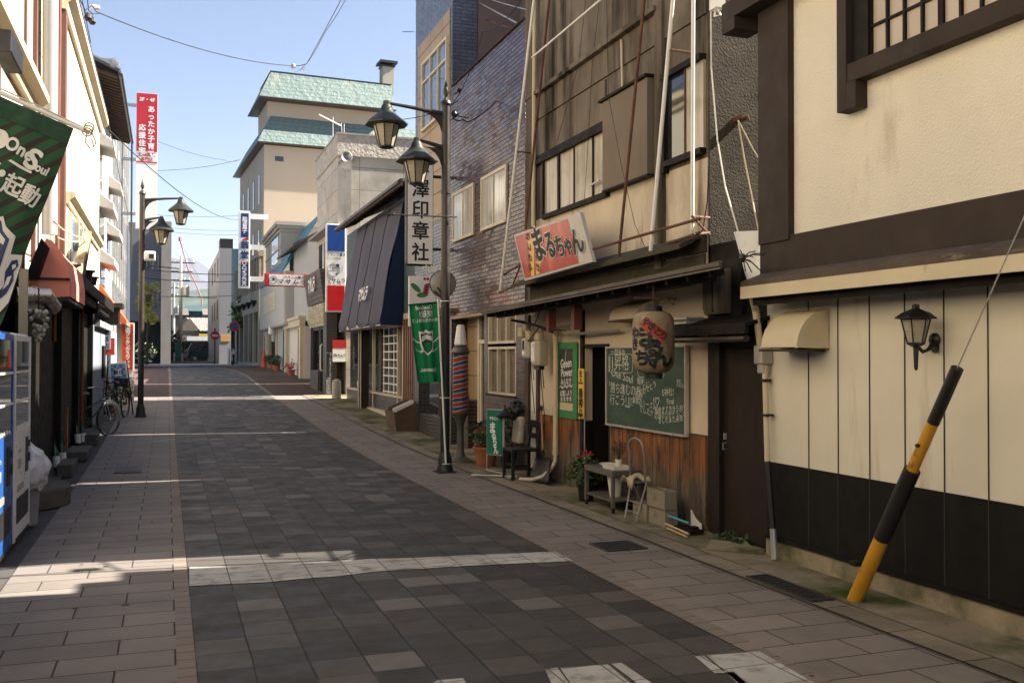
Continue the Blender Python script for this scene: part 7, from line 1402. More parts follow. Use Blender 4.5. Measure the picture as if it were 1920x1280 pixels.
b = B(); b.tube([(XE+.06, LY0-.3, ze), (XE+.06, ye2, ze-.02)], .05, 8); b.tube([(XE+.06, ye2-.1, ze), (XE+.06, ye2-.1, 5)], .035, 6); obj('gutter', b, m_brownmetal, t)
for k in range(3): c = Vector((XE-.1-.9*k, LY0-.35, ze+.28+.45*k)); b = B(); b.lathe([(.13, 0), (.13, .08), (.06, .09)], c, 12, (0, -1, 0)); obj('ridge_end_tile', b, M('grey_end_tile', (.30, .30, .32), .4), t)
for k, (y, z, l) in enumerate(((29.2, 5.9, 2.4), (30.0, 4.4, 2.2), (33.2, 5.6, 2.0), (33.8, 7.2, 1.6), (29.0, 7.6, 1.6))):
    b = B(); b.ext([(-1.86, y, z), (-1.45, y, z-.1), (-1.45, y, z+.10), (-1.86, y, z+.42)], (0, l, 0)); h_ = obj('window_hood', b, m_white, t, bevel=.02); b = B(); b.box(-1.86, -1.82, y+.2, y+l-.2, z-1.1, z-.03); obj('window', b, m_glassdark, t)
# plain tall white building and sign
t = thing('white_tower', 'tall pale narrow building on the left with curtain-wall windows and dark side slab', 'building', (-1.9, 40, 0)); yt0, yt1 = 36.6, 52
b = B(); b.box(-9, -1.95, yt0, yt1, 0, 12.2); obj('wall', b, m_greylite, t)
b = B()
for k in range(7):
    for j in range(5): b.box(-1.96, -1.93, yt0+.6+k*2.1, yt0+2.2+k*2.1, 3.2+j*1.75, 4.5+j*1.75)
obj('window', b, m_glasssky, t)
b = B()
for k in range(8): b.box(-1.95, -1.88, yt0+.35+k*2.1, yt0+.5+k*2.1, 2.6, 12.2)
obj('mullion_fin', b, m_galv, t)
b = B(); b.box(-2.6, -1.93, yt1-1, yt1+4, 0, 8.2); obj('dark_slab', b, M('dark_blue_slab', (.03, .045, .07), .7), t)
YS = 44.9; q0, q1 = onY(256, 173, YS), onY(294, 430, YS)
t = thing('tower_sign', 'tall projecting sign, red top with white Japanese lettering, blank white panel below', 'sign', (q0.x, YS, q1.z)); zr = onY(270, 284, YS).z; zl = onY(270, 305, YS).z
b = B(); b.box(q0.x, q1.x, YS, YS+.3, q1.z, q0.z); obj('sign_case', b, m_signwhite, t); W_ = q1.x-q0.x
b = B(); b.box(q0.x+.01, q1.x-.01, YS-.01, YS, zr, q0.z-.02); b.box(q0.x+.01, q1.x-.01, YS-.01, YS, zl, zl+.06); obj('red_panel', b, M('sign_red', (.50, .02, .03), .4, .05), t)
cx3 = (q0.x+q1.x)/2
letters([('3F・4F', 0, q0.z-zr-.30, .22, 1.0)]+vert('あったか子育て', .20*W_, q0.z-zr-.72, .30, .325, 1)+vert('応援住宅', -.22*W_, q0.z-zr-1.55, .30, .34, 1), (cx3, YS-.012, zr), (1, 0, 0), (0, 0, 1), m_whiteink, t, bold=.04)
letters([('土地探し', 0, .34, .19, 1), ('専門店', 0, .14, .17, 1)], (cx3, YS-.004, zl), (1, 0, 0), (0, 0, 1), m_redink, t, 'red_lettering', bold=.03)
b = B(); [b.box(-1.95, q0.x, YS+.1, YS+.25, z_, z_+.12) for z_ in (q0.z-.6, q1.z+.6, (q0.z+q1.z)/2)]; obj('arm', b, m_galv, t)
# orange awning, orange sign
t = thing('orange_awning', 'small bright orange slanted awning on the left', 'awning', (-1.5, 33, 3)); a_, b_, c_ = onX(212, 510, -1.55), onX(250, 600, -1.0), onX(222, 600, -1.0)
b = B(); y0, y1 = 29.8, 32.0; z_ = zx(235, 598, -1.1); b.add([(-1.85, y0, z_+1.05), (-1.85, y1, z_+1.05), (-1.12, y1, z_), (-1.12, y0, z_)], [(3, 2, 1, 0)]); b.add([(-1.85, y0, z_+1.05), (-1.12, y0, z_), (-1.12, y0, z_-.08), (-1.85, y0, z_-.08)], [(0, 1, 2, 3)]); b.add([(-1.12, y0, z_), (-1.12, y1, z_), (-1.12, y1, z_-.10), (-1.12, y0, z_-.10)], [(0, 3, 2, 1)]); obj('canvas', b, M('orange_canvas', (.62, .10, .02), .8, .05, 2, .2), t, solid=.01)
b = B(); b.tube([(-1.12, y0, z_-.1), (-1.12, y1, z_-.1)], .02, 6); obj('frame', b, m_whitepaint, t)
YO2 = 31.6; q0, q1 = onY(229, 607, YO2), onY(250, 693, YO2)
t = thing('vertical_banner_sign', 'orange-red vertical sign with white katakana near the far left lamp', 'sign', (q0.x, YO2, q1.z)); b = B(); b.box(q0.x, q1.x, YO2, YO2+.12, q1.z, q0.z); obj('sign_case', b, M('vermilion_panel', (.55, .07, .015), .45, .06, 2), t); b = B(); b.box(q1.x-.015, q1.x+.02, YO2-.01, YO2+.14, q1.z-.02, q0.z+.03); b.box(q0.x-.02, q1.x, YO2-.01, YO2+.14, q0.z+.001, q0.z+.04); obj('edge', b, m_signwhite, t)
letters(vert('田園クッキングスクール', 0, .44*(q0.z-q1.z), .15, .083*(q0.z-q1.z)*1.03, 1), ((q0.x+q1.x)/2, YO2-.004, (q0.z+q1.z)/2), (1, 0, 0), (0, 0, 1), m_whiteink, t, bold=.03)
b = B(); b.box(q0.x-.15, q0.x+.3, YO2+.02, YO2+.08, 0, q0.z); obj('back_post', b, m_white, t)
t = thing('hanging_shop_sign', 'grey and red shop sign hanging under the left canopies', 'sign', (-1.4, 27.8, 2)); YQ = 27.0; q0, q1 = onY(191, 616, YQ), onY(207, 655, YQ); b = B(); b.box(q0.x, q1.x, YQ, YQ+.06, q1.z, q0.z); obj('grey_panel', b, M('sign_grey', (.30, .32, .36), .5), t); b = B(); b.box(q0.x, q1.x+.1, YQ+.061, YQ+.12, q1.z-.15, q1.z+.3); obj('red_panel', b, m_redink, t)
letters(vert('喫茶店', 0, .15, .16, .17), ((q0.x+q1.x)/2, YQ-.003, (q0.z+q1.z)/2), (1, 0, 0), (0, 0, 1), m_ink, t, bold=.03)
for k, (y, z, lab) in enumerate(((27.9, 3.0, 'black box canopy on brackets before the orange awning'),)):
    t = thing('box_canopy', lab, 'canopy', (-1.5, y, z)); b = B(); b.box(-1.85, -1.15, y, y+1.2, z, z+.12); obj('roof_slab', b, m_black, t); b = B(); b.box(-1.80, -1.25, y+.05, y+1.1, z-.45, z-.001); obj('box', b, m_darkpaint, t)
# ---- big green banner in the near left
YB_ = 5.2; tip = onY(168, 249, YB_); inn = onY(0, 176, YB_); 
t = thing('club_banner', 'large dark green striped club banner with white lettering at the upper left', 'banner', tuple(inn))
r_ = (tip-inn).normalized(); pst = inn-r_*.95
b = B(); b.tube([pst+Vector((0, 0, .02)), tip], .011, 8); po = obj('flag_pole', b, m_signwhite, t)
b = B()
c = tip+Vector((-.01, -.012, 0))
for k in range(3): b.tube([c+Vector((.022*math.cos(a)+.005*k, -.006*k, .02*math.sin(a)+.012*k)) for a in [2*math.pi*j/12 for j in range(13)]], .004, 5, cap=False)
b.tube([c, c+Vector((-.01, 0, -.05)), c+Vector((.012, 0, -.08))], .004, 5); b.tube([c+Vector((.02, 0, 0)), c+Vector((.04, 0, -.05)), c+Vector((.03, 0, -.075)), c+Vector((.02, 0, -.03))], .004, 5)
b.tube([tip+Vector((-.02, 0, .02)), tip-r_*.25+Vector((0, -.01, .02)), tip-r_*.7+Vector((0, -.01, .03))], .004, 5); obj('cord', b, m_pvc, t)
TR_ = onY(138, 241, YB_); TL_ = TR_-r_*.62; BRR = onY(-20, 660, YB_); BLL = BRR-Vector((.60, 0, -.08))
def cb(u, v):          # u left-right, v bottom-top; right edge swings in toward the bottom
    q = BLL*(1-u)*(1-v)+BRR*u*(1-v)+TL_*(1-u)*v+TR_*u*v
    return q+Vector((.012*math.sin(v*9)*(1-v)*u, (.022*math.sin(u*11+v*3)+.012*math.sin(u*23-v*5))*(1.15-v), .0))
m, nt, p, co = newmat('dark_striped_banner')
sp3 = nt.nodes.new('ShaderNodeSeparateXYZ'); nt.links.new(co, sp3.inputs[0])
ax_ = mth(nt, 'ABSOLUTE', mth(nt, 'ADD', sp3.outputs[0], .10)); st_ = mth(nt, 'FRACT', mth(nt, 'MULTIPLY', mth(nt, 'SUBTRACT', sp3.outputs[2], mth(nt, 'MULTIPLY', ax_, .62)), 13.5))
nt.links.new(mix(nt, (.028, .085, .04), (.040, .034, .028), rng(nt, st_, .55, .62)), p.inputs['Base Color']); p.inputs['Roughness'].default_value = .8; p.inputs['Specular IOR Level'].default_value = .2
b = B(); b.grid(cb, 60, 60); obj('cloth', b, m, t, smooth=True)
b = B(); b.grid(lambda u, v: cb(u, .925+.075*v)+Vector((0, -.003, .001)), 60, 4); obj('hem', b, M('hem_green', (.008, .045, .022), .8, .2, 8), t, smooth=True)
fw, fh = .62, 1.05
flagletters([('One', .118, .350, .078, .95, -10), ('S', .190, .325, .125, 1.2, -10), ('oul', .243, .300, .055, .85, -8), ('●', .02, .355, .10, 1.0, 0)], m_fw, t, cb, fw, fh, bold=.035)
flagletters([('起', .150, .190, .098, .95, -6), ('動', .238, .170, .095, .9, -8), ('・', .085, .22, .12), ('再', .02, .22, .10)], m_fw, t, cb, fw, fh, 'brushed_characters', bold=.025)
flagshape([[(.09, .288), (.15, .274), (.205, .268), (.205, .278), (.15, .286), (.10, .296)]], m_fw, t, cb, fw, fh, 'swash')
flagshape([[(.245, -.01), (.25, -.09), (.30, -.08), (.307, -.12), (.307, -.30), (.28, -.36), (.1, -.45), (-.05, -.4), (-.05, .02), (.1, .03), (.16, .06), (.19, .02)]], m_fw, t, cb, fw, fh, 'crest_outline')
flagshape([[(.225, -.03), (.225, -.20), (.20, -.30), (.1, -.4), (-.03, -.38), (-.03, 0), (.1, .01), (.16, .04), (.185, 0)]], m_navyink, t, cb, fw, fh, 'crest_field', .006)
flagshape([[(.21, -.035), (.21, -.06), (.16, -.04), (.10, -.055), (.0, -.05), (-.02, -.05), (-.02, -.02), (.1, -.03), (.16, -.0)], [(.212, -.115), (.21, -.135), (-.02, -.135), (-.02, -.115)]], m_fw, t, cb, fw, fh, 'crest_bands', .008)
flagshape([[(.262, -.115), (.285, -.105), (.297, -.13), (.285, -.16), (.297, -.20), (.285, -.26), (.25, -.31), (.235, -.29), (.262, -.23), (.25, -.17)]], m_navyink, t, cb, fw, fh, 'crest_bird', .007)
flagshape([[(.268, -.135), (.283, -.125), (.288, -.14), (.276, -.155)], [(.265, -.19), (.282, -.18), (.28, -.22), (.262, -.25)]], m_fw, t, cb, fw, fh, 'bird_marks', .009)
flagletters([('MATSUMOTO', .115, -.125, .030, 1, 0)], m_navyink, t, cb, fw, fh, 'crest_text', bold=.02, lift=.011)
# ================================================================= FAR END
t = thing('grey_concrete_building', 'grey concrete building with tall front pillar and window bands at the street end', 'building', (-.5, 76, 1.1))
a_, b_, c_ = onY(262, 667, 76), onY(301, 667, 76), onY(320, 667, 76); zt = onY(310, 415, 76).z
b = B(); b.box(-12, b_.x, 76.5, 95, 4.3, zt-.1); obj('wall', b, m_greyfar, t); b = B(); b.box(b_.x+.002, c_.x, 76, 95, 1.1, zt); obj('pillar', b, m_conc, t)
b = B(); 
for z0_, z1_ in ((onY(290, 505, 76).z, onY(290, 475, 76).z), (onY(290, 575, 76).z, onY(290, 548, 76).z)): b.box(a_.x, b_.x-.15, 76.45, 76.52, z0_, z1_)
obj('window', b, m_glassdark, t); b = B()
for z0_, z1_ in ((onY(290, 505, 76).z, onY(290, 475, 76).z), (onY(290, 575, 76).z, onY(290, 548, 76).z)):
    for f in (.3, .6, .85): x = a_.x+(b_.x-a_.x)*f; b.box(x-.03, x+.03, 76.42, 76.45, z0_, z1_)
obj('window_frame', b, m_galv, t); b = B(); b.box(-12, b_.x-.003, 78, 94, 1.1, 4.3); obj('dark_ground_floor', b, m_black, t)
# tile-roofed house
t = thing('tile_roofed_house', 'old two-storey house with broad grey tiled roof beyond the crossing', 'building', (2, 110, 1.1)); YT = 108; f = lambda px, py: onY(px, py, YT)
x0, x1 = f(335, 600).x, f(395, 600).x+4; ztop, zb_ = f(360, 592).z, f(360, 620).z
b = B(); b.ext([(x0+.8, YT+5, ztop), (x1, YT+5, ztop), (x1, YT-.5, zb_), (x0+2.2, YT-.5, zb_)], (0, .05, -.15)); obj('roof', b, brickmat('far_tiles', (.30, .27, .23), (.22, .20, .17), (.10, .09, .08), .5, .5, .06, rough=.8, off=.5, flat=True, bump=1), t)
b = B(); b.box(x0, x1, YT+.2, YT+9, 1.1, zb_); b.ext([(x0, YT+.15, zb_), (x0+2.2, YT+.15, zb_), (x0+1.1, YT+.15, zb_+1.4)], (0, 4, 0)); obj('wall', b, M('far_wall', (.22, .18, .13), .9), t); b = B(); b.box(x0+2.3, x1, YT+.15, YT+.2, zb_-1.2, zb_-.3); obj('window', b, m_glassdark, t)
b = B(); z0_, z1_ = f(360, 639).z, f(360, 631).z; b.box(x0+.8, x1, YT-2, YT-1.8, z0_, z1_); solo('shop_fascia', b, m_signwhite, 'long white blank fascia above the parked vehicles', 'fascia'); b = B(); b.box(x0+2.0, x1, YT-2, YT-1.8, z1_+.002, z1_+.28); solo('yellow_fascia', b, M('yellow_fascia', (.70, .55, .06), .5), 'yellow strip above the white fascia at the street end', 'fascia')
b = B(); b.box(x0-3, x1+3, YT-1.7, YT-.3, 1.1, z0_-.05); solo('far_shopfront', b, m_darkpaint, 'dark shopfront behind the parked van', 'shopfront')
# van (seen from the side, dark green) and car
def van(x0, x1, y, label):
    z = 1.15; t = thing('parked_van', label, 'van', (x0, y, z)); L = x1-x0; m_v = M('van_paint', (.012, .035, .038), .3, .05, 1, 0)
    P = [(0, .35), (0, 1.05), (.10, 1.25), (.32, 1.78), (.45, 1.88), (L-.05, 1.90), (L, 1.8), (L, .35)]
    b = B(); b.ext([(x0+a, y, z+c) for a, c in P], (0, 1.6, 0)); obj('body', b, m_v, t, bevel=.06)
    b = B(); 
    for a, c in ((.45, 1.0), (1.1, 1.85), (1.95, L-.15)):
        if c > a: b.box(x0+a, x0+c, y-.012, y+.01, z+1.15, z+1.65)
    obj('window', b, m_glassdark, t)
    for a in (.65, L-.6): b = B(); b.lathe([(.30, 0), (.31, .02), (.31, .18), (.28, .2)], (x0+a, y-.02, z+.31), 20, (0, 1, 0)); w_ = obj('wheel', b, m_black, t, smooth='auto'); b = B(); b.lathe([(.18, 0), (.17, .02)], (x0+a, y-.03, z+.31), 16, (0, 1, 0)); obj('rim', b, m_galv, w_)
    b = B(); b.box(x0-.03, x0+.02, y+.15, y+.4, z+.75, z+.92); obj('headlight', b, m_whitepaint, t); b = B(); b.box(x0-.04, x0+.05, y+.02, y+1.58, z+.35, z+.55); obj('bumper', b, m_black, t)
YV = 96; v0, v1 = onY(352, 667, YV).x, onY(398, 667, YV).x+.6; van(v0, v0+3.3, YV, 'dark green van parked sideways across the street end')
t = thing('parked_car', 'dark car half hidden left of the green van', 'car', (1, 99, 1.15)); c0_ = onY(338, 667, 99).x; b = B(); P = [(0, .3), (0, .8), (.3, .95), (.9, 1.4), (2.1, 1.42), (2.8, 1.0), (3.6, .85), (3.7, .3)]; b.ext([(c0_+a, 99, 1.15+c) for a, c in P], (0, 1.5, 0)); obj('body', b, M('car_paint', (.05, .05, .06), .3), t, bevel=.06); b = B(); b.ext([(c0_+.55, 98.99, 2.1), (c0_+.95, 98.99, 2.48), (c0_+2.05, 98.99, 2.5), (c0_+2.5, 98.99, 2.12)], (0, -.01, 0)); obj('window', b, m_glasssky, t)
for a in (.75, 2.9): b = B(); b.lathe([(.30, 0), (.30, .18)], (c0_+a, 98.97, 1.45), 16, (0, 1, 0)); obj('wheel', b, m_black, t)
# green mesh fence box
YF = 84; q0, q1 = onY(328, 643, YF), onY(340, 676, YF); t = thing('mesh_fence', 'pale green mesh fence panel between white posts', 'fence', (q0.x, YF, 1.15)); b = B()
for k in range(9): x = q0.x+(q1.x-q0.x)*k/8; b.box(x-.015, x+.015, YF, YF+.03, 1.2, q0.z)
for k in range(9): z = 1.2+(q0.z-1.2)*k/8; b.box(q0.x, q1.x, YF+.03, YF+.05, z-.012, z+.012)
b.quad((q0.x, YF+.06, 1.2), (q1.x, YF+.06, 1.2), (q1.x, YF+.06, q0.z), (q0.x, YF+.06, q0.z)); obj('mesh', b, M('mesh_green', (.10, .30, .22), .7), t)
for x in (q0.x-.5, q0.x-.05, q1.x+.05): b = B(); b.tube([(x, YF-.1, 1.1), (x, YF-.1, 1.95)], .09, 8); obj('white_post', b, m_whitepaint, t)
b = B(); b.box(q0.x-1.5, q1.x+3.5, 82.5, 83.1, 1.1, 1.28); solo('kerb_island', b, m_conc, 'pale raised kerb island beneath the mesh fence', 'kerb')
# road signs
YN = 68; c = onY(403, 629, YN); t = thing('no_entry_sign', 'red round no-entry sign on a dark pole before the grey block', 'road sign', (c.x, YN, 1.14)); b = B(); b.tube([(c.x, YN, 1.14), (c.x, YN, c.z+.5)], .035, 8); obj('pole', b, m_black, t); b = B(); b.lathe([(.30, 0), (.30, .02)], (c.x, YN-.04, c.z), 24, (0, -1, 0)); obj('red_disc', b, M('sign_red2', (.55, .02, .03), .4), t); b = B(); b.box(c.x-.2, c.x+.2, YN-.07, YN-.061, c.z-.05, c.z+.05); obj('white_bar', b, m_whiteink, t)
YM = 66; c = onY(439, 612, YM); t = thing('round_road_sign', 'round red-rimmed road sign on a pale pole beside the colonnade', 'road sign', (c.x, YM, 1.14)); b = B(); b.tube([(c.x+.15, YM, 1.14), (c.x+.15, YM, c.z+.3)], .04, 8); obj('pole', b, m_galv, t); b = B(); b.lathe([(.32, 0), (.32, .02)], (c.x, YM-.05, c.z), 24, (0, -1, 0)); obj('red_rim', b, M('sign_red3', (.5, .03, .03), .4), t); b = B(); b.lathe([(.22, 0), (.22, .004)], (c.x, YM-.071, c.z), 20, (0, -1, 0)); obj('blue_face', b, M('sign_blue', (.05, .08, .25), .4), t)
# motorbike
YK = 62.5; x = onY(436, 667, YK).x; t = thing('parked_motorbike', 'small motorbike parked at the corner of the colonnade', 'motorbike', (x, YK, 1.14))
for dy in (-.55, .55): b = B(); b.tube([(x, YK+dy+.27*math.cos(a), 1.44+.27*math.sin(a)) for a in [2*math.pi*k/18 for k in range(19)]], .05, 6, cap=False); obj('wheel', b, m_black, t)
b = B(); b.tube([(x, YK-.55, 1.44), (x, YK-.1, 1.65), (x, YK+.4, 1.9), (x, YK+.55, 1.44)], .08, 8); b.box(x-.12, x+.12, YK-.6, YK+.1, 1.82, 1.94); obj('frame', b, m_galv, t); b = B(); b.tube([(x-.33, YK-.35, 2.1), (x, YK-.42, 2.15), (x+.33, YK-.35, 2.1)], .025, 6); b.lathe([(.1, 0), (.09, .1)], (x, YK-.5, 2.0), 12, (0, -1, 0)); obj('handlebar', b, m_galv, t)
b = B(); c = onY(429, 667, 64).x; b.lathe([(.09, 0), (.09, .85), (.05, .95)], (c, 64, 1.14), 12); solo('white_bollard', b, m_whitepaint, 'slim white bollard by the grey block', 'bollard')
# trees
def tree(x, y, z, h, r, label, mat, seed, n=900, trunk=.08, leaf=.28):
    t = thing('street_tree', label, 'tree', (x, y, z)); b = B(); b.tube([(x, y, z), (x+.05, y, z+h*.5), (x-.03, y, z+h*.8)], [trunk, trunk*.8, trunk*.4], 8); rr = random.Random(seed)
    for k in range(7): a = rr.uniform(0, 6.28); b.tube([(x, y, z+h*rr.uniform(.45, .7)), (x+r*.7*math.cos(a), y+r*.7*math.sin(a), z+h*rr.uniform(.7, .95))], [trunk*.35, .01], 5)
    obj('trunk', b, m_cane, t); b = B()
    for k in range(12): a = rr.uniform(0, 6.28); d = r*rr.uniform(.2, .7); c = (x+d*math.cos(a), y+d*math.sin(a), z+h*rr.uniform(.52, .95)); lb2 = leafball(c, r*.42, n//12, leaf, seed*20+k, 1.1); b.add(lb2.v, lb2.f)
    obj('crown', b, mat, t)
c = onY(277, 667, 63); tree(c.x-.05, 63, 1.14, 5.4, .62, 'slender yellow-green street tree behind the far left lamp', M('autumn_leaf', (.55, .48, .10), .7, .4, 6, 0), 11, 700)
c = onY(440, 667, 67); tree(c.x+.1, 67, 1.14, 4.8, .6, 'thin tree with sparse leaves by the colonnade corner', m_leafl, 12, 260)
c = onY(281, 667, 74); b = leafball((c.x-.6, 74, 1.9), 1.0, 400, .3, 90, .8); t = thing('shrub', 'dark green shrubs with yellow blossom under the grey building', 'shrub', (c.x, 74, 1.1)); obj('foliage', b, m_leafd, t); obj('blossom', leafball((c.x-.4, 73.6, 2.1), .9, 60, .25, 91, .6), m_leafl, t)
b = leafball((onY(323, 667, 86).x, 86, 2.6), 1.0, 500, .3, 92, 1.2); t = thing('shrub', 'light green shrub beside the concrete pillar', 'shrub', (onY(323, 667, 86).x, 86, 1.1)); obj('foliage', b, m_leaf, t)
# utility poles
def upole(px, top, Y, label, arms):
    c = onY(px, 667, Y); zt = onY(px, top, Y).z; t = thing('utility_pole', label, 'utility pole', (c.x, Y, 1.1), group='utility poles'); b = B(); b.tube([(c.x, Y, 1.1), (c.x, Y, zt)], [.20, .12], 10); obj('pole', b, M('pale_pole', (.42, .40, .36), .8, .08, 2), t)
    b = B()
    for z_, w_ in arms: b.box(c.x-w_, c.x+w_, Y-.06, Y+.06, zt-z_-.05, zt-z_+.05)
    obj('crossarm', b, m_black, t); b = B()
    for z_, w_ in arms:
        for k in (-.9, -.4, .4, .9): b.lathe([(.05, 0), (.07, .08), (.04, .2)], (c.x+w_*k, Y, zt-z_+.05), 6)
    obj('insulator', b, m_whitepaint, t); b = B(); b.lathe([(.28, 0), (.3, .1), (.3, .8), (.25, .9)], (c.x+.45, Y, zt-3.6), 10); obj('transformer', b, m_galv, t)
upole(338, 480, 92, 'tall near utility pole in front of the tiled roof', ((.6, 1.2), (1.4, 1.0), (2.2, .8))); upole(325, 530, 118, 'shorter farther utility pole left of the tall one', ((.6, 1.2), (1.5, 1.0)))
# distant buildings, crane, mountains
for k, (px0, px1, top, Y, col) in enumerate(((318, 350, 590, 150, (.10, .085, .075)), (352, 384, 583, 170, (.025, .06, .07)), (384, 400, 590, 160, (.13, .11, .095)))):
    a_, b_ = onY(px0, top, Y), onY(px1, top, Y); b = B(); b.box(a_.x, b_.x, Y, Y+10, 1.1, a_.z); b.ext([(a_.x-.3, Y-.3, a_.z), (b_.x+.3, Y-.3, a_.z), (b_.x+.3, Y+5, a_.z+1.2), (a_.x-.3, Y+5, a_.z+1.2)], (0, .1, -.1)); solo('distant_house', b, M('far_house', col, .9), ['brown distant house left of the poles', 'teal-roofed distant house above the tiled roof', 'tan distant house beside the grey block'][k], 'house')
YC = 420; b = B(); p0_, p1_ = onY(338, 452, YC), onY(352, 503, YC); q2_ = onY(388, 560, YC)
b.tube([p0_, p1_, onY(366, 530, YC), onY(378, 560, YC), onY(378, 640, YC)], .25, 5); b.tube([p0_, onY(372, 520, YC)], .10, 4); b.lathe([(.8, 0), (.8, 1.6)], p0_, 6)
solo('tower_crane', b, M('crane_red', (.42, .16, .13), .6), 'faint red construction crane against the hills', 'crane')
def mount(name, Y, pts, base, mat, seed):
    P = [onY(px, py, Y) for px, py in pts]; b = B(); n = 60
    def h(x):
        for a, c in zip(P, P[1:]):
            if a.x <= x <= c.x: return a.z+(c.z-a.z)*(x-a.x)/(c.x-a.x)
        return P[-1].z
    x0, x1 = P[0].x, P[-1].x
    def fn(u, v):
        x = x0+(x1-x0)*u; H = h(x); r = noise.fractal(Vector((x*.004, v*6, seed)), 1, 2, 5)
        z = base+(H-base)*v**1.0+r*(H*.10)*v*(1.0-v)*2+(H*.012*noise.noise(Vector((x*.02, seed, 0))) if v > .99 else 0); return Vector((x, Y-(1-v)*Y*.35+r*60*(1-v)*v, z))
    b.grid(fn, 160, 30); m_ = struct(name, b, mat, smooth=True); return m_
m_hill = M('wooded_hill', (.045, .075, .035), 1, .5, .012, 1, .02, 12, spec=.05); m_hill.node_tree
mount('near_hill', 2600, [(-600, 600), (100, 575), (250, 560), (330, 548), (372, 542), (420, 538), (600, 545), (1500, 600)], 0, M('wooded_hill', (.05, .072, .05), 1, .55, .012, 0, spec=.03), 1.3)
mount('far_mountain', 5200, [(-800, 560), (150, 540), (260, 500), (318, 483), (345, 488), (352, 480), (372, 489), (385, 500), (420, 520), (700, 560), (1600, 600)], 0, M('bare_mountain', (.06, .06, .075), 1, .35, .006, 0, spec=.03), 4.7)
# ================================================================= overhead wires
def wire(pts, label, r=.012, sag=0, mat=None, cat='overhead wire', group='overhead wires'):
    b = B(); P = []
    for i, (a, c) in enumerate(zip(pts, pts[1:])):
        a, c = Vector(a), Vector(c); n = 14
        for k in range(n+(i == len(pts)-2)): f = k/n; q = a.lerp(c, f); q.z -= sag*4*f*(1-f); P.append(q)
    b.tube(P, r, 5); return solo('overhead_wire', b, mat or m_black, label, cat, group=group)
n0 = onX(180, 22, -1.6); k0 = onY(550, 124, 34.0)
wire([n0, k0], 'thick cable from the left eave to the junction over the mansard roof', .014, .25)
k1 = onY(575, 120, 34.0); k2 = onY(655, -30, 22)
wire([k0, k1, k2], 'cable rising from the junction over the mansard roof to the top of the view', .012, .02)
wire([k1+Vector((.0, 0, .0)), onY(610, 60, 27), k2+Vector((.1, 0, .0))], 'twin of the rising cable, slightly slacker', .009, .06)
b = B(); rr = random.Random(2); c = k0
for i in range(5): b.tube([k0+Vector((.1*i, 0, 0)), k0+Vector((.1*i+.08, 0, -.22)), k1+Vector((-.05*i, 0, -.05))], .008, 4)
b.lathe([(.06, -.08), (.09, 0), (.06, .08)], k0, 8, (1, 0, 0)); solo('cable_splice', b, m_galv, 'tangled cable splice hanging over the mansard roof', 'cable splice')
t = thing('insulator_cluster', 'dark insulators and wire loops at the top of the left eave', 'insulator', tuple(n0)); b = B()
for px, py in ((165, 33), (173, 40)): c = onX(px, py, -1.6); b.lathe([(.05, -.07), (.08, -.02), (.06, .05), (.03, .09)], c, 10)
obj('insulator', b, m_black, t); b = B()
for P in ([(150, 0), (160, 20), (172, 10), (180, 22)], [(165, 30), (158, 22), (170, 26), (186, 26)], [(173, 36), (174, 26), (166, 20), (164, 0)]): b.tube([onX(*p_, -1.6) for p_ in P], .010, 5)
obj('wire_loop', b, m_black, t); b = B(); c = onX(178, 14, -1.6); b.lathe([(.04, -.1), (.06, 0), (.04, .1)], c, 8, (1, 0, 0)); obj('white_insulator', b, m_plast, t)
wire([onX(154, 0, -1.5), onX(170, 80, -1.5)], 'short dark cable running down the left eave corner', .008)
wire([onY(295, 320, 40), onY(448, 300, 44)], 'thin line sloping left to right across the lower sky', .010, .1)
wire([onY(296, 265, 40), onY(420, 300, 44), onY(452, 298, 46)], 'thin dotted line under the junction cable', .008, .1)
wire([onX(200, 240, -1.2), onY(448, 412, 55)], 'long line from the pantiled eave down to the vertical shop sign', .012, .5)
wire([onX(200, 205, -1.2), onX(240, 400, -1.2)], 'steep thin line beside the pantiled house', .008, .1)
for k, (ya_, yb_, Y) in enumerate(((503, 514, 72), (520, 527, 72), (553, 553, 74), (545, 560, 80), (400, 404, 70), (420, 432, 70), (428, 440, 72))):
    wire([onY(262, ya_, Y), onY(450, yb_, Y)], ['uppermost dark wire crossing above the far crossing', 'second dark wire crossing above the far crossing', 'lowest thick wire across the far crossing', 'wire just above the lowest one', 'highest thin wire in the pale sky gap', 'second thin wire in the pale sky gap', 'third thin wire in the pale sky gap'][k], .025 if k < 4 else .012, .15)
a_ = onX(985, 45, 5.4); wire([onY(755, 60, 19), onX(776, 60, 5.05)], 'short stub of line at the slate tiled corner', .008)
wire([onY(848, 196, LPY), onY(905, 60, 16), onX(990, -20, 5.0)], 'line from the near lamp clamp up across the plum tiles', .008, .15)
wire([onX(870, -10, 5.8), onX(985, 52, 5.1)], 'pale conduit crossing above the plum tiled wall', .014, 0, m_galv); wire([onX(895, -10, 5.6), onX(995, 20, 5.1)], 'thin pale wire above the plum tiled wall', .008, .02, m_galv); wire([onX(860, 20, 6.3), onX(980, 60, 5.2)], 'rusty rod crossing above the plum tiled wall', .012, 0, m_rust)
wire([onY(850, 222, LPY), onY(868, 224, LPY), onY(884, 226, 14.0), onX(930, 190, 5.04)], 'black lead from the lamp clamp to the tiled wall', .010, .03)
wire([onY(742, 225, LPY), onY(845, 203, LPY)], 'thin wire along the upper lamp arm', .005, .03)
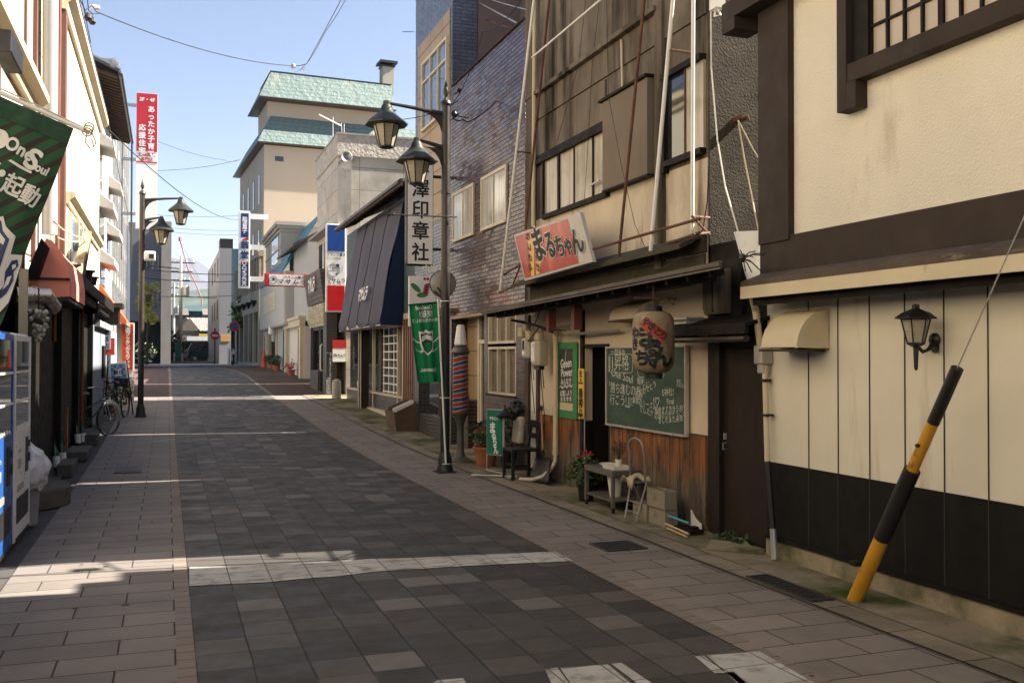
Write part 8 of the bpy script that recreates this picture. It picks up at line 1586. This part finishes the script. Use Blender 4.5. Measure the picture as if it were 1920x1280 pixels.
for q, z_ in ((18, 5.6),): pass
b = B(); b.tube([onX(15, 470, -1.3), onX(60, 520, -1.3)], .01, 5)
wire([onX(100, 415, -1.35), onX(155, 445, -1.35), onX(165, 448, -1.4)], 'light cord strung over the leaning timber', .010, .05, m_pvc); wire([onX(108, 445, -1.4), onX(150, 452, -1.4)], 'second light cord by the leaning timber', .010, .03, m_pvc)
# scattered leaves and litter on the paving
rr = random.Random(77); b = B()
for k in range(150):
    x = rr.choice([rr.uniform(-1.3, 4.8), rr.uniform(4.2, 4.8), rr.uniform(-1.4, -1.0)]); y = rr.uniform(4.5, 28); s = rr.uniform(.008, .022); z = gz(y)+(.022 if x > 4.1 else .008); a = rr.uniform(0, 6.28); dx, dy = s*math.cos(a), s*math.sin(a)
    b.quad((x-dx, y-dy, z), (x+dy*.5, y-dx*.5, z+s*.3), (x+dx, y+dy, z), (x-dy*.5, y+dx*.5, z+s*.2))
struct('leaf_litter', b, M('litter', (.10, .07, .04), .9, .5, 9, 0), kind='stuff')
b = B()
for k in range(60):
    x = rr.uniform(-1.1, 4.1); y = rr.uniform(4.2, 22); r_ = rr.uniform(.010, .028); n = 9; z = gz(y)+.0035; b.add([(x+r_*rr.uniform(.7, 1.2)*math.cos(2*math.pi*i/n), y+r_*rr.uniform(.6, 1.1)*math.sin(2*math.pi*i/n), z) for i in range(n)], [tuple(range(n))])
struct('gum_spots', b, M('gum_spot', (.03, .026, .024), .8, .3, 20, 0), kind='stuff')

# ================================================================= haze
b = B(); b.box(-2600, 4200, -70, 6000, -3, 640)
m = bpy.data.materials.new('haze_air'); m.use_nodes = True; nt = m.node_tree; nt.nodes.clear(); out = nt.nodes.new('ShaderNodeOutputMaterial'); pv = nt.nodes.new('ShaderNodeVolumePrincipled')
pv.inputs['Color'].default_value = (.80, .88, 1.0, 1); pv.inputs['Density'].default_value = .00007; pv.inputs['Anisotropy'].default_value = .2
nt.links.new(pv.outputs[0], out.inputs['Volume']); struct('haze', b, m, kind='stuff')
